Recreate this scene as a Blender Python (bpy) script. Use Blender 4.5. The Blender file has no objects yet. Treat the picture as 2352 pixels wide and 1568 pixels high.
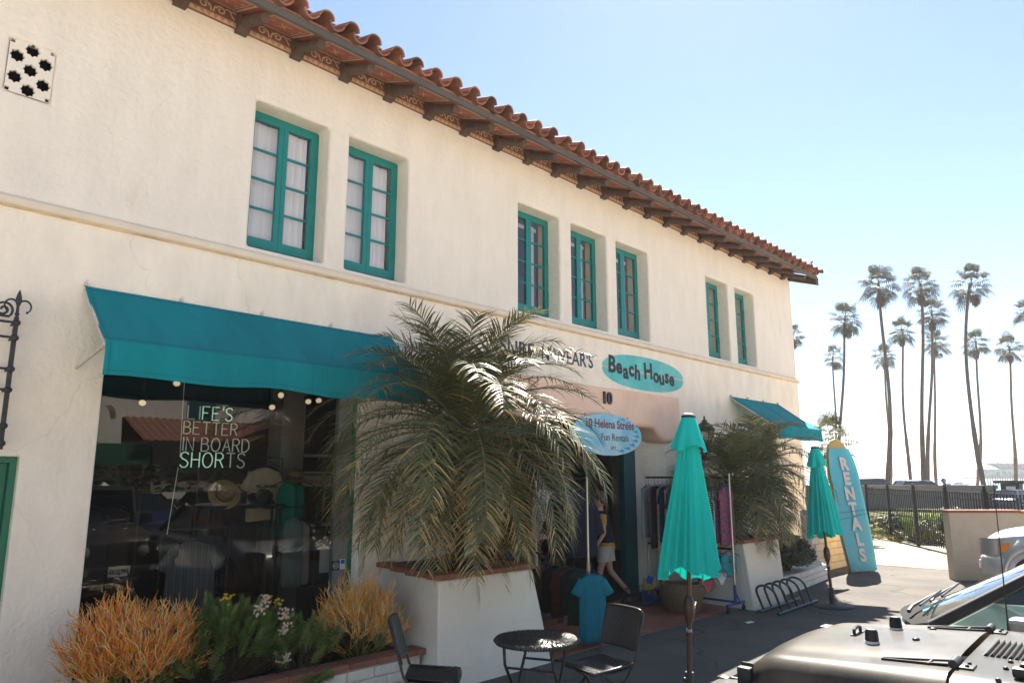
import bpy, bmesh, math, random
from mathutils import Vector, Matrix, noise
R = math.radians
PI = math.pi
rnd = random.Random(7)
scene = bpy.context.scene
COL = scene.collection

# ------------------------------------------------------------------ camera
cam_d = bpy.data.cameras.new('camera')
cam = bpy.data.objects.new('camera', cam_d)
COL.objects.link(cam)
cam.location = (0, 0, 2.0)
cam.rotation_euler = (R(90 + 10.55), 0, R(43.6 - 90))
cam_d.sensor_width = 36.0
cam_d.lens = 36.0 * 1674 / 2352
cam_d.clip_start = 0.05
cam_d.clip_end = 30000
scene.camera = cam

# ------------------------------------------------------------------ sky, sun, exposure
SUN_AZ = R(26.6)      # from +X towards +Y
SUN_EL = R(50)
world = bpy.data.worlds.new('World')
scene.world = world
world.use_nodes = True
wn = world.node_tree.nodes
wl = world.node_tree.links
wn.clear()
sky = wn.new('ShaderNodeTexSky')
sky.sky_type = 'NISHITA'
sky.sun_disc = False
sky.sun_elevation = SUN_EL
sky.sun_rotation = PI / 2 - SUN_AZ
sky.altitude = 0
sky.air_density = 0.9
sky.dust_density = 0.15
sky.ozone_density = 0.5
bg = wn.new('ShaderNodeBackground')
bg.inputs['Strength'].default_value = 0.05
wo = wn.new('ShaderNodeOutputWorld')
wl.new(sky.outputs[0], bg.inputs[0])
wl.new(bg.outputs[0], wo.inputs[0])
sd = bpy.data.lights.new('sun', 'SUN')
sun = bpy.data.objects.new('sun', sd)
COL.objects.link(sun)
sd.energy = 5.0
sd.angle = R(0.53)
sd.color = (1.0, 0.93, 0.82)
sdir = Vector((math.cos(SUN_EL) * math.cos(SUN_AZ), math.cos(SUN_EL) * math.sin(SUN_AZ), math.sin(SUN_EL)))
sun.rotation_euler = sdir.to_track_quat('Z', 'Y').to_euler()
sun.location = (0, 0, 30)
vs = scene.view_settings
vs.view_transform = 'Standard'
vs.look = 'None'
vs.exposure = 2.1
vs.gamma = 1.0
vs.use_curve_mapping = False
scene.cycles.use_denoising = True
scene.cycles.max_bounces = 7
scene.cycles.diffuse_bounces = 4
scene.cycles.glossy_bounces = 4
scene.cycles.transparent_max_bounces = 12
scene.cycles.caustics_reflective = False
scene.cycles.caustics_refractive = False
scene.cycles.sample_clamp_indirect = 6.0

# ------------------------------------------------------------------ materials
def S(r, g, b):
    f = lambda c: (c / 255 / 12.92) if c / 255 <= 0.04045 else ((c / 255 + 0.055) / 1.055) ** 2.4
    return (f(r), f(g), f(b))

MATS = {}
def mat(name, col, rough=0.6, metal=0.0, spec=0.5, var=0.0, vscale=6.0, bump=0.0, bscale=60.0,
        rand=0.0, coat=0.0, sheen=0.0, trans=0.0, col2=None, c2scale=2.0, c2lo=0.45, c2hi=0.62, stretch=None):
    if name in MATS:
        return MATS[name]
    m = bpy.data.materials.new(name)
    m.use_nodes = True
    nt = m.node_tree
    n, l = nt.nodes, nt.links
    p = n['Principled BSDF']
    p.inputs['Base Color'].default_value = (*col, 1)
    p.inputs['Roughness'].default_value = rough
    p.inputs['Metallic'].default_value = metal
    p.inputs['Specular IOR Level'].default_value = spec
    p.inputs['Coat Weight'].default_value = coat
    p.inputs['Coat Roughness'].default_value = 0.06
    p.inputs['Sheen Weight'].default_value = sheen
    geo = n.new('ShaderNodeNewGeometry')
    vec = geo.outputs['Position']
    if stretch:
        mp = n.new('ShaderNodeMapping')
        mp.inputs['Scale'].default_value = stretch
        l.new(vec, mp.inputs['Vector'])
        vec = mp.outputs[0]
    cur = None
    def rgb(c):
        x = n.new('ShaderNodeRGB'); x.outputs[0].default_value = (*c, 1); return x.outputs[0]
    if col2 is not None:
        ns = n.new('ShaderNodeTexNoise'); ns.inputs['Scale'].default_value = c2scale; ns.inputs['Detail'].default_value = 6
        l.new(vec, ns.inputs['Vector'])
        mr = n.new('ShaderNodeMapRange'); mr.inputs[1].default_value = c2lo; mr.inputs[2].default_value = c2hi
        l.new(ns.outputs[0], mr.inputs[0])
        mx = n.new('ShaderNodeMix'); mx.data_type = 'RGBA'
        l.new(mr.outputs[0], mx.inputs[0])
        mx.inputs[6].default_value = (*col, 1); mx.inputs[7].default_value = (*col2, 1)
        cur = mx.outputs[2]
    if var > 0 or rand > 0:
        hsv = n.new('ShaderNodeHueSaturation')
        if cur is None: hsv.inputs['Color'].default_value = (*col, 1)
        else: l.new(cur, hsv.inputs['Color'])
        val = None
        if var > 0:
            ns = n.new('ShaderNodeTexNoise'); ns.inputs['Scale'].default_value = vscale; ns.inputs['Detail'].default_value = 8
            ns.inputs['Roughness'].default_value = 0.65
            l.new(vec, ns.inputs['Vector'])
            mr = n.new('ShaderNodeMapRange'); mr.inputs[1].default_value = 0.28; mr.inputs[2].default_value = 0.72
            mr.inputs[3].default_value = 1 - var; mr.inputs[4].default_value = 1 + var
            l.new(ns.outputs[0], mr.inputs[0]); val = mr.outputs[0]
        if rand > 0:
            oi = n.new('ShaderNodeObjectInfo')
            mr2 = n.new('ShaderNodeMapRange'); mr2.inputs[3].default_value = 1 - rand; mr2.inputs[4].default_value = 1 + rand
            l.new(oi.outputs['Random'], mr2.inputs[0])
            if val is None: val = mr2.outputs[0]
            else:
                mu = n.new('ShaderNodeMath'); mu.operation = 'MULTIPLY'
                l.new(val, mu.inputs[0]); l.new(mr2.outputs[0], mu.inputs[1]); val = mu.outputs[0]
        l.new(val, hsv.inputs['Value'])
        cur = hsv.outputs[0]
    if cur is not None:
        l.new(cur, p.inputs['Base Color'])
    if bump > 0:
        nb = n.new('ShaderNodeTexNoise'); nb.inputs['Scale'].default_value = bscale; nb.inputs['Detail'].default_value = 5
        l.new(geo.outputs['Position'], nb.inputs['Vector'])
        bp = n.new('ShaderNodeBump'); bp.inputs['Strength'].default_value = min(1, bump); bp.inputs['Distance'].default_value = 0.02 * max(1, bump)
        l.new(nb.outputs[0], bp.inputs['Height'])
        l.new(bp.outputs[0], p.inputs['Normal'])
    if trans > 0:
        tr = n.new('ShaderNodeBsdfTranslucent')
        if cur is not None: l.new(cur, tr.inputs[0])
        else: tr.inputs[0].default_value = (*col, 1)
        ms = n.new('ShaderNodeMixShader'); ms.inputs[0].default_value = trans
        l.new(p.outputs[0], ms.inputs[1]); l.new(tr.outputs[0], ms.inputs[2])
        l.new(ms.outputs[0], n['Material Output'].inputs[0])
    MATS[name] = m
    return m

def emit(name, col, strength):
    if name in MATS: return MATS[name]
    m = bpy.data.materials.new(name); m.use_nodes = True
    n, l = m.node_tree.nodes, m.node_tree.links
    p = n['Principled BSDF']
    p.inputs['Base Color'].default_value = (*col, 1)
    p.inputs['Emission Color'].default_value = (*col, 1)
    p.inputs['Emission Strength'].default_value = strength
    MATS[name] = m
    return m

def glass(name, tint=(1, 1, 1), ior=1.5, boost=1.0):
    if name in MATS: return MATS[name]
    m = bpy.data.materials.new(name); m.use_nodes = True
    n, l = m.node_tree.nodes, m.node_tree.links
    n.remove(n['Principled BSDF'])
    t = n.new('ShaderNodeBsdfTransparent'); t.inputs[0].default_value = (*tint, 1)
    g = n.new('ShaderNodeBsdfGlossy'); g.inputs['Roughness'].default_value = 0.0
    g.inputs[0].default_value = (1, 1, 1, 1)
    f = n.new('ShaderNodeFresnel')
    ge = n.new('ShaderNodeNewGeometry'); mi = n.new('ShaderNodeMapRange')      # same reflectance from either side of the sheet
    mi.inputs[3].default_value = ior; mi.inputs[4].default_value = 1.0 / ior
    l.new(ge.outputs['Backfacing'], mi.inputs[0]); l.new(mi.outputs[0], f.inputs[0])
    mu = n.new('ShaderNodeMath'); mu.operation = 'MULTIPLY'; mu.inputs[1].default_value = boost; mu.use_clamp = True
    l.new(f.outputs[0], mu.inputs[0])
    x = n.new('ShaderNodeMixShader')
    l.new(mu.outputs[0], x.inputs[0]); l.new(t.outputs[0], x.inputs[1]); l.new(g.outputs[0], x.inputs[2])
    l.new(x.outputs[0], n['Material Output'].inputs[0])
    MATS[name] = m
    return m

# ------------------------------------------------------------------ mesh helper
def basis(d):
    d = Vector(d).normalized()
    a = Vector((0, 0, 1)) if abs(d.z) < 0.9 else Vector((1, 0, 0))
    u = d.cross(a).normalized()
    return u, d.cross(u).normalized()

class MB:
    def __init__(self):
        self.v = []; self.f = []; self.mi = []; self.cur = 0
    def add(self, vs, fs):
        o = len(self.v)
        self.v += [tuple(x) for x in vs]
        for f in fs:
            self.f.append([i + o for i in f]); self.mi.append(self.cur)
        return self
    def box(self, x0, y0, z0, x1, y1, z1):
        if x0 > x1: x0, x1 = x1, x0
        if y0 > y1: y0, y1 = y1, y0
        if z0 > z1: z0, z1 = z1, z0
        v = [(x0, y0, z0), (x1, y0, z0), (x1, y1, z0), (x0, y1, z0), (x0, y0, z1), (x1, y0, z1), (x1, y1, z1), (x0, y1, z1)]
        return self.add(v, [(0, 3, 2, 1), (4, 5, 6, 7), (0, 1, 5, 4), (1, 2, 6, 5), (2, 3, 7, 6), (3, 0, 4, 7)])
    def bbox(self, x0, y0, z0, x1, y1, z1, b=0.01):      # box with chamfered edges
        bm = bmesh.new()
        bmesh.ops.create_cube(bm, size=1)
        for q in bm.verts:
            q.co = Vector(((x0 + x1) / 2 + q.co.x * abs(x1 - x0), (y0 + y1) / 2 + q.co.y * abs(y1 - y0), (z0 + z1) / 2 + q.co.z * abs(z1 - z0)))
        bmesh.ops.bevel(bm, geom=bm.edges[:], offset=b, segments=2, affect='EDGES', profile=0.6)
        bm.verts.index_update()
        self.add([q.co for q in bm.verts], [[w.index for w in f.verts] for f in bm.faces])
        bm.free()
        return self
    def hexa(self, p):                                    # 8 corners, bottom loop then top loop (ccw)
        return self.add(p, [(0, 3, 2, 1), (4, 5, 6, 7), (0, 1, 5, 4), (1, 2, 6, 5), (2, 3, 7, 6), (3, 0, 4, 7)])
    def tube(self, pts, r, n=8, cap=True, closed=False):
        pts = [Vector(p) for p in pts]
        rs = r if isinstance(r, (list, tuple)) else [r] * len(pts)
        o = len(self.v)
        m = len(pts)
        pu = None
        for i, p in enumerate(pts):
            if closed: d = pts[(i + 1) % m] - pts[i - 1]
            else: d = pts[min(i + 1, m - 1)] - pts[max(i - 1, 0)]
            if d.length < 1e-9: d = Vector((0, 0, 1))
            d.normalize()
            if pu is None: u, w = basis(d)
            else:
                u = pu - d * pu.dot(d)
                if u.length < 1e-6: u, w = basis(d)
                u.normalize()
            w = d.cross(u)
            pu = u
            for k in range(n):
                a = 2 * PI * k / n
                self.v.append(tuple(p + (u * math.cos(a) + w * math.sin(a)) * rs[i]))
        for i in range(m if closed else m - 1):
            j = (i + 1) % m
            for k in range(n):
                q = (k + 1) % n
                self.f.append([o + i * n + k, o + i * n + q, o + j * n + q, o + j * n + k]); self.mi.append(self.cur)
        if cap and not closed:
            self.f.append([o + k for k in reversed(range(n))]); self.mi.append(self.cur)
            self.f.append([o + (m - 1) * n + k for k in range(n)]); self.mi.append(self.cur)
        return self
    def lathe(self, prof, c=(0, 0, 0), n=20, cap=True):    # prof: list (r,z)
        o = len(self.v)
        for r, z in prof:
            for k in range(n):
                a = 2 * PI * k / n
                self.v.append((c[0] + r * math.cos(a), c[1] + r * math.sin(a), c[2] + z))
        for i in range(len(prof) - 1):
            for k in range(n):
                q = (k + 1) % n
                self.f.append([o + i * n + k, o + i * n + q, o + (i + 1) * n + q, o + (i + 1) * n + k]); self.mi.append(self.cur)
        if cap:
            self.f.append([o + k for k in reversed(range(n))]); self.mi.append(self.cur)
            self.f.append([o + (len(prof) - 1) * n + k for k in range(n)]); self.mi.append(self.cur)
        return self
    def loft(self, rings, cap=True, closed=True):          # rings of equal point count
        o = len(self.v); n = len(rings[0])
        for rg in rings: self.v += [tuple(p) for p in rg]
        for i in range(len(rings) - 1):
            for k in range(n if closed else n - 1):
                q = (k + 1) % n
                self.f.append([o + i * n + k, o + i * n + q, o + (i + 1) * n + q, o + (i + 1) * n + k]); self.mi.append(self.cur)
        if cap:
            self.f.append([o + k for k in reversed(range(n))]); self.mi.append(self.cur)
            self.f.append([o + (len(rings) - 1) * n + k for k in range(n)]); self.mi.append(self.cur)
        return self
    def prism(self, poly, axis, a, b):                      # poly 2D -> extruded along axis from a to b
        def P(p, t):
            if axis == 'x': return (t, p[0], p[1])
            if axis == 'y': return (p[0], t, p[1])
            return (p[0], p[1], t)
        n = len(poly)
        vs = [P(p, a) for p in poly] + [P(p, b) for p in poly]
        fs = [list(range(n))[::-1], [n + i for i in range(n)]]
        for i in range(n):
            fs.append([i, (i + 1) % n, n + (i + 1) % n, n + i])
        return self.add(vs, fs)
    def sphere(self, c, r, n=10, m=6, sc=(1, 1, 1)):
        prof = [(max(1e-4, math.sin(PI * i / m)) * r, -math.cos(PI * i / m) * r) for i in range(m + 1)]
        o = len(self.v)
        self.lathe(prof, (0, 0, 0), n, False)
        for i in range(o, len(self.v)):
            x, y, z = self.v[i]
            self.v[i] = (c[0] + x * sc[0], c[1] + y * sc[1], c[2] + z * sc[2])
        return self
    def xf(self, M, start=0):
        for i in range(start, len(self.v)):
            self.v[i] = tuple(M @ Vector(self.v[i]))
        return self
    def mesh(self, name, mats, smooth=False, angle=None, weld=False):
        me = bpy.data.meshes.new(name)
        me.from_pydata(self.v, [], self.f)
        if not isinstance(mats, (list, tuple)): mats = [mats]
        for m in mats: me.materials.append(m)
        if len(mats) > 1: me.polygons.foreach_set('material_index', self.mi)
        bm = bmesh.new(); bm.from_mesh(me)
        if weld: bmesh.ops.remove_doubles(bm, verts=bm.verts, dist=0.0005)
        bmesh.ops.recalc_face_normals(bm, faces=bm.faces)
        if angle is not None:
            for e in bm.edges:
                e.smooth = not (len(e.link_faces) == 2 and e.calc_face_angle(0) > R(angle))
            smooth = True
        bm.to_mesh(me); bm.free()
        if smooth: me.polygons.foreach_set('use_smooth', [True] * len(me.polygons))
        me.update()
        return me
    def build(self, name, mats, parent=None, smooth=False, angle=None, weld=False):
        return link(name, self.mesh(name, mats, smooth, angle, weld), parent)


def tag(o, label, cat, group=None):
    o['label'] = label; o['category'] = cat
    if group: o['group'] = group
    return o

def struct(o):
    o['kind'] = 'structure'
    return o

def thing(name, label, cat, loc=(0, 0, 0), group=None, local=False, rotz=0.0):
    o = bpy.data.objects.new(name, None)
    COL.objects.link(o)
    o.location = loc
    o.empty_display_size = 0.1
    if local:
        LOCAL.add(o.name)
        o.rotation_euler = (0, 0, rotz)
    return tag(o, label, cat, group)

LOCAL = set()

def link(name, me, parent=None):
    o = bpy.data.objects.new(name, me)
    COL.objects.link(o)
    if parent is not None:
        o.parent = parent
        if parent.type == 'EMPTY' and parent.name not in LOCAL:
            o.matrix_parent_inverse = Matrix.Translation(-Vector(parent.location))
    return o

def copy_thing(root, loc, rot=(0, 0, 0), label=None, group=None, scale=None):
    r = root.copy(); COL.objects.link(r)
    LOCAL.add(r.name)
    r.location = loc; r.rotation_euler = rot
    if scale: r.scale = scale
    if label: r['label'] = label
    if group: r['group'] = group
    for ch in list(root.children):
        c = ch.copy(); COL.objects.link(c); c.parent = r
        for g in list(ch.children):
            d = g.copy(); COL.objects.link(d); d.parent = c
    return r

def text_mesh(body, size, depth=0.004, offset=0.0, align='LEFT', shear=0.0, spacing=1.0, xscale=1.0):
    cu = bpy.data.curves.new('lettering', 'FONT')
    cu.body = body; cu.size = size; cu.extrude = depth; cu.offset = offset; cu.align_x = align
    cu.shear = shear; cu.space_character = spacing; cu.resolution_u = 3
    ob = bpy.data.objects.new('lettering_tmp', cu)
    COL.objects.link(ob)
    dg = bpy.context.evaluated_depsgraph_get()
    me = bpy.data.meshes.new_from_object(ob.evaluated_get(dg))
    bpy.data.objects.remove(ob)
    bpy.data.curves.remove(cu)
    if xscale != 1.0: me.transform(Matrix.Diagonal((xscale, 1, 1, 1)))
    return me

def text(name, body, size, M, material, parent, **kw):
    me = text_mesh(body, size, **kw)
    me.transform(M)
    me.materials.clear(); me.materials.append(material)
    me.name = name
    return link(name, me, parent)

def wallM(x, y, z, ry=0.0):     # text lying in the XZ plane, facing -Y
    return Matrix.Translation((x, y, z)) @ Matrix.Rotation(ry, 4, 'Y') @ Matrix.Rotation(PI / 2, 4, 'X')

def flat_shape(loops, depth):   # 2D filled outline with holes, extruded by +-depth -> mesh in XY plane
    cu = bpy.data.curves.new('shape', 'CURVE')
    cu.dimensions = '2D'; cu.fill_mode = 'BOTH'; cu.extrude = depth
    for lp in loops:
        sp = cu.splines.new('POLY'); sp.points.add(len(lp) - 1)
        for i, (x, y) in enumerate(lp): sp.points[i].co = (x, y, 0, 1)
        sp.use_cyclic_u = True
    ob = bpy.data.objects.new('shape_tmp', cu); COL.objects.link(ob)
    dg = bpy.context.evaluated_depsgraph_get()
    me = bpy.data.meshes.new_from_object(ob.evaluated_get(dg))
    bpy.data.objects.remove(ob); bpy.data.curves.remove(cu)
    return me

def shape(name, loops, depth, M, material, parent):
    me = flat_shape(loops, depth); me.transform(M)
    me.materials.clear(); me.materials.append(material); me.name = name
    return link(name, me, parent)

def nz(x, y, z=0.0, s=1.0):
    return noise.noise(Vector((x * s, y * s, z * s)))
# ------------------------------------------------------------------ ground, sea
M_asph = mat('asphalt', (0.088, 0.081, 0.074), 0.9, spec=0.25, var=0.28, vscale=45, bump=0.5, bscale=160, col2=(0.125, 0.112, 0.098), c2scale=0.9, c2lo=0.38, c2hi=0.66)
M_conc = mat('concrete', (0.185, 0.158, 0.128), 0.85, spec=0.3, var=0.14, vscale=7, bump=0.3, bscale=60)
M_sand = mat('sand', (0.42, 0.35, 0.25), 0.95, var=0.12, vscale=3)
M_sea = mat('sea_water', (0.10, 0.19, 0.23), 0.22, spec=0.5, bump=0.25, bscale=0.9)

def cracks(m, scale, width, dark):
    n, l = m.node_tree.nodes, m.node_tree.links
    p = n['Principled BSDF']
    src = p.inputs['Base Color'].links[0].from_socket
    g = n.new('ShaderNodeNewGeometry')
    nw = n.new('ShaderNodeTexNoise'); nw.inputs['Scale'].default_value = 1.3; nw.inputs['Detail'].default_value = 4
    l.new(g.outputs['Position'], nw.inputs['Vector'])
    va = n.new('ShaderNodeVectorMath'); va.operation = 'MULTIPLY_ADD'; va.inputs[1].default_value = (0.9, 0.9, 0.9)
    l.new(nw.outputs['Color'], va.inputs[0]); l.new(g.outputs['Position'], va.inputs[2])
    v = n.new('ShaderNodeTexVoronoi'); v.feature = 'DISTANCE_TO_EDGE'; v.inputs['Scale'].default_value = scale
    l.new(va.outputs[0], v.inputs['Vector'])
    mr = n.new('ShaderNodeMapRange'); mr.inputs[1].default_value = 0.0; mr.inputs[2].default_value = width; mr.inputs[3].default_value = dark; mr.inputs[4].default_value = 1.0
    l.new(v.outputs['Distance'], mr.inputs[0])
    hs = n.new('ShaderNodeHueSaturation'); l.new(src, hs.inputs['Color']); l.new(mr.outputs[0], hs.inputs['Value'])
    l.new(hs.outputs[0], p.inputs['Base Color'])
cracks(M_asph, 0.36, 0.010, 0.62)
cracks(M_conc, 0.5, 0.010, 0.6)
def sheet(name, x0, y0, x1, y1, z, m, nx=1, ny=1):
    b = MB(); vs = []; fs = []
    for j in range(ny + 1):
        for i in range(nx + 1):
            vs.append((x0 + (x1 - x0) * i / nx, y0 + (y1 - y0) * j / ny, z))
    for j in range(ny):
        for i in range(nx):
            a = j * (nx + 1) + i
            fs.append((a, a + 1, a + nx + 2, a + nx + 1))
    b.add(vs, fs)
    return struct(b.build(name, m))

sheet('ground', -150, -200, 95, 300, 0.0, M_asph, 6, 6)
b = MB(); b.add([(95, -200, 0), (95, 400, 0), (150, 400, -2.4), (150, -200, -2.4)], [(0, 1, 2, 3)])
struct(b.build('beach', M_sand))
sheet('sea', 110, -9000, 12000, 12000, -1.4, M_sea)
# pale concrete apron by the fence
sheet('pavement', 18.6, 4.3, 26.3, 12, 0.006, M_conc)

# ------------------------------------------------------------------ tiled entry floor, every tile its own piece
M_tile = mat('patio_tile', (0.23, 0.085, 0.052), 0.55, var=0.22, vscale=5, bump=0.15, bscale=40, rand=0.22)
M_grout = mat('grout', (0.24, 0.20, 0.17), 0.9, var=0.15)
patio = struct(sheet('patio', 6.55, 5.62, 13.2, 8.9, 0.005, M_grout))
tb = MB().bbox(-0.147, -0.147, 0.0, 0.147, 0.147, 0.016, 0.004)
tme = tb.mesh('tile', M_tile)
for i in range(14):
    for j in range(7):
        x = 6.7 + i * 0.305; y = 5.78 + j * 0.305
        if x > 10.9: continue
        o = link('tile', tme, patio)
        o.location = (x, y, 0.0065 + rnd.uniform(0, 0.003))
        o.rotation_euler = (0, 0, rnd.uniform(-0.008, 0.008))

# ------------------------------------------------------------------ the two storey stucco building
YF = 7.2
M_st_u = mat('stucco_upper', (0.82, 0.755, 0.655), 0.88, spec=0.2, var=0.05, vscale=2.6, bump=0.9, bscale=16, col2=(0.70, 0.61, 0.49), c2scale=2.0, c2lo=0.64, c2hi=0.95, stretch=(1.7, 1, 0.45))
M_st_l = mat('stucco_lower', (0.90, 0.81, 0.675), 0.88, spec=0.2, var=0.075, vscale=2.6, bump=0.6, bscale=22, col2=(0.76, 0.63, 0.48), c2scale=1.4, c2lo=0.56, c2hi=0.85, stretch=(1.5, 1, 0.6))
M_belt = mat('stucco_belt', (0.79, 0.68, 0.53), 0.88, spec=0.2, var=0.08, vscale=3, bump=0.4, bscale=18)
M_beltline = mat('belt_stain', (0.66, 0.50, 0.31), 0.9, var=0.3, vscale=4)
M_pink = mat('pink_plaster', (0.85, 0.60, 0.45), 0.85, spec=0.2, var=0.09, vscale=2, bump=0.4, bscale=14)
M_teal = mat('teal_paint', (0.003, 0.205, 0.19), 0.42, var=0.10, vscale=9, bump=0.08, bscale=90)
M_dteal = mat('dark_teal_paint', (0.004, 0.085, 0.105), 0.45, var=0.10, vscale=6)
M_green = mat('green_paint', (0.006, 0.15, 0.085), 0.4, var=0.10, vscale=6)
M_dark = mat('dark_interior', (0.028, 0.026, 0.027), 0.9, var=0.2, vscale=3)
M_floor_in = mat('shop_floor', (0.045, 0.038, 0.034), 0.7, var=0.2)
M_wood = mat('weathered_wood', (0.088, 0.054, 0.038), 0.8, var=0.35, vscale=9, bump=0.5, bscale=45, rand=0.15)
M_fascia = mat('grey_fascia', (0.095, 0.088, 0.080), 0.8, var=0.3, vscale=6, bump=0.3, bscale=30, stretch=(0.15, 1, 1))
M_terra = mat('roof_clay', (0.27, 0.118, 0.070), 0.75, var=0.38, vscale=7, bump=0.35, bscale=35, rand=0.32, col2=(0.14, 0.07, 0.05), c2scale=3.5, c2lo=0.5, c2hi=0.75)
M_redp = mat('soffit_red', (0.33, 0.085, 0.045), 0.75, var=0.25, vscale=12)
M_frz = mat('frieze_brown', (0.20, 0.075, 0.045), 0.75, var=0.25, vscale=12)
M_creamp = mat('ornament_cream', (0.56, 0.40, 0.27), 0.75, var=0.18, vscale=14)
M_gold = mat('ornament_ochre', (0.42, 0.24, 0.12), 0.75, var=0.25, vscale=14)
M_pane = glass('window_glass', ior=1.5, boost=1.6)
M_shopglass = glass('shop_glass', (0.60, 0.62, 0.62), ior=1.52, boost=1.15)
M_blind = mat('white_blind', (0.72, 0.70, 0.70), 0.8, var=0.06, vscale=3)
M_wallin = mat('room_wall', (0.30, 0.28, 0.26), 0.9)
M_metal = mat('grey_metal', (0.30, 0.30, 0.30), 0.4, metal=0.8, var=0.1)
M_white = mat('white_paint', (0.78, 0.76, 0.72), 0.6, var=0.06, vscale=8)
M_black = mat('black_paint', (0.012, 0.012, 0.013), 0.45, var=0.1)

cracks(M_st_u, 0.32, 0.0018, 0.92)
cracks(M_st_l, 0.30, 0.0022, 0.88)
bld = thing('corner_building', 'cream stucco two storey building with clay tile roof and teal casement windows', 'building', (9.0, YF, 0))

def wall_cells(x0, x1, z0, z1, yf, yb, holes, dx=None):
    xs = sorted(set([x0, x1] + [h[0] for h in holes] + [h[1] for h in holes]))
    zs = sorted(set([z0, z1] + [h[2] for h in holes] + [h[3] for h in holes]))
    xs = [x for x in xs if x0 <= x <= x1]; zs = [z for z in zs if z0 <= z <= z1]
    def solid(i, j):
        if i < 0 or j < 0 or i >= len(xs) - 1 or j >= len(zs) - 1: return False
        cx = (xs[i] + xs[i + 1]) / 2; cz = (zs[j] + zs[j + 1]) / 2
        return not any(h[0] < cx < h[1] and h[2] < cz < h[3] for h in holes)
    b = MB()
    for i in range(len(xs) - 1):
        for j in range(len(zs) - 1):
            if not solid(i, j): continue
            a0, a1, c0, c1 = xs[i], xs[i + 1], zs[j], zs[j + 1]
            b.add([(a0, yf, c0), (a1, yf, c0), (a1, yf, c1), (a0, yf, c1)], [(0, 1, 2, 3)])
            b.add([(a0, yb, c0), (a1, yb, c0), (a1, yb, c1), (a0, yb, c1)], [(3, 2, 1, 0)])
            for (di, dj, q) in ((-1, 0, [(a0, c0), (a0, c1)]), (1, 0, [(a1, c0), (a1, c1)]), (0, -1, [(a0, c0), (a1, c0)]), (0, 1, [(a0, c1), (a1, c1)])):
                if not solid(i + di, j + dj):
                    (p, q1), (r_, s_) = q
                    b.add([(p, yf, q1), (r_, yf, s_), (r_, yb, s_), (p, yb, q1)], [(0, 1, 2, 3)])
    return b

WINS = [(3.46, 4.40), (4.68, 5.60), (7.71, 8.68), (8.98, 9.95), (10.24, 11.25), (13.41, 14.35), (14.69, 15.60)]
WZ0, WZ1 = 4.44, 6.13
XL, XR = -7.0, 17.72
VENT = (1.17, 1.52, 5.31, 5.81)
uh = [(a, c, WZ0, WZ1) for a, c in WINS] + [VENT]
def bevel(o, w, seg=3, ang=50):
    md = o.modifiers.new('bevel', 'BEVEL'); md.width = w; md.segments = seg; md.limit_method = 'ANGLE'; md.angle_limit = R(ang)
    md.harden_normals = False
up = wall_cells(XL, XR, 4.33, 7.1, YF, YF + 0.5, uh).build('upper_wall', M_st_u, bld, weld=True)
bevel(up, 0.035)
SHOP = (2.19, 4.98, 0.30, 3.16)
DOORL = (0.2, 1.62, 0.0, 2.17)
GW = (0.25, 1.22, 2.62, 3.45)
NICHE = (5.28, 6.66, 0.0, 2.6)
ENTRY = (6.92, 11.55, 0.0, 2.93)
WIN8 = (14.45, 16.3, 1.55, 3.15)
lw = wall_cells(XL, XR + 0.02, 0.0, 4.33, YF - 0.012, YF + 0.5, [SHOP, DOORL, GW, ENTRY, WIN8]).build('lower_wall', M_st_l, bld, weld=True)
bevel(lw, 0.03)
# string course with its stained lower edge
prof = [(YF + 0.06, 4.285), (YF - 0.045, 4.285), (YF - 0.06, 4.30), (YF - 0.055, 4.35), (YF - 0.03, 4.378), (YF + 0.06, 4.39)]
MB().prism(prof, 'x', XL, XR + 0.05).build('string_course', M_belt, bld)
MB().box(XL, YF - 0.035, 4.270, XR + 0.03, YF + 0.02, 4.283).build('string_course_stain', M_beltline, bld)
# end walls, back, floors, ceiling
def part_box(name, x0, y0, z0, x1, y1, z1, m, parent=bld):
    return MB().box(x0, y0, z0, x1, y1, z1).build(name, m, parent)
part_box('end_wall', XR - 0.45, YF + 0.49, 0, XR - 0.004, 19.0, 7.1, M_st_u)
part_box('end_wall', XL, YF + 0.49, 0, XL + 0.4, 19.0, 7.1, M_st_u)
part_box('back_wall', XL, 19.0, 0, XR, 19.4, 7.1, M_st_u)
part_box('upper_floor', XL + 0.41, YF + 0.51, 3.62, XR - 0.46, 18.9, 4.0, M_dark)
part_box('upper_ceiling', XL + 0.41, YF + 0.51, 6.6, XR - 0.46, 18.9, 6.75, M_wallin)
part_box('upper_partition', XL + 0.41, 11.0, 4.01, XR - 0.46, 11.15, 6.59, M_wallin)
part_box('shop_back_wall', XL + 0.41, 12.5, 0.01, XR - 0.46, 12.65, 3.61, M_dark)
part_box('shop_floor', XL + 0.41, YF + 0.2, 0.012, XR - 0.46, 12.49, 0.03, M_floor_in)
part_box('shop_partition', 1.75, YF + 0.51, 0.03, 1.85, 12.4, 3.6, M_dark)

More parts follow.
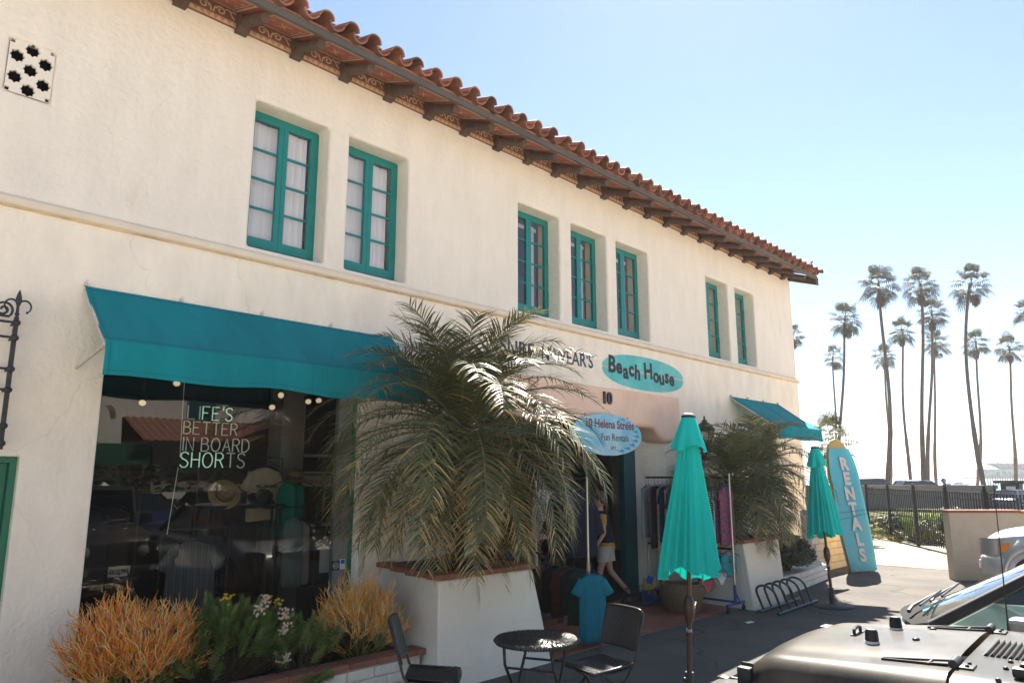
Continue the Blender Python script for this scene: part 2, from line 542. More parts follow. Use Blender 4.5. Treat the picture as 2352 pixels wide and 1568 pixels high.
# --- casement windows
def casement(x0, x1, z0, z1, curtain, k):
    w = link('window', None, bld) if False else None
    y = YF + 0.25
    fr = MB()
    fw = 0.045
    fr.box(x0, y, z0 + 0.02, x0 + fw, y + 0.07, z1); fr.box(x1 - fw, y, z0 + 0.02, x1, y + 0.07, z1)
    fr.box(x0 + fw, y, z1 - fw, x1 - fw, y + 0.07, z1); fr.box(x0 + fw, y, z0 + 0.02, x1 - fw, y + 0.07, z0 + 0.07)
    frame = fr.build('window', M_teal, bld)
    xm = (x0 + x1) / 2
    for s, (a, c) in enumerate(((x0 + fw + 0.004, xm - 0.002), (xm + 0.002, x1 - fw - 0.004))):
        sash = MB(); sw = 0.055
        ya, yb = y - 0.012, y + 0.035
        zb, zt = z0 + 0.075, z1 - fw - 0.004
        sash.box(a, ya, zb, a + sw, yb, zt); sash.box(c - sw, ya, zb, c, yb, zt)
        sash.box(a + sw, ya, zt - sw, c - sw, yb, zt); sash.box(a + sw, ya, zb, c - sw, yb, zb + 0.11)
        H = (zt - sw) - (zb + 0.11)
        for i in (1, 2, 3):
            zz = zb + 0.11 + H * i / 4
            sash.box(a + sw, ya + 0.012, zz - 0.011, c - sw, yb - 0.006, zz + 0.011)
        if s == 1:
            for zz in (z0 + 0.45, z1 - 0.4): sash.tube([(c + 0.006, ya - 0.006, zz - 0.05), (c + 0.006, ya - 0.006, zz + 0.05)], 0.008, 6)
        so = sash.build('casement', M_teal, frame)
        for i in range(4):
            za = zb + 0.11 + H * i / 4 + (0.011 if i else 0); zc = zb + 0.11 + H * (i + 1) / 4 - (0.011 if i < 3 else 0)
            g = MB()
            t = rnd.uniform(-0.003, 0.003); yy = y + 0.014
            g.add([(a + sw, yy + t, za), (c - sw, yy - t, za), (c - sw, yy - t * .5, zc), (a + sw, yy + t * .5, zc)], [(0, 1, 2, 3)])
            g.build('pane', M_pane, frame)
    yb = y + 0.09
    if curtain == 'blind':
        vs = []; fs = []
        n = 26
        for i in range(n + 1):
            x = x0 + 0.05 + (x1 - x0 - 0.16) * i / n
            yo = yb + 0.008 * math.sin(i * 0.9) + 0.006 * math.sin(i * 2.3)
            vs += [(x, yo, z0 + 0.05), (x, yo + 0.004, z1 - 0.09)]
        for i in range(n): fs.append((2 * i, 2 * i + 2, 2 * i + 3, 2 * i + 1))
        MB().add(vs, fs).build('blind', M_blind, frame)
    else:
        yb = y + 0.24
        for (p, q) in curtain:
            vs = []; fs = []; n = 8
            for i in range(n + 1):
                x = x0 + (x1 - x0) * (p + (q - p) * i / n)
                yo = yb + 0.012 * math.sin(i * 1.7)
                vs += [(x, yo, z0 + 0.08), (x, yo, z1 - 0.06)]
            for i in range(n): fs.append((2 * i, 2 * i + 2, 2 * i + 3, 2 * i + 1))
            MB().add(vs, fs).build('curtain', M_blind, frame)
        MB().box(x0 + 0.06, yb - 0.03, z1 - 0.16, x1 - 0.06, yb - 0.015, z1 - 0.10).build('curtain_rail', M_blind, frame)
CUR = ['blind', 'blind', [(0.80, 0.92)], [(0.82, 0.94)], [(0.05, 0.62), (0.82, 0.93)], [(0.05, 0.5), (0.7, 0.93)], [(0.05, 0.42), (0.62, 0.93)]]
for k, (a, c) in enumerate(WINS):
    casement(a + 0.002, c - 0.002, WZ0 + 0.004, WZ1 - 0.002, CUR[k], k)

# --- pierced star vent
vx0, vx1, vz0, vz1 = VENT
w_, h_ = vx1 - vx0, vz1 - vz0
def star(cx, cy, r):
    return [(cx + (r if i % 2 == 0 else r * 0.76) * math.cos(2 * PI * i / 16 + PI / 8 * 0), cy + (r if i % 2 == 0 else r * 0.76) * math.sin(2 * PI * i / 16)) for i in range(16)]
loops = [[(0.001, 0.001), (w_ - 0.001, 0.001), (w_ - 0.001, h_ - 0.001), (0.001, h_ - 0.001)]]
for (u, v) in ((0.50, 0.885), (0.19, 0.70), (0.81, 0.70), (0.50, 0.5), (0.19, 0.30), (0.81, 0.30), (0.50, 0.115)):
    loops.append(star(u * w_, v * h_, 0.062))
for (u, v) in ((0.06, 0.955), (0.94, 0.955), (0.06, 0.045), (0.94, 0.045)):
    loops.append([(u * w_ - 0.017, v * h_ - 0.017), (u * w_ + 0.017, v * h_ - 0.017), (u * w_ + 0.017, v * h_ + 0.017), (u * w_ - 0.017, v * h_ + 0.017)])
shape('vent_screen', loops, 0.014, wallM(vx0, YF + 0.022, vz0), M_st_u, bld)
part_box('vent_shade_panel', vx0 + 0.002, YF + 0.075, vz0 + 0.002, vx1 - 0.002, YF + 0.09, vz1 - 0.002, mat('vent_shade_black', (0.004, 0.004, 0.005), 0.9, spec=0.0))  # black sheet painted in for the shade behind the star holes

# --- shop window: frame, grey mullion, pane
shop = MB()
yg = YF + 0.12
sx0, sx1, sz0, sz1 = SHOP
shop.box(sx0, yg - 0.03, sz0, sx0 + 0.03, yg + 0.05, sz1); shop.box(sx0 + 0.03, yg - 0.03, sz1 - 0.05, sx1, yg + 0.05, sz1)
shop.box(sx0 + 0.03, yg - 0.03, sz0, sx1, yg + 0.05, sz0 + 0.05)
shopw = shop.build('shop_window', M_green, bld)
M_mull = mat('grey_mullion', (0.23, 0.245, 0.235), 0.5, var=0.1)
MB().box(sx1 - 0.22, yg - 0.035, sz0 + 0.05, sx1 - 0.05, yg + 0.06, sz1 - 0.05).build('mullion', M_mull, shopw)
MB().box(sx1 - 0.05, yg - 0.05, sz0 + 0.05, sx1, yg + 0.06, sz1 - 0.05).build('jamb_trim', M_green, shopw)
MB().add([(sx0 + 0.03, yg, sz0 + 0.05), (sx1 - 0.22, yg, sz0 + 0.05), (sx1 - 0.22, yg, sz1 - 0.05), (sx0 + 0.03, yg, sz1 - 0.05)], [(0, 1, 2, 3)]).build('pane', M_shopglass, shopw)
# stickers on the mullion: dark round badge and payment card
stk = MB(); stk.box(sx1 - 0.25, yg - 0.042, 0.98, sx1 - 0.15, yg - 0.038, 1.08)
st_o = stk.build('badge_sticker', mat('navy_print', (0.01, 0.02, 0.06), 0.5), shopw)
shape('badge_ring', [[(0.036 * math.cos(a * PI / 12), 0.036 * math.sin(a * PI / 12)) for a in range(24)], [(0.031 * math.cos(a * PI / 12), 0.031 * math.sin(a * PI / 12)) for a in range(24)]], 0.001, wallM(sx1 - 0.2, yg - 0.044, 1.03), M_white, shopw)
text('badge_lettering', 'SHOP\nSMALL', 0.018, wallM(sx1 - 0.2, yg - 0.044, 1.032), M_white, shopw, align='CENTER', depth=0.001)
MB().box(sx1 - 0.145, yg - 0.042, 0.985, sx1 - 0.075, yg - 0.038, 1.095).build('card_sticker', M_white, shopw)
MB().box(sx1 - 0.137, yg - 0.045, 1.045, sx1 - 0.085, yg - 0.043, 1.088).build('card_logo', mat('card_blue', (0.02, 0.16, 0.45), 0.5), shopw)

# --- green door on the left
dx0, dx1, dz0, dz1 = DOORL
dm = MB(); dm.box(dx0, YF + 0.10, 0.01, dx0 + 0.09, YF + 0.2, dz1); dm.box(dx1 - 0.05, YF + 0.06, 0.01, dx1, YF + 0.2, dz1); dm.box(dx0 + 0.09, YF + 0.06, dz1 - 0.05, dx1 - 0.05, YF + 0.2, dz1)
door = dm.build('door', M_green, bld)
for (a, c) in ((dx0 + 0.094, (dx0 + dx1) / 2), ((dx0 + dx1) / 2 + 0.006, dx1 - 0.054)):
    leaf = MB().box(a, YF + 0.13, 0.03, c, YF + 0.17, dz1 - 0.054)
    for (p, q) in ((0.2, 0.95), (1.1, 1.95)):
        leaf.box(a + 0.1, YF + 0.118, p, c - 0.1, YF + 0.1295, q)
    leaf.build('door_leaf', M_green, door)
# window behind the iron grille
gx0, gx1, gz0, gz1 = GW
gw = MB(); gw.box(gx0, YF + 0.2, gz0, gx0 + 0.06, YF + 0.26, gz1); gw.box(gx1 - 0.06, YF + 0.2, gz0, gx1, YF + 0.26, gz1)
gw.box(gx0 + 0.06, YF + 0.2, gz0, gx1 - 0.06, YF + 0.26, gz0 + 0.06); gw.box(gx0 + 0.06, YF + 0.2, gz1 - 0.06, gx1 - 0.06, YF + 0.26, gz1)
gwo = gw.build('window', M_green, bld)
MB().box(gx0 + 0.06, YF + 0.225, gz0 + 0.06, gx1 - 0.06, YF + 0.232, gz1 - 0.06).build('pane', M_pane, gwo)

# --- window under the small awning
wx0, wx1, wz0, wz1 = WIN8
w8 = MB(); w8.box(wx0, YF + 0.1, wz0, wx0 + 0.07, YF + 0.18, wz1); w8.box(wx1 - 0.07, YF + 0.1, wz0, wx1, YF + 0.18, wz1); w8.box(wx0 + 0.07, YF + 0.1, wz1 - 0.07, wx1 - 0.07, YF + 0.18, wz1); w8.box(wx0 + 0.07, YF + 0.1, wz0, wx1 - 0.07, YF + 0.18, wz0 + 0.07)
w8.box((wx0 + wx1) / 2 - 0.03, YF + 0.105, wz0 + 0.07, (wx0 + wx1) / 2 + 0.03, YF + 0.175, wz1 - 0.07)
w8o = w8.build('window', M_dteal, bld)
for (a, c) in ((wx0 + 0.07, (wx0 + wx1) / 2 - 0.03), ((wx0 + wx1) / 2 + 0.03, wx1 - 0.07)):
    MB().box(a, YF + 0.14, wz0 + 0.07, c, YF + 0.147, wz1 - 0.07).build('pane', M_pane, w8o)
# niche shading pier beside the entry (a shallow step in the wall)
MB().box(NICHE[0], YF - 0.055, 0.0, NICHE[0] - 0.30 + 0.02, YF - 0.013, 2.5).build('pilaster', M_st_l, bld)

# --- pink lintel over the entry, hand-modelled lower edge, corbel at its right end
n = 60
rings = []
x_a, x_b = 6.6, 12.1
for i in range(n + 1):
    x = x_a + (x_b - x_a) * i / n
    t = x
    drop = 0.0
    if x > 11.2: drop = 0.20 * min(1, (x - 11.2) / 0.12) * (1 if x < 11.98 else 0.9)
    zb = 2.86 + 0.035 * math.sin(t * 2.1) + 0.03 * nz(t * 1.7, 3.1) + 0.02 * math.sin(t * 5.3) - drop
    zt = 3.47 + 0.01 * nz(t, 9)
    yf = YF - 0.022
    lip = YF - 0.075 + 0.015 * nz(t * 2, 5)
    if x > 11.2: lip = YF - 0.12
    yb_ = YF + 0.42
    rings.append([(x, yf, zt), (x, yf - 0.002, zb + 0.33), (x, lip, zb + 0.09), (x, lip + 0.02, zb + 0.02), (x, lip + 0.07, zb), (x, yb_, zb + 0.015), (x, yb_, zb + 0.3), (x, YF - 0.004, zt)])
MB().loft(rings).build('lintel', M_pink, bld, angle=55)
for s, xx in (('1', 9.66), ('0', 9.80)):
    text('house_number', s, 0.27, wallM(xx, YF - 0.045, 3.20), M_black, bld, depth=0.012, offset=0.009)
# entry jambs: splayed plaster reveal and dark teal door frame
MB().prism([(11.22, YF + 0.50), (11.56, YF - 0.02), (12.05, YF - 0.02), (12.05, YF + 0.50)], 'z', 0.0, 2.86).build('entry_pier', M_st_l, bld)
MB().prism([(12.05, YF - 0.03), (12.05, YF + 0.01), (13.0, YF + 0.01), (13.0, YF - 0.03)], 'z', 0.0, 2.72).build('entry_pier', M_st_l, bld)
de = MB(); de.box(10.86, YF + 0.40, 0.01, 11.21, YF + 0.52, 2.9); de.box(10.80, YF + 0.36, 0.01, 10.99, YF + 0.395, 2.9); de.box(6.95, YF + 0.40, 2.62, 10.859, YF + 0.52, 2.9); de.box(6.95, YF + 0.40, 0.01, 7.1, YF + 0.52, 2.61)
de.build('door_frame', M_dteal, bld)

# --- painted lettering and the painted surfboard badge
M_navy = mat('navy_lettering', (0.018, 0.045, 0.10), 0.7, var=0.5, vscale=12)
M_bk = mat('black_lettering', (0.022, 0.024, 0.032), 0.7, var=0.3, vscale=12)
M_aqua = mat('aqua_paint', (0.10, 0.50, 0.50), 0.75, var=0.14, vscale=4, col2=(0.16, 0.55, 0.53), c2scale=3)
xs_ = 7.36
for wd, x0, x1 in (('SURF', 7.30, 8.02), ("N'", 8.20, 8.42), ("WEAR'S", 8.47, 9.47)):
    me = text_mesh(wd, 0.30, depth=0.002, offset=0.004)
    mx = max(v.co.x for v in me.vertices); mn = min(v.co.x for v in me.vertices)
    me.transform(wallM(x0, YF - 0.016, 3.755) @ Matrix.Diagonal(((x1 - x0) / (mx - mn), 1, 1, 1)) @ Matrix.Translation((-mn, 0, 0)))
    me.materials.clear(); me.materials.append(M_navy)
    link('painted_lettering', me, bld)
bx0, bx1, bzc, bh = 9.72, 12.30, 3.815, 0.30
def board_outline(s=1.0, n=48):
    pts = []
    for i in range(n):
        a = 2 * PI * i / n
        cx, sy = math.cos(a), math.sin(a)
        pts.append(((bx1 - bx0) / 2 * math.copysign(abs(cx) ** 0.86, cx) * s, bh * math.copysign(abs(sy) ** 0.86, sy) * s * (1 + 0.0 * cx)))
    return pts
bmx = (bx0 + bx1) / 2
pts = board_outline()
upb = [p for p in pts if p[1] > 0.021]; lob = [p for p in pts if p[1] < -0.003]
upb = sorted(upb, key=lambda p: -p[0]); lob = sorted(lob, key=lambda p: p[0])
upb = [(upb[0][0] + 0.01, 0.021)] + upb + [(upb[-1][0] - 0.01, 0.021)]
lob = [(lob[0][0] - 0.01, -0.003)] + lob + [(lob[-1][0] + 0.01, -0.003)]
for lp in (upb, lob): shape('painted_badge', [lp], 0.001, wallM(bmx, YF - 0.0155, bzc), M_aqua, bld)
shape('painted_stripe', [[(-1.26, 0.0), (1.26, 0.0), (1.26, 0.018), (-1.26, 0.018)]], 0.001, wallM(bmx, YF - 0.0155, bzc), mat('peach_stripe', (0.72, 0.44, 0.28), 0.8), bld)
cx = bx0 + 0.17
for i, ch in enumerate('Beach House'):
    if ch == ' ': cx += 0.13; continue
    up_ = ch.isupper()
    me = text_mesh(ch, 0.40 if up_ else 0.36, depth=0.002, offset=0.012)
    mx = max(v.co.x for v in me.vertices); mn = min(v.co.x for v in me.vertices)
    jz = [0.0, -0.01, -0.07, -0.02, -0.055, 0, -0.02, -0.045, -0.085, -0.03, -0.06][i] - 0.06
    me.transform(wallM(cx, YF - 0.0185, bzc + jz, R([3, -4, 2, -3, 4, 0, -3, 5, -4, 3, 4][i])) @ Matrix.Translation((-mn, 0, 0)))
    me.materials.clear(); me.materials.append(M_bk)
    link('painted_lettering', me, bld)
    cx += (mx - mn) + 0.018

# --- eaves: soffit panels, frieze panels, log rafter tails, fascia, tiles
def soffz(y): return 7.02 + (y - YF) * 0.36
YE = 6.52
RSP = 0.665
r0 = 3.87 - 8 * RSP
NR = 33
fr_b = MB().box(XL, YF - 0.03, 7.03, 17.66, YF + 0.4, 7.09); fr_b.build('wall_plate', M_frz, bld)
# shapes shared by all panels
def orn_strip(b, pts, w, plane):
    for (p, q) in zip(pts[:-1], pts[1:]):
        d = Vector((q[0] - p[0], q[1] - p[1])); nn = Vector((-d.y, d.x)).normalized() * w / 2
        b.add([plane(p[0] - nn.x, p[1] - nn.y), plane(q[0] - nn.x, q[1] - nn.y), plane(q[0] + nn.x, q[1] + nn.y), plane(p[0] + nn.x, p[1] + nn.y)], [(0, 1, 2, 3)])
def splane(u, v): return (u, v, soffz(v + YF) - 7.02 - 0.0045)
pw = RSP - 0.20
ob = MB()
def rect(b, u0, v0, u1, v1, w, pl):
    orn_strip(b, [(u0, v0), (u1, v0)], w, pl); orn_strip(b, [(u0, v1), (u1, v1)], w, pl)
    orn_strip(b, [(u0, v0), (u0, v1)], w, pl); orn_strip(b, [(u1, v0), (u1, v1)], w, pl)
rect(ob, -pw / 2, -0.58, pw / 2, -0.10, 0.028, splane)
rect(ob, -pw / 2 + 0.045, -0.535, pw / 2 - 0.045, -0.145, 0.010, splane)
for s in (-1, 1):
    orn_strip(ob, [(-0.07, -0.34 - 0.09 * s), (0.07, -0.34 + 0.09 * s)], 0.012, splane)
    orn_strip(ob, [(s * (pw / 2 - 0.08), -0.46), (s * (pw / 2 - 0.08), -0.38)], 0.010, splane)
    orn_strip(ob, [(s * (pw / 2 - 0.08), -0.30), (s * (pw / 2 - 0.08), -0.22)], 0.010, splane)
orn_strip(ob, [(0, -0.25), (0, -0.43)], 0.008, splane)
orn_me = ob.mesh('painted_border', M_creamp)
sp = MB(); sp.box(-RSP / 2 + 0.0, -0.66, 0, RSP / 2, 0.02, 0)
sp = MB().hexa([(-RSP / 2 + 0.002, -0.68, -0.68 * 0.36), (RSP / 2 - 0.002, -0.68, -0.68 * 0.36), (RSP / 2 - 0.002, 0.02, 0.02 * 0.36), (-RSP / 2 + 0.002, 0.02, 0.02 * 0.36),
                (-RSP / 2 + 0.002, -0.68, -0.68 * 0.36 + 0.025), (RSP / 2 - 0.002, -0.68, -0.68 * 0.36 + 0.025), (RSP / 2 - 0.002, 0.02, 0.02 * 0.36 + 0.025), (-RSP / 2 + 0.002, 0.02, 0.02 * 0.36 + 0.025)])
sof_me = sp.mesh('soffit_panel', M_redp)
fp = MB().box(-RSP / 2 + 0.002, -0.028, -0.20, RSP / 2 - 0.002, 0.0, 0.0)
fz_me = fp.mesh('frieze_panel', M_frz)
def fplane(u, v): return (u, -0.032, v)
sc = MB()
for s in (-1, 1):
    pts = [(s * 0.012, -0.125), (s * 0.018, -0.085), (s * 0.035, -0.05)]
    for i in range(22):
        a = PI - i / 21 * 2.5 * PI
        r = 0.056 * (1 - 0.70 * i / 21)
        pts.append((s * (0.092 + r * math.cos(a)), -0.078 + r * 0.85 * math.sin(a)))
    orn_strip(sc, pts, 0.017, fplane)
    orn_strip(sc, [(s * 0.140, -0.045), (s * 0.165, -0.03), (s * 0.195, -0.045), (s * 0.215, -0.085), (s * 0.245, -0.115)], 0.015, fplane)
    orn_strip(sc, [(s * 0.195, -0.045), (s * 0.235, -0.03), (s * 0.262, -0.045)], 0.012, fplane)
scr_me = sc.mesh('scroll_ornament', M_creamp)
tr = MB().box(-RSP / 2 + 0.002, -0.040, -0.20, RSP / 2 - 0.002, -0.0285, -0.145)
tri_base = tr.mesh('sawtooth_band', M_gold)
tt = MB()
nn_ = 9
for i in range(nn_):
    u = -RSP / 2 + 0.002 + (RSP - 0.004) * i / nn_; w = (RSP - 0.004) / nn_
    tt.add([(u, -0.0435, -0.198), (u + w, -0.0435, -0.198), (u + w / 2, -0.0435, -0.148)], [(0, 1, 2)])
tri_me = tt.mesh('sawtooth', M_creamp)
for i in range(NR):
    x = r0 + RSP * (i + 0.5)
    if x > 17.4 or x < 1.4: continue
    s_ = link('soffit_panel', sof_me, bld); s_.location = (x, YF, 7.02)
    s_.matrix_parent_inverse = Matrix.Translation(-Vector(bld.location))
    link('painted_border', orn_me, s_)
    f_ = link('frieze_panel', fz_me, bld); f_.location = (x, YF - 0.002, 7.028)
    link('scroll_ornament', scr_me, f_); link('sawtooth_band', tri_base, f_); link('sawtooth', tri_me, f_)
# rafter tails
def log_mesh(seed):
    rr = random.Random(seed)
    b = MB()
    L = 0.60
    pts = []; rs = []
    for k in range(8):
        t = k / 7
        y = 0.02 - (L + 0.02) * t
        pts.append((0.006 * rr.uniform(-1, 1), y, y * 0.36 - 0.085))
        rs.append(0.065 * (1 - 0.08 * t) * (0.9 if k == 7 else 1) * rr.uniform(0.96, 1.04))
    b.tube(pts, rs, 14)
    return b
for i in range(NR):
    x = r0 + RSP * i
    if x > 17.5 or x < 1.0: continue
    lo = log_mesh(i).build('rafter_tail', M_wood, bld, angle=40)
    lo.location = (x, YF, 7.02)
    cb = MB()
    cb.prism([(-0.002, -0.10), (-0.13, -0.15), (-0.135, -0.185), (-0.105, -0.195), (-0.095, -0.225), (-0.002, -0.235)], 'x', -0.066, 0.066)
    cb.prism([(-0.004, -0.005), (-0.05, -0.022), (-0.15, -0.06), (-0.15, -0.158), (-0.004, -0.098)], 'x', -0.068, 0.068)
    link('corbel', cb.mesh('corbel', M_wood), lo)
MB().hexa([(XL, 6.475, 6.74), (17.62, 6.475, 6.74), (17.62, 6.515, 6.74), (XL, 6.515, 6.74), (XL, 6.475, 6.815), (17.62, 6.475, 6.815), (17.62, 6.515, 6.815), (XL, 6.515, 6.815)]).build('fascia', M_fascia, bld)
MB().hexa([(17.60, 6.5, 6.62), (17.74, 6.5, 6.62), (17.74, 7.6, 6.99), (17.60, 7.6, 6.99), (17.60, 6.5, 6.81), (17.74, 6.5, 6.81), (17.74, 7.6, 7.2), (17.60, 7.6, 7.2)]).build('verge_beam', M_wood, bld)
# roof deck and tiles
PITCH = 0.36
def rz(y): return 6.82 + (y - 6.45) * PITCH
roof = MB().hexa([(XL - 0.1, 6.5, rz(6.5)), (17.66, 6.5, rz(6.5)), (17.66, 13.0, rz(13)), (XL - 0.1, 13.0, rz(13)), (XL - 0.1, 6.5, rz(6.5) + 0.03), (17.66, 6.5, rz(6.5) + 0.03), (17.66, 13, rz(13) + 0.03), (XL - 0.1, 13, rz(13) + 0.03)])
roof.hexa([(XL - 0.1, 13.01, rz(13)), (17.66, 13.01, rz(13)), (17.66, 19.8, rz(6.5)), (XL - 0.1, 19.8, rz(6.5)), (XL - 0.1, 13.01, rz(13) + 0.03), (17.66, 13.01, rz(13) + 0.03), (17.66, 19.8, rz(6.5) + 0.03), (XL - 0.1, 19.8, rz(6.5) + 0.03)])
roof_o = roof.build('roof', M_terra, bld)
def barrel(r0_, r1_, L, th, up, n=8, seed=0):
    b = MB(); rr = random.Random(seed)
    rings = []
    for k in range(3):
        t = k / 2
        r = r0_ + (r1_ - r0_) * t
        y = L * t
        out = []; inn = []
        for i in range(n + 1):
            a = PI * (0.04 + 0.92 * i / n)
            c, s = math.cos(a), math.sin(a)
            out.append((r * c, y, (r * s) * (1 if up else -1)))
            inn.append(((r - th) * c, y, (r - th) * s * (1 if up else -1)))
        rings.append(out + inn[::-1])
    b.loft(rings)
    return b
cov = [barrel(0.098 + 0.004 * k, 0.086, 0.46, 0.017, True, seed=k).mesh('cover_tile', M_terra, angle=50) for k in range(3)]
pan = barrel(0.098, 0.104, 0.46, 0.016, False).mesh('pan_tile', M_terra, angle=50)
TSP = 0.3145
slope = math.atan(PITCH)
ntile = int((17.62 - 1.2) / TSP)
x0t = 17.60 - TSP * ntile
for i in range(ntile + 1):
    x = x0t + TSP * i
    for row in range(2):
        y = 6.36 + row * 0.36
        c_ = link('cover_tile', cov[rnd.randrange(3)], roof_o)
        dy = rnd.uniform(-0.025, 0.02)
        c_.location = (x + rnd.uniform(-0.012, 0.012), y + dy, rz(y + dy) + 0.085 + row * 0.016 + rnd.uniform(-0.006, 0.01))
        c_.rotation_euler = (slope * 0.86 + rnd.uniform(-.03, .03), rnd.uniform(-.04, .04), rnd.uniform(-0.04, 0.04))
        if i < ntile:
            p_ = link('pan_tile', pan, roof_o)
            p_.location = (x + TSP / 2 + rnd.uniform(-.008, .008), y + 0.015 + rnd.uniform(-0.02, 0.015), rz(y) + 0.118 + row * 0.012)
            p_.rotation_euler = (slope * 0.9 + rnd.uniform(-.02, .02), rnd.uniform(-.05, .05), 0)
rest = MB()
for i in range(ntile + 1):
    x = x0t + TSP * i
    pr = []
    for (ya, yb2) in ((7.05, 13.0),):
        rgs = []
        for y in (ya, yb2):
            rgs.append([(x + 0.095 * math.cos(PI * k / 6), y, rz(y) + 0.09 + 0.095 * math.sin(PI * k / 6)) for k in range(7)])
        rest.loft(rgs, cap=False, closed=False)
ro = rest.build('upper_tile_field', M_terra, roof_o, smooth=True); ro['kind'] = 'stuff'
# ------------------------------------------------------------------ the added bounce lane behind the parked cars and the far side of it
M_bounce_lane = mat('bounce_concrete', (0.68, 0.60, 0.50), 0.9, spec=0.2, var=0.10, vscale=1.5, bump=0.3, bscale=50)
sheet('road', -60, -13.0, 60, 1.0, 0.004, M_bounce_lane, 4, 2)  # unseen pale sheet, added to bounce sunlight onto the facade
M_opp = mat('white_stucco', (0.80, 0.74, 0.65), 0.9, spec=0.2, var=0.06, vscale=1.0)
M_hedge = mat('hedge_leaf', (0.035, 0.06, 0.018), 0.7, var=0.4, vscale=5)
def hip_roof(b, x0, y0, x1, y1, z, h, o=0.4, n=14):
    # corrugated tile roof: two slopes, ridge along X
    ym = (y0 + y1) / 2
    for (ya, yb) in ((y0 - o, ym), (y1 + o, ym)):
        cols = int((x1 - x0 + 2 * o) / 0.3)
        rg = []
        for i in range(cols * 4 + 1):
            x = x0 - o + i * (x1 - x0 + 2 * o) / (cols * 4)
            dz = 0.07 * abs(math.sin(PI * i / 4))
            rg.append([(x, ya, z - 0.08 + dz), (x, yb, z + h + dz)])
        b.loft(rg, cap=False, closed=False)
wb = thing('apartment_building', 'white two storey building across the lane seen in the shop glass', 'building', (14, -24, 0))
MB().box(-25, -33, 0, 50, -24, 7.6).build('wall', M_opp, wb)
for i in range(12):
    x = -20 + i * 6
    MB().box(x, -24.0, 4.2, x + 1.4, -23.94, 6.2).build('window', M_dteal, wb)
    MB().box(x + 2.4, -23.99, 3.9, x + 4.0, -23.0, 4.1).build('balcony_slab', M_opp, wb)
b = MB(); hip_roof(b, -25, -33, 50, -24, 7.6, 1.6); b.build('roof', M_terra, wb, smooth=True)
ct = thing('tiled_cottage', 'low cottage with clay tile roof and arched chimney seen in the shop glass', 'building', (15, -16.5, 0))
MB().box(11.6, -20.5, 0, 22, -16.5, 3.5).build('wall', mat('tan_stucco', (0.36, 0.31, 0.25), 0.9, var=0.1), ct)
b = MB(); hip_roof(b, 11.6, -20.5, 22, -16.5, 3.5, 1.0, 0.6); b.build('roof', M_terra, ct, smooth=True)
ch = MB()
ch.hexa([(9.2, -18, 0), (10.7, -18, 0), (10.7, -17, 0), (9.2, -17, 0), (9.45, -17.9, 4.3), (10.5, -17.9, 4.3), (10.5, -17.1, 4.3), (9.45, -17.1, 4.3)])
arch = [(10.0 + 0.52 * math.cos(a * PI / 10), 4.31 + 0.85 * math.sin(a * PI / 10)) for a in range(11)]
arch += [(10.0 + 0.30 * math.cos(PI - a * PI / 10), 4.31 + 0.55 * math.sin(PI - a * PI / 10)) for a in range(11)]
ch.prism(arch, 'y', -17.85, -17.15)
ch.build('chimney', M_opp, ct)
MB().box(6.5, -18.5, 2.5, 11.4, -16.2, 3.3).build('green_canopy', mat('green_canvas', (0.02, 0.12, 0.07), 0.8), ct)
b = MB(); hip_roof(b, 2.5, -20, 9.0, -17, 3.4, 0.8, 0.5); b.build('side_roof', M_terra, ct, smooth=True)
MB().box(2.6, -19.9, 0, 8.9, -17.1, 3.36).build('side_wall', M_opp, ct)
# hedges and a low white wall with pointed caps on the far side of the lane
hg = MB(); rr = random.Random(3)
for i in range(9000):
    x = rr.uniform(-4, 26); fr_ = i % 2; y = (-14.6 if fr_ else -13.1) + rr.uniform(-0.4, 0.4); z = rr.uniform(0.05, 2.4 + 0.4 * nz(x * .6, 1)) if fr_ else rr.uniform(0.02, 1.28 + 0.2 * nz(x, 2))  # front row added to hide the pale wall in the glass reflection
    s = rr.uniform(0.08, 0.18)
    d = Vector((rr.uniform(-1, 1), rr.uniform(-1, 1), rr.uniform(-1, 1))).normalized(); u, w = basis(d)
    c = Vector((x, y, z))
    hg.add([c - u * s, c - w * s * 0.5, c + u * s, c + w * s * 0.5], [(0, 1, 2, 3)])
ho = hg.build('hedge', M_hedge); tag(ho, 'dark leafy hedge by the white garden wall, front row added to hide it', 'hedge')
lw_ = thing('garden_wall', 'low white wall with pointed pier caps across the lane', 'wall', (11, -13.6, 0))
MB().box(-4, -13.8, 0, 26, -13.6, 1.45).build('wall', M_opp, lw_)
for i in range(8):
    x = -3 + i * 4
    p = MB().box(x - 0.3, -13.9, 0, x + 0.3, -13.5, 1.5)
    p.add([(x - 0.36, -13.96, 1.501), (x + 0.36, -13.96, 1.501), (x + 0.36, -13.44, 1.501), (x - 0.36, -13.44, 1.501), (x, -13.7, 1.85)], [(0, 1, 4), (1, 2, 4), (2, 3, 4), (3, 0, 4), (3, 2, 1, 0)])
    p.build('pier', M_opp, lw_)
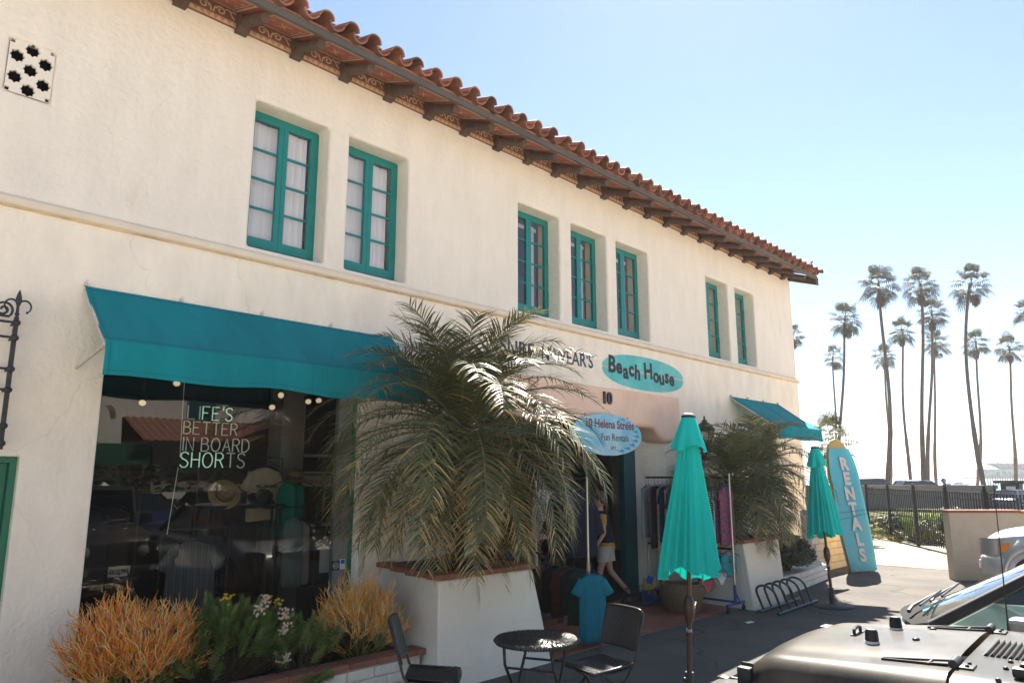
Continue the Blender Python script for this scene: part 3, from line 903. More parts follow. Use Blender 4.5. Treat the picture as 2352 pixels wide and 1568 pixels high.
# ------------------------------------------------------------------ awnings
M_awn = mat('teal_canvas', (0.004, 0.27, 0.315), 0.8, spec=0.2, var=0.17, vscale=1.6, bump=0.35, bscale=35, trans=0.22, stretch=(1.6, 0.5, 0.5))
M_seam = mat('canvas_seam', (0.002, 0.11, 0.13), 0.85)
M_pipe = mat('white_pipe', (0.62, 0.55, 0.46), 0.55, var=0.15, vscale=20)
def awning(label, x0, x1, zt, yf, zf, val, seams, nclip):
    yt = YF - 0.045
    t = thing('awning', label, 'awning', ((x0 + x1) / 2, YF, zt))
    nx, ny = 40, 8
    def P(u, v, off=0.0):
        x = x0 + (x1 - x0) * u
        sag = -0.03 * math.sin(PI * v) - 0.012 * math.sin(PI * v) * math.sin(u * 9 + 1)
        return (x, yt + (yf - yt) * v, zt + (zf - zt) * v + sag + off + 0.012 * nz(x * 2, v * 3) * math.sin(PI * v))
    vs = [P(i / nx, j / ny) for j in range(ny + 1) for i in range(nx + 1)]
    fs = [(j * (nx + 1) + i, j * (nx + 1) + i + 1, (j + 1) * (nx + 1) + i + 1, (j + 1) * (nx + 1) + i) for j in range(ny) for i in range(nx)]
    MB().add(vs, fs).build('canopy', M_awn, t, smooth=True)
    def Q(u, w, off=0.0):
        x = x0 + (x1 - x0) * u
        rip = 0.012 * math.sin(x * 7.3) * w + 0.030 * nz(x * 3.1, w * 1.2) * w + 0.012 * nz(x * 11 + w * 3, w * 6)
        return (x, yf - 0.012 - rip - 0.03 * w * 0 - off, zf - val * w - (0.010 * math.sin(x * 5) + 0.02 * nz(x * 1.3, 4)) * w)
    vs = [Q(i / (nx * 2), j / 6) for j in range(7) for i in range(nx * 2 + 1)]
    fs = [(j * (nx * 2 + 1) + i, j * (nx * 2 + 1) + i + 1, (j + 1) * (nx * 2 + 1) + i + 1, (j + 1) * (nx * 2 + 1) + i) for j in range(6) for i in range(nx * 2)]
    va = MB().add(vs, fs).build('valance', M_awn, t, smooth=True)
    s = MB()
    for u in seams:
        s.tube([P(u, j / 8, 0.003) for j in range(9)] + [Q(u, j / 4, 0.003) for j in range(5)], 0.0022, 4)
    s.tube([Q(i / 40, 0.86, 0.002) for i in range(41)], 0.0018, 4)
    s.tube([P(i / 40, 0.94, 0.003) for i in range(41)], 0.0018, 4)
    s.tube([P(i / 40, 0.045, 0.003) for i in range(41)], 0.0018, 4)
    s.build('seam', M_seam, t)
    MB().tube([(x0 + 0.01, yf + 0.012, zf - 0.02), (x1 - 0.01, yf + 0.012, zf - 0.02)], 0.014, 8).build('front_bar', M_pipe, t)
    for x in (x0 + 0.008, x1 - 0.008):
        sx = -1 if x < (x0 + x1) / 2 else 1
        a = MB().tube([(x, yt + 0.02, zt - 0.03), (x, yf + 0.02, zf - 0.035)], 0.013, 8)
        a.tube([(x, yf + 0.02, zf - 0.045), (x - 0.05 * (1 if sx < 0 else -1) * 0 + 0.0, YF - 0.02, zf - 0.16)], 0.012, 8)
        a.sphere((x, yf + 0.02, zf - 0.04), 0.02, 8, 5)
        a.build('frame_arm', M_pipe, t, angle=40)
    for i in range(nclip):
        x = x0 + 0.01 + (x1 - x0 - 0.02) * i / (nclip - 1)
        MB().box(x - 0.012, yt - 0.01, zt + 0.002, x + 0.012, YF - 0.013, zt + 0.035).tube([(x - 0.012, yt, zt + 0.035), (x, yt - 0.006, zt + 0.05), (x + 0.012, yt, zt + 0.056)], 0.004, 5).build('clip', M_pipe, t)
    return t
awning('wide teal canvas awning over the large shop window', 1.95, 5.36, 3.69, 6.46, 3.11, 0.29, (0.012, 0.565), 5)
awning('short teal canvas awning beyond the lantern near the building corner', 14.15, 16.45, 3.66, 6.22, 3.03, 0.26, (0.03, 0.5, 0.97), 4)

# ------------------------------------------------------------------ iron window grille
M_iron = mat('wrought_iron', (0.045, 0.042, 0.042), 0.55, metal=0.35, var=0.35, vscale=25, bump=0.4, bscale=60)
gr = thing('iron_grille', 'wrought iron window grille with scrolls and fleur de lis finial', 'window grille', (0.75, YF, 2.25))
yq = YF - 0.17
for x in (1.44, 0.02):
    MB().box(x - 0.016, yq - 0.016, 2.22, x + 0.016, yq + 0.016, 3.30).build('upright', M_iron, gr)
for z in (2.27, 2.41, 2.70, 2.87, 3.13, 3.255):
    r_ = MB().tube([(0.02, yq, z), (1.42, yq, z)], 0.011, 6)
    for x in (1.44, 0.02):
        r_.sphere((x, yq - 0.012, z - 0.002), 0.032, 12, 8, (1, 0.55, 0.9))
    r_.build('cross_bar', M_iron, gr, angle=50)
    MB().tube([(1.44, yq + 0.016, z), (1.44, YF, z)], 0.010, 6).build('wall_tie', M_iron, gr)
for x in [0.2 + 0.2 * i for i in range(6)]:
    MB().tube([(x, yq + 0.012, 2.27), (x, yq + 0.012, 3.255)], 0.008, 6).build('upright_bar', M_iron, gr)
def finial(x):
    b = MB()
    b.tube([(x, yq, 3.29), (x, yq, 3.40)], [0.013, 0.011], 8)
    b.lathe([(0.013, 0), (0.02, 0.012), (0.013, 0.024)], (x, yq, 3.315), 10)
    b.tube([(x, yq, 3.395), (x, yq, 3.44), (x, yq, 3.49), (x, yq, 3.535)], [0.012, 0.026, 0.017, 0.002], 8)
    for s in (-1, 1):
        pts = []
        for i in range(13):
            a = PI * 0.02 + i / 12 * PI * 1.32
            pts.append((x + s * (0.048 - 0.046 * math.cos(a) * 1.0), yq, 3.395 + 0.052 * math.sin(a)))
        b.tube(pts, [0.010 - 0.004 * i / 12 for i in range(13)], 6)
        b.sphere(pts[-1], 0.011, 8, 5)
    return b
for x in (1.44, 0.02): finial(x).build('finial', M_iron, gr, angle=50)
for (xc, s) in ((1.36, 1), (0.10, -1), (0.62, 1), (0.84, -1)):
    pts = []
    for i in range(34):
        a = i / 33 * PI * 3.6
        r = 0.075 * (1 - i / 33 * 0.86)
        pts.append((xc - s * 0.02 - s * r * math.sin(a + PI), yq, 3.355 - r * math.cos(a)))
    pts = [(xc - s * 0.22, yq, 3.50), (xc - s * 0.17, yq, 3.40), (xc - s * 0.10, yq, 3.30)] + pts[2:]
    MB().tube(pts, [0.011] * 4 + [0.010] * (len(pts) - 4), 6).build('scroll', M_iron, gr, angle=50)

# ------------------------------------------------------------------ lantern on the wall
lt = thing('wall_lantern', 'black metal wall lantern with glazed sides beside the entry', 'lantern', (12.52, YF - 0.02, 2.35))
lc = (12.52, YF - 0.30, 0)
def hexl(prof, m, nm, n=6):
    MB().lathe([(r, z) for r, z in prof], (lc[0], lc[1], 0), n).build(nm, m, lt)
hexl([(0.17, 2.86), (0.19, 2.88), (0.18, 2.91), (0.07, 3.02), (0.05, 3.03), (0.045, 3.06), (0.015, 3.08), (0.02, 3.11), (0.002, 3.15)], M_iron, 'roof_cap')
hexl([(0.06, 2.30), (0.085, 2.33), (0.09, 2.55), (0.12, 2.57), (0.12, 2.60), (0.10, 2.61)], M_iron, 'base')
cg = MB()
for i in range(6):
    a = 2 * PI * i / 6
    cg.tube([(lc[0] + 0.10 * math.cos(a), lc[1] + 0.10 * math.sin(a), 2.60), (lc[0] + 0.155 * math.cos(a), lc[1] + 0.155 * math.sin(a), 2.87)], 0.010, 5)
cg.build('cage', M_iron, lt)
MB().lathe([(0.093, 2.605), (0.145, 2.865)], (lc[0], lc[1], 0), 6, cap=False).build('pane', glass('lantern_glass', (0.8, 0.78, 0.7)), lt)
MB().tube([(lc[0], lc[1] + 0.08, 2.45), (lc[0], YF - 0.03, 2.45)], 0.018, 8).box(lc[0] - 0.06, YF - 0.03, 2.33, lc[0] + 0.06, YF - 0.012, 2.57).build('bracket', M_iron, lt)
shape('badge', [[(0.04 * math.cos(a * PI / 10), 0.06 * math.sin(a * PI / 10)) for a in range(20)]], 0.003, Matrix.Translation((lc[0] - 0.045, lc[1] - 0.085, 2.43)) @ Matrix.Rotation(R(-30), 4, 'Z') @ Matrix.Rotation(PI / 2, 4, 'X'), M_white, lt)

# ------------------------------------------------------------------ hanging oval sign
os_ = thing('hanging_sign', 'oval pale blue hanging sign for Helena Street rentals under the lintel', 'sign', (9.70, YF - 0.06, 2.32))
ov = lambda a_, b_, n=48: [(a_ * math.cos(2 * PI * i / n), b_ * math.sin(2 * PI * i / n)) for i in range(n)]
syo = YF - 0.13
sm = wallM(9.68, syo, 2.68)
M_sgn = mat('sign_blue', (0.16, 0.50, 0.66), 0.45, col2=(0.45, 0.68, 0.74), c2scale=1.6, c2lo=0.40, c2hi=0.6)
shape('sign_board', [ov(0.95, 0.335)], 0.012, sm, M_sgn, os_)
sm2 = wallM(9.68, syo - 0.014, 2.68)
fl = mat('flame_blue', (0.05, 0.36, 0.60), 0.5)
rr = random.Random(5)
for k in range(9):
    a = R(-62 + k * 15)
    x, y = 0.86 * math.cos(a), 0.30 * math.sin(a)
    lp = [(x, y - 0.02), (x - 0.10, y - 0.005), (x - 0.16 - 0.05 * rr.random(), y + 0.03), (x - 0.10, y + 0.022), (x - 0.05, y + 0.045), (x, y + 0.03)]
    shape('flame_print', [lp], 0.0006, sm2, fl, os_)
M_red = mat('maroon_print', (0.24, 0.035, 0.035), 0.6)
M_dk = mat('dark_print', (0.05, 0.045, 0.045), 0.6)
text('sign_lettering', '10 Helena Street ·', 0.195, wallM(9.78, syo - 0.015, 2.785), M_red, os_, align='CENTER', depth=0.0008, offset=0.004)
text('sign_lettering', 'Fun Rentals', 0.165, wallM(9.86, syo - 0.015, 2.585), M_dk, os_, align='CENTER', depth=0.0008)
text('sign_lettering', 'urs', 0.12, wallM(9.80, syo - 0.015, 2.44), mat('red_print', (0.5, 0.05, 0.04), 0.6), os_, align='CENTER', depth=0.0008)
for x in (9.1, 10.26): MB().tube([(x, syo, 2.90), (x, syo + 0.02, 3.0)], 0.004, 5).build('hanger_wire', M_iron, os_)

# ------------------------------------------------------------------ planters
M_plw = mat('planter_stucco', (0.80, 0.73, 0.62), 0.88, spec=0.2, var=0.05, vscale=2, bump=0.4, bscale=16)
M_cap = mat('cap_brick', (0.30, 0.115, 0.07), 0.8, var=0.28, vscale=14, bump=0.3, bscale=50, rand=0.22)
M_soil = mat('soil', (0.055, 0.038, 0.026), 0.95, var=0.4, vscale=20, bump=0.8, bscale=30)
def planter(label, bx0, bx1, by0, tx0, tx1, ty0, z, sk=0.15):
    t = thing('raised_planter', label, 'planter', ((bx0 + bx1) / 2, (by0 + YF) / 2, 0))
    yb = YF - 0.015
    w = MB().hexa([(bx0, by0, -0.02), (bx1, by0, -0.02), (bx1, yb, -0.02), (bx0 + sk * 0.8, yb, -0.02), (tx0, ty0, z), (tx1, ty0, z), (tx1, yb, z), (tx0 + sk, yb, z)])
    wo_ = w.build('planter_wall', M_plw, t); bevel(wo_, 0.02, 2)
    cw = 0.21; h = 0.055
    n = max(4, int((tx1 - tx0) / 0.31))
    def brick(x0, y0, x1, y1):
        MB().bbox(x0, y0, z + 0.002, x1, y1, z + h + rnd.uniform(0, 0.006), 0.012).build('cap_brick', M_cap, t)
    L = tx1 - tx0 + 0.05
    for i in range(n):
        a = tx0 - 0.025 + L * i / n; c = tx0 - 0.025 + L * (i + 1) / n
        brick(a + 0.004, ty0 - 0.03 + rnd.uniform(-.004, .004), c - 0.004, ty0 - 0.03 + cw)
    m = max(3, int((yb - ty0 - cw) / 0.31))
    for i in range(m):
        a = ty0 - 0.03 + cw + (yb - ty0 - cw) * i / m; c = a + (yb - ty0 - cw) / m
        sh = sk * (i + 0.5) / m
        brick(tx0 - 0.03 + sh, a + 0.006, tx0 - 0.03 + cw + sh, c - 0.004)
        brick(tx1 + 0.03 - cw, a + 0.006, tx1 + 0.03, c - 0.004)
    MB().prism([(tx0 + cw - 0.02, ty0 + cw - 0.02), (tx1 - cw + 0.02, ty0 + cw - 0.02), (tx1 - cw + 0.02, yb - 0.01), (tx0 + sk + cw - 0.02, yb - 0.01)], 'z', z + 0.003, z + 0.03).build('soil', M_soil, t)
    return t
planter('white battered planter with brick cap holding the big date palm', 4.83, 6.49, 5.57, 4.98, 6.37, 5.75, 0.985, 0.34)
planter('white battered planter with brick cap behind the bicycle rack', 11.03, 12.20, 5.38, 11.0, 12.28, 5.49, 0.985)
# low white brick planter under the shop window
lp_ = thing('brick_planter', 'low white painted brick planter with terracotta cap under shop window', 'planter', (2.0, 5.9, 0))
M_wbrick = mat('white_brick', (0.74, 0.69, 0.60), 0.85, var=0.10, vscale=8, bump=0.4, bscale=40, rand=0.07)
M_mort = mat('painted_mortar', (0.62, 0.56, 0.47), 0.9, var=0.15, vscale=15)
MB().box(-3.0, 5.875, 0, 4.86, 6.02, 0.30).build('mortar_core', M_mort, lp_)
bk = [MB().bbox(0, 0, 0, 0.285, 0.10, 0.088, 0.008).mesh('brick', M_wbrick), MB().bbox(0, 0, 0, 0.29, 0.22, 0.052, 0.010).mesh('cap_brick', M_cap)]
for c in range(3):
    for i in range(9):
        x = 2.25 + i * 0.295 + (0.147 if c % 2 else 0)
        if x + 0.285 > 4.87: continue
        o = link('brick', bk[0], lp_); o.location = (x, 5.855 + rnd.uniform(-.004, .004), 0.004 + c * 0.098)
for i in range(10):
    x = 1.95 + i * 0.297
    if x + 0.29 > 4.98: continue
    o = link('cap_brick', bk[1], lp_); o.location = (x, 5.835 + rnd.uniform(-.005, .005), 0.302 + rnd.uniform(0, .004)); o.rotation_euler = (0, 0, rnd.uniform(-.012, .012))
MB().box(-2.9, 6.06, 0.0, 4.95, YF - 0.02, 0.28).build('soil', M_soil, lp_)
# low planter round the dark shrub by the corner
lp2 = thing('brick_planter', 'low white painted brick planter round the dark shrub', 'planter', (14.5, 5.9, 0))
MB().prism([(12.05, 5.66), (13.5, 5.72), (15.3, 5.92), (15.9, 6.3), (15.9, YF - 0.03), (12.05, YF - 0.03)], 'z', 0.0, 0.30).build('mortar_core', M_mort, lp2)
for c in range(3):
    for i in range(12):
        x = 12.1 + i * 0.295 + (0.147 if c % 2 else 0)
        if x > 15.2: continue
        o = link('brick', bk[0], lp2)
        yy = 5.64 + max(0, (x - 12.05)) * 0.045 if x < 13.5 else 5.70 + (x - 13.5) * 0.111
        o.location = (x, yy - 0.005, 0.004 + c * 0.1); o.rotation_euler = (0, 0, 0.05 if x < 13.5 else 0.105)
# sunlit white block wall beyond the building corner
bw = thing('block_wall', 'cream painted block wall behind the surfboard sign', 'wall', (17.0, 6.6, 0))
M_blk = mat('cream_block', (0.74, 0.64, 0.50), 0.85, var=0.08, vscale=4, bump=0.3, bscale=25, rand=0.06)
MB().box(15.95, 6.45, 0, 18.9, 6.62, 1.30).build('mortar_core', M_mort, bw)
blk = MB().bbox(0, 0, 0, 0.40, 0.06, 0.14, 0.014).mesh('block', M_blk)
for c in range(9):
    for i in range(8):
        x = 15.95 + i * 0.41 - (0.2 if c % 2 else 0)
        if x < 15.9: continue
        if x + 0.4 > 19.0: continue
        o = link('block', blk, bw); o.location = (x, 6.405, 0.005 + c * 0.147)
# ------------------------------------------------------------------ plants
M_frond = mat('palm_leaf', (0.125, 0.135, 0.055), 0.42, spec=0.4, var=0.30, vscale=5, rand=0.35, trans=0.25)
M_frondy = mat('palm_leaf_yellow', (0.46, 0.33, 0.12), 0.38, spec=0.5, var=0.3, vscale=6, rand=0.25, trans=0.30)
M_frondd = mat('palm_leaf_dry', (0.26, 0.17, 0.085), 0.6, var=0.3, vscale=8, trans=0.2)
M_rachis = mat('palm_rachis', (0.16, 0.15, 0.055), 0.45, var=0.2)
M_trunk = mat('palm_trunk', (0.075, 0.055, 0.038), 0.9, var=0.4, vscale=18, bump=0.8, bscale=40)

def frond(origin, az, e0, L, droop, rr, yellow=0.0, npair=40, dry=False, llen=0.34):
    """one feather leaf: rachis tube + two ranks of narrow leaflets"""
    b = MB()
    o = Vector(origin)
    n = 18
    pts = []
    e = e0; p = o.copy(); tw = rr.uniform(-0.25, 0.25)
    az_ = az
    ds = L / n
    for i in range(n + 1):
        pts.append(p.copy())
        d = Vector((math.cos(az_) * math.cos(e), math.sin(az_) * math.cos(e), math.sin(e)))
        p = p + d * ds
        e -= droop / n * (0.45 + 1.25 * i / n)
        e = max(e, -1.50)
        az_ += tw / n
    b.cur = 2
    b.tube(pts, [0.011 * (1 - 0.85 * i / n) + 0.0015 for i in range(n + 1)], 4)
    for k in range(npair):
        t = 0.10 + 0.90 * (k + 0.5) / npair
        f = t * n; i = min(n - 1, int(f)); fr = f - i
        c = pts[i].lerp(pts[i + 1], fr)
        d = (pts[i + 1] - pts[i]).normalized()
        side = d.cross(Vector((0, 0, 1)))
        if side.length < 0.05: side = Vector((math.sin(az), -math.cos(az), 0))
        side.normalize()
        up = side.cross(d).normalized()
        ll = llen * (0.30 + 0.95 * math.sin(PI * min(1, (t * 0.80 + 0.12)))) * rr.uniform(0.88, 1.1)
        for s in (-1, 1):
            if rr.random() < 0.07: continue
            fw = 0.35 + 0.75 * t
            dd = (side * s + d * fw * rr.uniform(0.75, 1.25) + up * rr.uniform(0.05, 0.45)).normalized()
            w = 0.0092 * rr.uniform(0.85, 1.2) * (1 - 0.25 * t)
            q = c.copy(); rows = []
            g = rr.uniform(0.3, 1.25)
            ns = 4
            wv = dd.cross(up).normalized() if dd.cross(up).length > 1e-3 else side
            for j in range(ns + 1):
                ww = w * (0.7, 1.0, 0.85, 0.5, 0.08)[j]
                rows.append((q - wv * ww, q + wv * ww))
                q = q + dd * (ll / ns)
                dd = (dd + Vector((0, 0, -0.22 * g))).normalized()
            yl = yellow + (0.18 if t > 0.7 else 0)
            x_ = rr.random()
            jy = 0 if x_ < yl * 0.35 else (2 if x_ < yl * 0.9 else (3 if x_ < yl * 1.5 else 9))
            for j in range(ns):
                b.cur = 1 if j >= jy else 0
                b.add([rows[j][0], rows[j][1], rows[j + 1][1], rows[j + 1][0]], [(0, 1, 2, 3)])
    return b

def date_palm(label, base, crown, nfr, Lr, seed, r_tr=0.085, skirt=None, npair=40, elo=-70, ymul=1.0):
    rr = random.Random(seed)
    t = thing('date_palm', label, 'palm', base)
    n = 12
    pts = []
    B, C = Vector(base), Vector(crown)
    for i in range(n + 1):
        u = i / n
        p = B.lerp(C, u) + Vector((0.05 * math.sin(u * 3.0), 0, 0))
        pts.append(p)
    tk = MB().tube(pts, [r_tr * (1.35 - 0.45 * min(1, i / 3)) + (0.03 if i > n - 3 else 0) for i in range(n + 1)], 12)
    tko = tk.build('trunk', M_trunk, t, angle=60)
    sc = MB()
    for i in range(300):
        u = rr.random() * 0.98
        f = u * n; k = min(n - 1, int(f)); c = pts[k].lerp(pts[k + 1], f - k)
        a = i * 2.39996
        rad = r_tr * (1.35 - 0.45 * min(1, f / 3)) + (0.02 if u > .8 else 0)
        dr = Vector((math.cos(a), math.sin(a), 0)); tg = Vector((-math.sin(a), math.cos(a), 0))
        p0 = c + dr * rad * 0.92; s = rr.uniform(0.016, 0.028)
        tip = p0 + dr * rr.uniform(0.02, 0.05) + Vector((0, 0, rr.uniform(0.03, 0.07)))
        sc.add([p0 - tg * s - Vector((0, 0, .015)), p0 + tg * s - Vector((0, 0, .015)), tip + tg * s * 0.4, tip - tg * s * 0.4, p0 + Vector((0, 0, .03))], [(0, 1, 2, 3), (3, 2, 4)])
    so = sc.build('leaf_base', M_trunk, tko); so['kind'] = 'stuff'
    for i in range(nfr):
        u = (i + 0.5) / nfr
        e0 = R(82 - (82 - elo) * u ** 0.95) + rr.uniform(-0.10, 0.10)
        az = i * 2.39996 + rr.uniform(-0.2, 0.2)
        L = Lr * (0.34 + 0.70 * math.sin(PI * (0.16 + 0.60 * u))) * rr.uniform(0.9, 1.08)
        dr = (0.75 + 1.0 * math.sin(PI * min(1, u * 0.85 + 0.08))) * rr.uniform(0.85, 1.25)
        oz = Vector((math.cos(az) * 0.05, math.sin(az) * 0.05, 0.10 - 0.32 * u))
        # the palm grows close to the facade: fronds that would enter the wall are turned along it
        yend = crown[1] + math.sin(az) * math.cos(max(e0, -0.2)) * L * 0.62
        if yend > YF - 0.25:
            k = (YF - 0.25 - crown[1]) / (math.sin(az) * L * 0.62 + 1e-6)
            k = max(-1, min(1, k))
            az = math.asin(max(-1, min(1, math.sin(az) * k))) if math.cos(az) > 0 else PI - math.asin(max(-1, min(1, math.sin(az) * k)))
        yl = (max(0.0, (u - 0.35) * 0.95) + 0.22 * max(0, math.cos(az + 0.5))) * rr.uniform(0.3, 1.4) * ymul  # yellow of older fronds, plus backlit glow painted on the right side
        fb = frond(C + oz, az, e0, L, dr, rr, yl, npair)
        fb.build('frond', [M_frond, M_frondy, M_rachis], t, smooth=True)
    for (az, e0, L) in (skirt or []):
        fb = frond(C + Vector((0, 0, -0.3)), az, e0, L, 0.9, rr, 0.9, 30)
        fb.build('dry_frond', [M_frondd, M_frondy, M_rachis], t, smooth=True)
    return t
date_palm('big pygmy date palm with drooping feathery fronds in front of the entry', (5.66, 6.30, 0.98), (5.47, 5.98, 2.58), 100, 1.84, 11,
          skirt=[(R(190), R(-60), 1.5), (R(-20), R(-55), 1.6), (R(-60), R(-70), 1.6), (R(10), R(-60), 1.5)], npair=42, elo=-34)
date_palm('shaded pygmy date palm behind the rear umbrella', (11.45, 6.1, 0.98), (11.62, 5.95, 2.02), 56, 1.32, 23, npair=34, r_tr=0.07, elo=-45, ymul=0.25)
date_palm('shaded pygmy date palm beside the small awning', (12.9, 6.2, 0.28), (12.9, 6.05, 2.20), 50, 1.45, 29, npair=34, r_tr=0.07, elo=-45, ymul=0.25)

# --- fire stick shrubs
M_fs = [mat('firestick_green', (0.24, 0.24, 0.07), 0.5, var=0.3, vscale=10), mat('firestick_yellow', (0.84, 0.45, 0.06), 0.45, var=0.25, vscale=10), mat('firestick_orange', (0.88, 0.27, 0.055), 0.45, var=0.3, vscale=8), mat('firestick_pale', (0.86, 0.60, 0.26), 0.45, var=0.2, vscale=10)]
def firestick(label, c, rad, hgt, seed, mix, nst=46):
    rr = random.Random(seed)
    t = thing('fire_stick_shrub', label, 'shrub', c)
    low, tip = MB(), MB()
    def grow(p, d, L, r, lev):
        q = p + d * L
        q += Vector((rr.uniform(-1, 1), rr.uniform(-1, 1), 0)) * 0.012
        b = low if lev < 2 else tip
        if lev >= 2:
            x = rr.random()
            b.cur = 0 if x < mix[0] else (1 if x < mix[1] else 2)
        mid = p.lerp(q, 0.5) + Vector((rr.uniform(-1, 1), rr.uniform(-1, 1), rr.uniform(-.3, .3))) * 0.022
        b.tube([p, mid, q], [r, r * 0.9, r * (0.75 if lev < 5 else 0.45)], 3, cap=False)
        if lev >= 5: return
        for k in range(2 if rr.random() < 0.72 else 3):
            nd = (d + Vector((rr.uniform(-1, 1), rr.uniform(-1, 1), rr.uniform(-0.25, 0.85))) * (0.52 if lev < 3 else 0.40)).normalized()
            rel = (q - C0); lim = math.hypot(rel.x / rad, rel.y / rad) ** 2 + (rel.z / hgt) ** 2
            if lim > rr.uniform(0.8, 1.5) and lev > 2: continue
            grow(q, nd, L * rr.uniform(0.70, 0.98), r * 0.82, lev + 1)
    C0 = Vector(c)
    for i in range(nst):
        a = rr.uniform(0, 2 * PI); ph = rr.random() ** 0.6
        d = Vector((math.cos(a) * ph * 1.15, math.sin(a) * ph * 1.15, 0.45 + 0.75 * (1 - ph * .7))).normalized()
        rr0 = rad * 0.25 * rr.random()
        grow(C0 + Vector((math.cos(a) * rr0, math.sin(a) * rr0, 0)), d, hgt * rr.uniform(0.17, 0.24), 0.0088, 0)
    low.build('stem', M_fs[0], t, smooth=True)
    tip.build('branch_tips', [M_fs[3], M_fs[1], M_fs[2]], t, smooth=True)['kind'] = 'stuff'
    return t
firestick('orange fire stick shrub beside the shop window edge', (2.40, 6.50, 0.26), 0.52, 0.86, 4, (0.28, 0.55), 58)
firestick('yellow fire stick shrub growing against the palm planter', (4.42, 6.32, 0.26), 0.38, 0.86, 9, (0.40, 0.88), 44)

# --- needle leaved green bush with yellow and faded flower heads
M_nl = mat('needle_leaf', (0.13, 0.21, 0.05), 0.45, var=0.35, vscale=4, trans=0.2)
M_nl2 = mat('needle_leaf_pale', (0.23, 0.29, 0.085), 0.45, var=0.3, vscale=4, trans=0.2)
M_stem = mat('woody_stem', (0.06, 0.045, 0.025), 0.85, var=0.3)
M_yel = mat('yellow_petal', (0.75, 0.47, 0.03), 0.6, var=0.2)
M_tan = mat('seed_head', (0.52, 0.40, 0.29), 0.8, var=0.25, vscale=30)
def needle_shoot(b, p, d, L, rr, n=46, ll=0.07):
    d = d.normalized(); u, w = basis(d)
    for i in range(n):
        t = (i + 0.5) / n
        c = p + d * L * t
        a = i * 2.4 + rr.uniform(-.3, .3)
        o = u * math.cos(a) + w * math.sin(a)
        dd = (o * (0.95 - 0.5 * t) + d * (0.55 + 0.7 * t)).normalized()
        l = ll * (0.75 + 0.4 * math.sin(PI * t)) * rr.uniform(0.8, 1.15)
        wv = d.cross(o).normalized() * 0.0042
        m = c + dd * l * 0.55 + d * l * 0.05; e = c + dd * l * 0.9 + d * l * 0.28
        b.add([c - wv, c + wv, m + wv, m - wv, e], [(0, 1, 2, 3), (3, 2, 4)])
def needle_bush(label, c, rx, ry, hz, nshoot, seed, flowers=(), trailing=()):
    rr = random.Random(seed)
    t = thing('needle_bush', label, 'bush', c)
    C0 = Vector(c)
    st, lf, lf2 = MB(), MB(), MB()
    for i in range(nshoot):
        a = rr.uniform(0, 2 * PI); ph = rr.random() ** 0.5
        zz = math.sqrt(max(0, 1 - ph * ph))
        p = C0 + Vector((rx * ph * math.cos(a), ry * ph * math.sin(a), hz * (0.25 + 0.75 * zz) * rr.uniform(0.55, 1.0)))
        d = Vector((math.cos(a) * ph * 0.8, math.sin(a) * ph * 0.8, 0.75 + rr.uniform(-.2, .3)))
        d.x += rr.uniform(-.3, .3); d.y += rr.uniform(-.3, .3)
        b0 = C0 + Vector((rr.uniform(-.15, .15), rr.uniform(-.12, .12), 0))
        st.tube([b0, b0.lerp(p, 0.55) + Vector((0, 0, -0.05)), p + d.normalized() * 0.1], [0.008, 0.006, 0.004], 4, cap=False)
        needle_shoot(lf2 if rr.random() < 0.28 else lf, p, d, rr.uniform(0.13, 0.22), rr)
    for (q, d, L) in trailing:
        q = Vector(q); d = Vector(d)
        st.tube([C0 + Vector((0.3, -0.2, 0.1)), q], 0.006, 4, cap=False)
        for k in range(5): needle_shoot(lf2, q + Vector((rr.uniform(-.05, .05), rr.uniform(-.05, .05), rr.uniform(-.03, .03))), d + Vector((rr.uniform(-.6, .6), rr.uniform(-.6, .6), rr.uniform(0, .5))), L, rr)
    st.build('stem', M_stem, t)
    lf.build('foliage', M_nl, t)['kind'] = 'stuff'
    lf2.build('young_foliage', M_nl2, t)['kind'] = 'stuff'
    for (q, kind) in flowers:
        fb = MB(); q = Vector(q)
        for k in range(14 if kind == 'y' else 22):
            cc = q + Vector((rr.gauss(0, .032), rr.gauss(0, .025), rr.gauss(0, .024)))
            if kind == 'y':
                for m in range(5):
                    a = 2 * PI * m / 5
                    fb.add([cc, cc + Vector((0.014 * math.cos(a), 0.014 * math.sin(a), 0.016)), cc + Vector((0.014 * math.cos(a + .9), 0.014 * math.sin(a + .9), 0.016))], [(0, 1, 2)])
            else:
                fb.sphere(cc, rr.uniform(0.008, 0.014), 6, 4)
        fb.build('flower_head', M_yel if kind == 'y' else M_tan, t)['kind'] = 'stuff'
    return t
needle_bush('dense green needle leaved bush with tan seed heads under shop window', (3.16, 6.45, 0.27), 0.56, 0.42, 0.54, 200, 31,
            flowers=[((3.02, 6.22, 0.98), 'y'), ((3.33, 6.12, 0.97), 't'), ((3.42, 6.10, 0.92), 'y'), ((3.46, 6.04, 0.83), 't'), ((3.25, 6.04, 0.90), 't'), ((3.44, 5.98, 0.72), 't'), ((3.42, 5.94, 0.50), 't')])
needle_bush('small green needle leaved bush spilling over the brick cap', (3.72, 6.16, 0.27), 0.30, 0.24, 0.36, 46, 33,
            trailing=[((3.66, 5.80, 0.30), (0.5, -0.5, 0.2), 0.10), ((3.61, 5.81, 0.26), (-0.1, -0.6, 0.1), 0.10)])
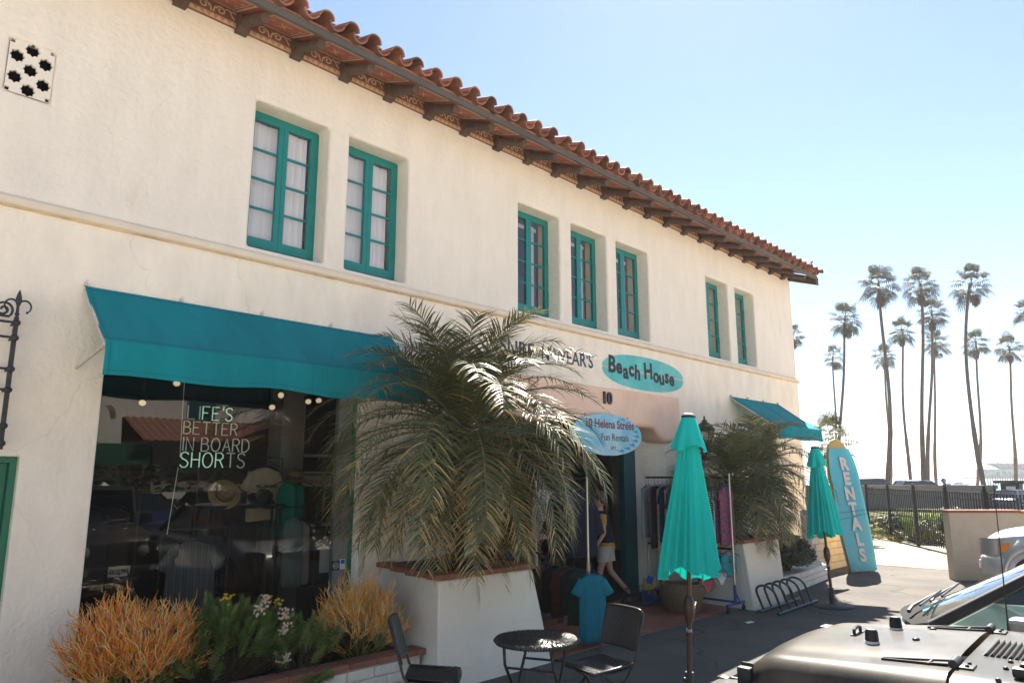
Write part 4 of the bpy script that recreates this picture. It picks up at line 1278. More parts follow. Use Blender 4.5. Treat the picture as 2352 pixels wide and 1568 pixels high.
# dark tussock of fine grass between the bushes
rr = random.Random(12)
gt = MB()
for i in range(1500):
    a = rr.uniform(0, 2 * PI); r = 0.10 * rr.random()
    p = Vector((4.05 + r * math.cos(a), 6.4 + r * math.sin(a), 0.28))
    d = Vector((math.cos(a) * rr.uniform(.3, 1.2), math.sin(a) * rr.uniform(.3, 1.0), 1)).normalized()
    L = rr.uniform(0.35, 0.62); w = Vector((-math.sin(a), math.cos(a), 0)) * 0.0022
    q = p; rows = []
    for j in range(5):
        rows.append((q - w * (1 - j / 5), q + w * (1 - j / 5))); q = q + d * L / 4; d = (d + Vector((math.cos(a) * .22, math.sin(a) * .22, -0.30))).normalized()
    for j in range(4): gt.add([rows[j][0], rows[j][1], rows[j + 1][1], rows[j + 1][0]], [(0, 1, 2, 3)])
go = gt.build('grass_tussock', mat('dark_grass', (0.030, 0.032, 0.022), 0.6, var=0.3)); tag(go, 'dark arching tussock of fine grass beside the yellow shrub', 'grass')

# --- leafy dark shrub by the corner
def leaf_shrub(name, label, cat, c, rx, ry, hz, n, seed, m, ls=0.05, group=None, mats2=None):
    rr = random.Random(seed)
    t = thing(name, label, cat, c, group)
    C0 = Vector(c); lf = MB(); st = MB()
    for i in range(14):
        a = rr.uniform(0, 2 * PI); q = C0 + Vector((rx * .6 * math.cos(a), ry * .6 * math.sin(a), hz * rr.uniform(.5, .9)))
        st.tube([C0 + Vector((0.05 * math.cos(a), 0.05 * math.sin(a), 0)), C0.lerp(q, .5), q], [0.014, 0.010, 0.004], 5, cap=False)
    for i in range(n):
        a = rr.uniform(0, 2 * PI); z = rr.uniform(-0.25, 1); ph = math.sqrt(max(0, 1 - z * z)) * (0.72 + 0.28 * rr.random())
        lump = 1 + 0.22 * nz(math.cos(a) * 1.7 + seed, math.sin(a) * 1.7, z * 1.7)
        p = C0 + Vector((rx * ph * math.cos(a) * lump, ry * ph * math.sin(a) * lump, hz * (0.42 + 0.55 * z * lump) * (0.8 + 0.2 * rr.random())))
        nn2 = Vector((math.cos(a) * ph, math.sin(a) * ph, z + 0.3)) + Vector((rr.uniform(-.7, .7), rr.uniform(-.7, .7), rr.uniform(-.7, .7)))
        u, w = basis(nn2)
        th = rr.uniform(0, 2 * PI); u, w = u * math.cos(th) + w * math.sin(th), w * math.cos(th) - u * math.sin(th)
        s = ls * rr.uniform(0.6, 1.2)
        lf.cur = 1 if (mats2 and rr.random() < 0.18) else 0
        lf.add([p - u * s, p - w * s * 0.36 + nn2.normalized() * s * .1, p + u * s, p + w * s * 0.36 + nn2.normalized() * s * .1], [(0, 1, 2, 3)])
    st.build('stem', M_stem, t)
    lf.build('foliage', [m, mats2] if mats2 else m, t)['kind'] = 'stuff'
    return t
M_dleaf = mat('dark_leaf', (0.022, 0.036, 0.014), 0.4, var=0.4, vscale=6, trans=0.12)
leaf_shrub('dark_shrub', 'dark rounded evergreen shrub in the low brick planter', 'shrub', (13.75, 6.05, 0.28), 0.62, 0.50, 0.72, 3600, 41, M_dleaf, 0.055, mats2=mat('olive_leaf', (0.10, 0.085, 0.03), 0.5, var=0.3))
# ------------------------------------------------------------------ folded market umbrellas
M_umb = mat('umbrella_teal', (0.010, 0.60, 0.53), 0.8, spec=0.2, var=0.06, vscale=3, bump=0.15, bscale=60, trans=0.18)
M_bronze = mat('bronze_pole', (0.075, 0.045, 0.030), 0.35, metal=0.5, var=0.15)
M_dgrey = mat('cast_iron', (0.035, 0.035, 0.036), 0.6, var=0.2, vscale=20, bump=0.2)
def umbrella():
    t = thing('market_umbrella', 'bright teal folded market umbrella in the sun beside the garment rack', 'umbrella', (0, 0, 0), local=True)
    n = 208; rr = random.Random(2)
    ph = [rr.uniform(0, 6) for _ in range(8)]
    folds = [(rr.uniform(0, 2 * PI), rr.uniform(0.7, 1.2)) for _ in range(8)]
    rings = []
    NZ = 26
    def R0(u): return 0.056 + 0.212 * u ** 0.95
    for j in range(NZ + 1):
        u = j / NZ
        ring = []
        for k in range(n):
            a = 2 * PI * k / n
            pl = 0
            # eight hanging wings of cloth, doubled over between the ribs
            ph_ = (a * 13 / (2 * PI) + 0.35 * math.sin(2 * a + 0.4) + 0.22 * math.sin(5 * a + 1)) % 1.0
            w = (ph_ / 0.72 if ph_ < 0.72 else (1 - ph_) / 0.28) * 2 - 1 + 0.25 * math.sin(29 * a + u)
            amp = 0.05 + 0.15 * min(1, u * 1.5) - 0.02 * u
            r = R0(u) * (1 + amp * w) * (0.95 + 0.06 * math.sin(a * 2 + 0.7))
            z = 2.53 - 1.40 * u
            if u > 0.9:
                edge = (u - 0.9) / 0.1
                z -= edge * (0.022 * math.cos(8 * a + 1.2 * math.sin(2 * a + 0.4)) + 0.03 * math.sin(3 * a + 1))
                z += edge * 0.05 * math.cos(a + 2.2)
            ring.append((r * math.cos(a), r * math.sin(a), z))
        rings.append(ring)
    MB().loft(rings, cap=False).build('canopy', M_umb, t, smooth=True)
    rings = []
    for j in range(11):
        u = j / 10
        ring = []
        for k in range(n):
            a = 2 * PI * k / n
            w = math.cos(8 * a + 0.6) * 0.5 + 0.35 * math.cos(4 * a + 1.9)
            r = (0.060 + 0.098 * u ** 0.9) * (1 + 0.17 * u * w)
            z = 2.565 - 0.30 * u + (0.03 * u ** 4) * math.sin(3 * a + 1.9)
            ring.append((r * math.cos(a), r * math.sin(a), z))
        rings.append(ring)
    MB().loft(rings, cap=False).build('vent_canopy', M_umb, t, smooth=True)
    MB().lathe([(0.064, 2.553), (0.068, 2.563), (0.066, 2.575), (0.060, 2.578)], n=24).build('cap_band', M_black, t, smooth=False)
    MB().lathe([(0.060, 2.579), (0.058, 2.592), (0.035, 2.598), (0.002, 2.602)], n=24).build('cap', M_white, t)
    MB().tube([(0, 0, 0.62), (0, 0, 2.54)], 0.021, 14).build('pole', M_bronze, t, angle=50)
    MB().tube([(0, 0, 0.06), (0, 0, 0.64)], 0.024, 14).lathe([(0.026, 0.60), (0.030, 0.61), (0.030, 0.635), (0.022, 0.64)], n=14).build('lower_pole', M_bronze, t, angle=50)
    MB().lathe([(0.0245, 0.635), (0.026, 0.64), (0.026, 0.655), (0.0245, 0.66)], n=14).build('collar', M_metal, t)
    cr = MB().lathe([(0.022, 0.70), (0.040, 0.74), (0.052, 0.82), (0.048, 0.89), (0.030, 0.94), (0.022, 0.95)], n=16).build('crank_housing', M_bronze, t, angle=50)
    MB().tube([(0.045, 0, 0.83), (0.10, 0, 0.83), (0.115, 0.01, 0.845), (0.17, 0.03, 0.87)], 0.010, 8).build('crank_handle', M_black, cr)
    MB().lathe([(0.30, 0.0), (0.305, 0.018), (0.29, 0.032), (0.06, 0.05), (0.04, 0.07), (0.038, 0.30), (0.028, 0.305)], n=36).build('base', M_dgrey, t, angle=40)
    for z in (0.16, 0.25): MB().tube([(-0.036, 0, z), (-0.075, 0, z)], [0.006, 0.006], 6).sphere((-0.08, 0, z), 0.018, 8, 6).build('clamp_knob', M_black, t)
    return t
umb1 = umbrella()
umb1.location = (6.09, 3.635, 0.0); umb1.rotation_euler = (R(1.67), R(1.6), 0)
copy_thing(umb1, (12.19, 4.64, 0.0), (R(-1.6), R(-1.55), 0), 'teal folded market umbrella in the shade of the feathery palms', scale=(1, 1, 0.965))

# ------------------------------------------------------------------ bistro set, woven black
M_rat = mat('woven_black', (0.020, 0.018, 0.018), 0.33, spec=0.6, var=0.35, vscale=60)
M_ratf = mat('dark_steel', (0.022, 0.020, 0.020), 0.35, metal=0.3, spec=0.6, var=0.15)
def weave(b, x0, x1, y0, y1, fz, sx=0.011, th=0.0028, diamond=True):
    """raised strips of cane on a support surface fz(x,y)->(x,y,z)"""
    nx = int((x1 - x0) / sx); ny = int((y1 - y0) / (sx * 1.6))
    for j in range(ny):
        for i in range(nx):
            x = x0 + (i + 0.5) * (x1 - x0) / nx; y = y0 + (j + 0.5) * (y1 - y0) / ny
            q = (i + j) % 4
            if diamond:
                q = (abs(i - nx // 2) + abs(j - ny // 2) * 1) % 4
            if q > 1: continue
            hx = (x1 - x0) / nx * 0.46; hy = (y1 - y0) / ny * 0.62
            p = [fz(x - hx, y - hy), fz(x + hx, y - hy), fz(x + hx, y + hy), fz(x - hx, y + hy)]
            c = [Vector(v) for v in p]
            nn3 = (c[1] - c[0]).cross(c[3] - c[0]).normalized() * th
            m = (c[0] + c[1] + c[2] + c[3]) / 4 + nn3
            b.add([c[0], c[1], c[2], c[3], m], [(0, 1, 4), (1, 2, 4), (2, 3, 4), (3, 0, 4)])
def chair():
    t = thing('bistro_chair', 'black woven folding bistro chair', 'chair', (0, 0, 0), local=True)
    def sf(x, y): return (x, y, 0.45 + 0.012 * math.cos(x * 6) - 0.022 * math.sin((y + 0.2) / 0.4 * PI) + (-0.035 * max(0, (-(y) - 0.12) / 0.1) ** 2))
    W = 0.21
    vs = []; n = 12
    s = MB()
    for (sgn, off) in ((1, 0.0), (-1, -0.018)):
        g = [[(lambda p: (p[0], p[1], p[2] + off))(sf(-W + 2 * W * i / n, -0.21 + 0.42 * j / n)) for i in range(n + 1)] for j in range(n + 1)]
        o = len(s.v)
        for row in g: s.v += row
        for j in range(n):
            for i in range(n):
                a = o + j * (n + 1) + i
                s.f.append([a, a + 1, a + n + 2, a + n + 1]); s.mi.append(0)
    seat = s.build('seat', M_rat, t, smooth=True)
    wv = MB(); weave(wv, -W + 0.012, W - 0.012, -0.195, 0.195, lambda x, y: (lambda p: (p[0], p[1], p[2] + 0.0015))(sf(x, y)))
    wo2 = wv.build('cane_weave', M_rat, seat); wo2['kind'] = 'stuff'
    MB().tube([sf(-W, -0.21), sf(-W / 2, -0.215), sf(0, -0.218), sf(W / 2, -0.215), sf(W, -0.21), sf(W, 0.21), sf(-W, 0.21)], 0.012, 8, closed=True).build('seat_rim', M_rat, seat, smooth=True)
    def bf(x, z): return (x, 0.20 + (z - 0.45) * 0.30 + 0.03 * (1 - (x / W) ** 2), z)
    bb = MB()
    for off in (0.0, 0.018):
        o = len(bb.v)
        for j in range(n + 1):
            for i in range(n + 1):
                p = bf(-W + 2 * W * i / n, 0.56 + 0.31 * j / n); bb.v.append((p[0], p[1] + off, p[2]))
        for j in range(n):
            for i in range(n):
                a = o + j * (n + 1) + i
                bb.f.append([a, a + 1, a + n + 2, a + n + 1]); bb.mi.append(0)
    back = bb.build('backrest', M_rat, t, smooth=True)
    wv = MB(); weave(wv, -W + 0.012, W - 0.012, 0.575, 0.855, lambda x, z: (lambda p: (p[0], p[1] - 0.0015, p[2]))(bf(x, z)), sx=0.012)
    weave(wv, -W + 0.012, W - 0.012, 0.575, 0.855, lambda x, z: (lambda p: (-p[0], p[1] + 0.0195, p[2]))(bf(x, z)), sx=0.012)
    wo3 = wv.build('cane_weave', M_rat, back); wo3['kind'] = 'stuff'
    rim = [bf(-W + 2 * W * i / 8, 0.87) for i in range(9)] + [bf(W - 2 * W * i / 8, 0.56) for i in range(9)]
    MB().tube([(p[0], p[1] + 0.009, p[2]) for p in rim], 0.014, 8, closed=True).build('back_rim', M_rat, back, smooth=True)
    for s_ in (-1, 1):
        x = s_ * (W + 0.018)
        MB().tube([(x, 0.335, 0.86), (x, 0.22, 0.47), (x, 0.10, 0.33), (x, -0.24, 0.012)], 0.011, 8).build('leg', M_ratf, t, smooth=True)
        x = s_ * (W - 0.004)
        MB().tube([(x, -0.18, 0.44), (x, 0.05, 0.30), (x, 0.26, 0.012)], 0.011, 8).build('leg', M_ratf, t, smooth=True)
        MB().tube([(x, 0.10, 0.33), (s_ * (W + 0.03), 0.10, 0.33)], 0.008, 6).build('hinge_pin', M_ratf, t)
    MB().tube([(-W, 0.20, 0.085), (W, 0.20, 0.085)], 0.009, 8).build('stretcher', M_ratf, t)
    MB().tube([(-W - 0.018, -0.175, 0.075), (W + 0.018, -0.175, 0.075)], 0.009, 8).build('stretcher', M_ratf, t)
    return t
ch1 = chair()
ch1.location = (5.27, 4.02, 0); ch1.rotation_euler = (0, 0, R(-102)); ch1['label'] = 'black woven folding chair on the doorway side of the round table'
copy_thing(ch1, (4.12, 4.80, 0), (0, 0, R(46)), 'black woven folding chair in front of the low brick planter')

tb_ = thing('bistro_table', 'round black woven bistro table between two folding chairs', 'table', (4.66, 4.16, 0), local=True, rotz=0.4)
RT = 0.345
top = MB().lathe([(0.0005, 0.688), (RT - 0.03, 0.688), (RT - 0.006, 0.692), (RT, 0.706), (RT - 0.006, 0.719), (RT - 0.03, 0.723), (0.0005, 0.723)], n=48).build('tabletop', M_rat, tb_, angle=50)
wv = MB()
for ring in range(3, 25):
    r = ring * RT / 26
    m = int(2 * PI * r / 0.022)
    for k in range(m):
        a = 2 * PI * (k + 0.5 * (ring % 2)) / m
        if (k + ring) % 2: continue
        da = PI / m * 0.95; h = RT / 26 * 0.55
        p = [((r - h) * math.cos(a - da), (r - h) * math.sin(a - da), 0.7235), ((r + h) * math.cos(a - da), (r + h) * math.sin(a - da), 0.7235), ((r + h) * math.cos(a + da), (r + h) * math.sin(a + da), 0.7235), ((r - h) * math.cos(a + da), (r - h) * math.sin(a + da), 0.7235), (r * math.cos(a), r * math.sin(a), 0.7265)]
        wv.add(p, [(0, 1, 4), (1, 2, 4), (2, 3, 4), (3, 0, 4)])
wv.build('cane_weave', M_rat, top)['kind'] = 'stuff'
wr = MB()
for k in range(90):
    a = 2 * PI * k / 90
    wr.tube([((RT - 0.015) * math.cos(a), (RT - 0.015) * math.sin(a), 0.7245), ((RT + 0.003) * math.cos(a), (RT + 0.003) * math.sin(a), 0.708), ((RT - 0.015) * math.cos(a), (RT - 0.015) * math.sin(a), 0.688)], 0.0055, 4, cap=False)
wr.build('rim_wrap', M_rat, top)['kind'] = 'stuff'
for s_ in (-1, 1):
    y = s_ * 0.20
    MB().tube([(-0.22, y, 0.685), (-0.20, y, 0.55), (-0.05, y, 0.38), (0.24, y, 0.012)], 0.013, 8).build('leg', M_ratf, tb_, smooth=True)
    MB().tube([(0.22, y * 0.86, 0.685), (0.20, y * 0.86, 0.55), (0.05, y * 0.86, 0.38), (-0.24, y * 0.86, 0.012)], 0.013, 8).build('leg', M_ratf, tb_, smooth=True)
for (x, z, k) in ((-0.175, 0.52, 1.0), (0.175, 0.52, 0.86), (0.20, 0.10, 0.86), (-0.19, 0.09, 0.8)):
    MB().tube([(x, -0.20 * k, z), (x, 0.20 * k, z)], 0.010, 8).build('stretcher', M_ratf, tb_)

# ------------------------------------------------------------------ bicycle rack
M_rack = mat('rack_teal_steel', (0.055, 0.095, 0.10), 0.4, metal=0.5, var=0.2, vscale=20)
br = thing('bike_rack', 'low bicycle rack of bent steel hoops on two rails', 'bike rack', (11.6, 5.1, 0))
for y in (4.93, 5.22):
    MB().tube([(10.85, y, 0.028), (12.45, y + 0.06, 0.028)], 0.024, 10).build('rail', M_rack, br, angle=50)
for i in range(5):
    x = 11.02 + i * 0.30
    pts = []
    W2 = 0.29
    for k in range(25):
        a = k / 24
        if a < 0.3:
            q = a / 0.3; pts.append((x - 0.02 - 0.20 * q, 4.93 + i * .012, 0.03 + 0.27 * q))
        elif a < 0.7:
            th = PI * (a - 0.3) / 0.4
            pts.append((x - 0.22 - 0.09 * math.sin(th), 4.93 + i * .012 + W2 / 2 * (1 - math.cos(th)), 0.30 + 0.13 * math.sin(th)))
        else:
            q = (1 - a) / 0.3; pts.append((x - 0.02 - 0.20 * q, 4.93 + i * .012 + W2, 0.03 + 0.27 * q))
    MB().tube(pts, 0.0175, 8).build('hoop', M_rack, br, smooth=True)

# ------------------------------------------------------------------ surfboard with the RENTALS banner
bd = thing('surfboard_sign', 'upright surfboard wrapped in an aqua RENTALS banner', 'sign', (16.8, 5.8, 0))
# board frame: bottom centre, leaning axes
bo = Vector((16.98, 5.74, 0.01))
fx = Vector((0.905, -0.425, 0)).normalized()              # across the board
upv = Vector((0.0, 0.10, 1.0)); upv = (upv - fx * 0.03); upv = (upv - fx * 0.0).normalized()
nv = fx.cross(upv).normalized()
if nv.dot(Vector((-1, -0.6, 0))) < 0: nv = -nv
def bp(u, v, w=0.0): return bo + fx * u + upv * v + nv * w
def halfw(v):
    H = 2.86
    if v < 0.02: return 0.36
    if v < 1.9: return 0.365 + 0.055 * math.sin(PI * min(1, v / 2.3))
    q = (v - 1.9) / (H - 1.9)
    return 0.405 * math.sqrt(max(0, 1 - q ** 2.3)) + 0.002
M_boardy = mat('board_yellow', (0.55, 0.38, 0.12), 0.35, var=0.1)
M_aquab = mat('banner_aqua', (0.085, 0.50, 0.62), 0.55, var=0.10, vscale=2.5, col2=(0.13, 0.52, 0.58), c2scale=1.8, trans=0.1)
rg = []
for j in range(30):
    v = 2.86 * (1 - (1 - j / 29) ** 1.5) if j < 29 else 2.86
    h = max(0.003, halfw(v) + 0.015)
    rg.append([bp(h * math.cos(2 * PI * k / 16), v, -0.06 + 0.035 * math.sin(2 * PI * k / 16)) for k in range(16)])
MB().loft(rg).build('board', M_boardy, bd, smooth=True)
bn = MB()
NV, NU = 40, 10
for j in range(NV + 1):
    v = 0.02 + 2.62 * j / NV
    for i in range(NU + 1):
        u = (-1 + 2 * i / NU) * (halfw(v) + 0.002)
        bn.v.append(tuple(bp(u, v, 0.002 + 0.010 * nz(u * 3, v * 2.2) + 0.008 * math.sin(v * 4))))
for j in range(NV):
    for i in range(NU):
        a = j * (NU + 1) + i
        bn.f.append([a, a + 1, a + NU + 2, a + NU + 1]); bn.mi.append(0)
bno = bn.build('banner', M_aquab, bd, smooth=True)
M_pinkp = mat('pale_pink_print', (0.72, 0.60, 0.56), 0.6)
Mrot = Matrix((fx, upv, nv)).transposed().to_4x4()
if fx.cross(upv).dot(nv) < 0: pass
for i, chh in enumerate('RENTALS'):
    v = 2.18 - i * 0.325
    me = text_mesh(chh, 0.36, depth=0.002, offset=0.016, align='CENTER')
    me.transform(Matrix.Translation(bp(0.02, v, 0.026)) @ Mrot)
    me.materials.clear(); me.materials.append(M_pinkp)
    link('banner_lettering', me, bd)
for (u, v) in ((-0.33, 0.06), (0.33, 0.06)):
    MB().tube([bp(u, v, 0.014), bp(u, v, 0.022)], 0.012, 10).build('grommet', M_dgrey, bd)
MB().tube([bp(-0.40, 1.24, 0.03), bp(0.40, 1.30, 0.03)], 0.004, 5).tube([bp(-0.40, 1.10, 0.03), bp(0.40, 1.22, 0.03)], 0.004, 5).build('tie_cord', M_black, bd)

# ------------------------------------------------------------------ clothes on hangers
def cloth_tube(b, c, w, d, z0, z1, ax, rr, flare=0.1, nz_=12, n=28, folds=5, dep=0.18, shoulder=True):
    """hanging cloth body: c=(x,y) centre, w half width along ax, d half depth"""
    ax = Vector((ax[0], ax[1], 0)).normalized(); ay = Vector((-ax.y, ax.x, 0))
    p1, p2 = rr.uniform(0, 6), rr.uniform(0, 6)
    rings = []
    for j in range(nz_ + 1):
        u = j / nz_
        z = z1 + (z0 - z1) * u
        ww = w * (1 + flare * u); dd = d * (0.5 + 0.9 * u)
        ring = []
        for k in range(n):
            a = 2 * PI * k / n
            f = 1 + dep * u * math.sin(folds * a + p1) + dep * 0.6 * u * math.sin((folds * 2 + 1) * a + p2)
            x = math.copysign(abs(math.cos(a)) ** 0.8, math.cos(a)) * ww; y = math.copysign(abs(math.sin(a)) ** 0.8, math.sin(a)) * dd * f
            zz = z
            if shoulder and u < 0.16:
                zz -= (abs(x) / w) ** 1.5 * 0.07 * (1 - u / 0.16)
            if j == nz_: zz += 0.012 * math.sin(3 * a + p1)
            q = Vector((c[0], c[1], zz)) + ax * x + ay * y
            ring.append(q)
        rings.append(ring)
    b.loft(rings, cap=True)
def sleeve(b, c, side, w, z, ax, L, d, ang=0.55):
    ax = Vector((ax[0], ax[1], 0)).normalized() * side; ay = Vector((-ax.y, ax.x, 0))
    p = Vector((c[0], c[1], z - 0.075)) + ax * (w * 0.70)
    dirv = (ax * math.sin(ang) - Vector((0, 0, 1)) * math.cos(ang))
    u = dirv.cross(ay).normalized()
    rg = []
    for j in range(6):
        q = p + dirv * L * j / 5
        r1 = 0.060 + 0.016 * j / 5; r2 = d * (0.55 + 0.35 * j / 5)
        rg.append([q + u * r1 * math.cos(2 * PI * k / 12) + ay * r2 * math.sin(2 * PI * k / 12) for k in range(12)])
    b.loft(rg, cap=True)
def hanger(parent, c, ax, zbar, ztop, m):
    ax = Vector((ax[0], ax[1], 0)).normalized(); o = Vector((c[0], c[1], 0))
    h = MB()
    h.tube([o + ax * -0.20 + Vector((0, 0, ztop - 0.06)), o + ax * -0.05 + Vector((0, 0, ztop + 0.01)), o + Vector((0, 0, ztop + 0.025)), o + ax * 0.05 + Vector((0, 0, ztop + 0.01)), o + ax * 0.20 + Vector((0, 0, ztop - 0.06))], 0.006, 6)
    top_ = zbar + 0.016
    h.tube([o + Vector((0, 0, ztop + 0.02)), o + Vector((0, 0, top_ - 0.02)), o + ax * 0.018 + Vector((0, 0, top_)), o + ax * 0.03 + Vector((0, 0, top_ - 0.03))], 0.003, 5)
    h.build('hanger', m, parent)
M_hang = mat('hanger_black', (0.015, 0.015, 0.015), 0.4)
M_hangm = mat('hanger_chrome', (0.5, 0.5, 0.5), 0.25, metal=0.9)
FAB = {}
def fab(nm, col, **k):
    return mat('fabric_' + nm, col, 0.85, spec=0.15, var=k.pop('var', 0.12), vscale=k.pop('vscale', 9), bump=0.15, bscale=120, **k)
def pattern(nm, cols, scale, kind='voronoi'):
    key = 'fabric_' + nm
    if key in MATS: return MATS[key]
    m = mat(key, cols[0], 0.85, spec=0.15)
    nt = m.node_tree; n, l = nt.nodes, nt.links
    g = n.new('ShaderNodeNewGeometry')
    if kind == 'voronoi':
        v = n.new('ShaderNodeTexVoronoi'); v.inputs['Scale'].default_value = scale; l.new(g.outputs[0], v.inputs['Vector']); out = v.outputs['Color']
        sp_ = n.new('ShaderNodeSeparateColor'); l.new(out, sp_.inputs[0]); out = sp_.outputs[0]
    elif kind == 'check':
        mp = n.new('ShaderNodeTexChecker'); mp.inputs['Scale'].default_value = scale; l.new(g.outputs[0], mp.inputs['Vector']); out = mp.outputs[1]
    else:
        w = n.new('ShaderNodeTexWave'); w.bands_direction = 'Z' if kind == 'stripe_z' else ('X' if kind == 'stripe_x' else 'DIAGONAL'); w.inputs['Scale'].default_value = scale
        l.new(g.outputs[0], w.inputs['Vector']); out = w.outputs['Fac']
    r = n.new('ShaderNodeValToRGB'); r.color_ramp.interpolation = 'CONSTANT'
    el = r.color_ramp.elements
    while len(el) < len(cols): el.new(0.5)
    for i, c in enumerate(cols): el[i].position = i / len(cols); el[i].color = (*c, 1)
    l.new(out, r.inputs[0]); l.new(r.outputs[0], n['Principled BSDF'].inputs['Base Color'])
    return m
def garment(name, label, cat, c, ax, zbar, ztop, zhem, w, d, m, seed, group=None, sl=0, flare=0.1, hm=None, folds=5, ang=0.55, straps=False, dep=0.18):
    rr = random.Random(seed)
    t = thing(name, label, cat, (c[0], c[1], zhem), group)
    b = MB()
    cloth_tube(b, c, w, d, zhem, ztop, ax, rr, flare, folds=folds, dep=dep)
    b.build('body', m, t, smooth=True)
    if sl > 0:
        for s in (-1, 1):
            sb = MB(); sleeve(sb, c, s, w, ztop, ax, sl, d, ang); sb.build('sleeve', m, t, smooth=True)
    if straps:
        axv = Vector((ax[0], ax[1], 0)).normalized()
        for s in (-1, 1):
            o = Vector((c[0], c[1], 0)) + axv * s * w * 0.5
            MB().tube([o + Vector((0, 0, ztop - 0.03)), o * 1 + Vector((0, 0, ztop + 0.05)), Vector((c[0], c[1], ztop + 0.09)) + axv * s * 0.03], 0.005, 5).build('strap', m, t)
    hanger(t, c, ax, zbar, ztop, hm or M_hang)
    return t

# rolling rack with blue feet, standing out from the pier beside the entry
M_chrome = mat('chrome_tube', (0.42, 0.40, 0.37), 0.28, metal=0.9, var=0.1)
M_bluep = mat('blue_steel', (0.010, 0.055, 0.22), 0.45, var=0.2)
rk = thing('garment_rack', 'tall rolling garment rack with chrome posts and blue wheeled feet', 'clothes rack', (10.72, 6.35, 0))
A, Bp = Vector((10.70, 7.05, 0)), Vector((10.70, 5.52, 0))
rax = (Bp - A).normalized(); rpx = Vector((-rax.y, rax.x, 0))
for P_ in (A, Bp):
    MB().tube([P_ + Vector((0, 0, 0.36)), P_ + Vector((0, 0, 2.06))], 0.016, 10).build('post', M_chrome, rk, angle=50)
    MB().tube([P_ + Vector((0, 0, 0.12)), P_ + Vector((0, 0, 0.40))], 0.023, 10).build('post_sleeve', M_bluep, rk, angle=50)
    f = MB().tube([P_ - rpx * 0.27 + Vector((0, 0, 0.125)), P_ + rpx * 0.27 + Vector((0, 0, 0.125))], 0.021, 8)
    f.tube([P_ + Vector((0, 0, 0.30)), P_ + rpx * 0.15 + Vector((0, 0, 0.135))], 0.010, 6)
    f.build('foot', M_bluep, rk, angle=50)
    for s in (-1, 1):
        q = P_ + rpx * 0.25 * s
        wl_ = MB().tube([q + Vector((0, 0, 0.105)), q + Vector((0, 0, 0.075))], 0.012, 8)
        wl_.tube([q + rax * -0.012 + Vector((0, 0, 0.04)), q + rax * 0.012 + Vector((0, 0, 0.04))], 0.038, 14)
        wl_.build('caster', M_black, rk, angle=40)
MB().tube([A + Vector((0, 0, 2.0)), Bp + Vector((0, 0, 2.0))], 0.017, 10).build('top_rail', M_black, rk)
MB().tube([A + Vector((0, 0, 0.92)), Bp + Vector((0, 0, 0.92))], 0.015, 10).build('lower_rail', M_black, rk)
MB().tube([A + Vector((0, 0, 0.15)), Bp + Vector((0, 0, 0.15))], 0.017, 8).build('bottom_rail', M_bluep, rk)
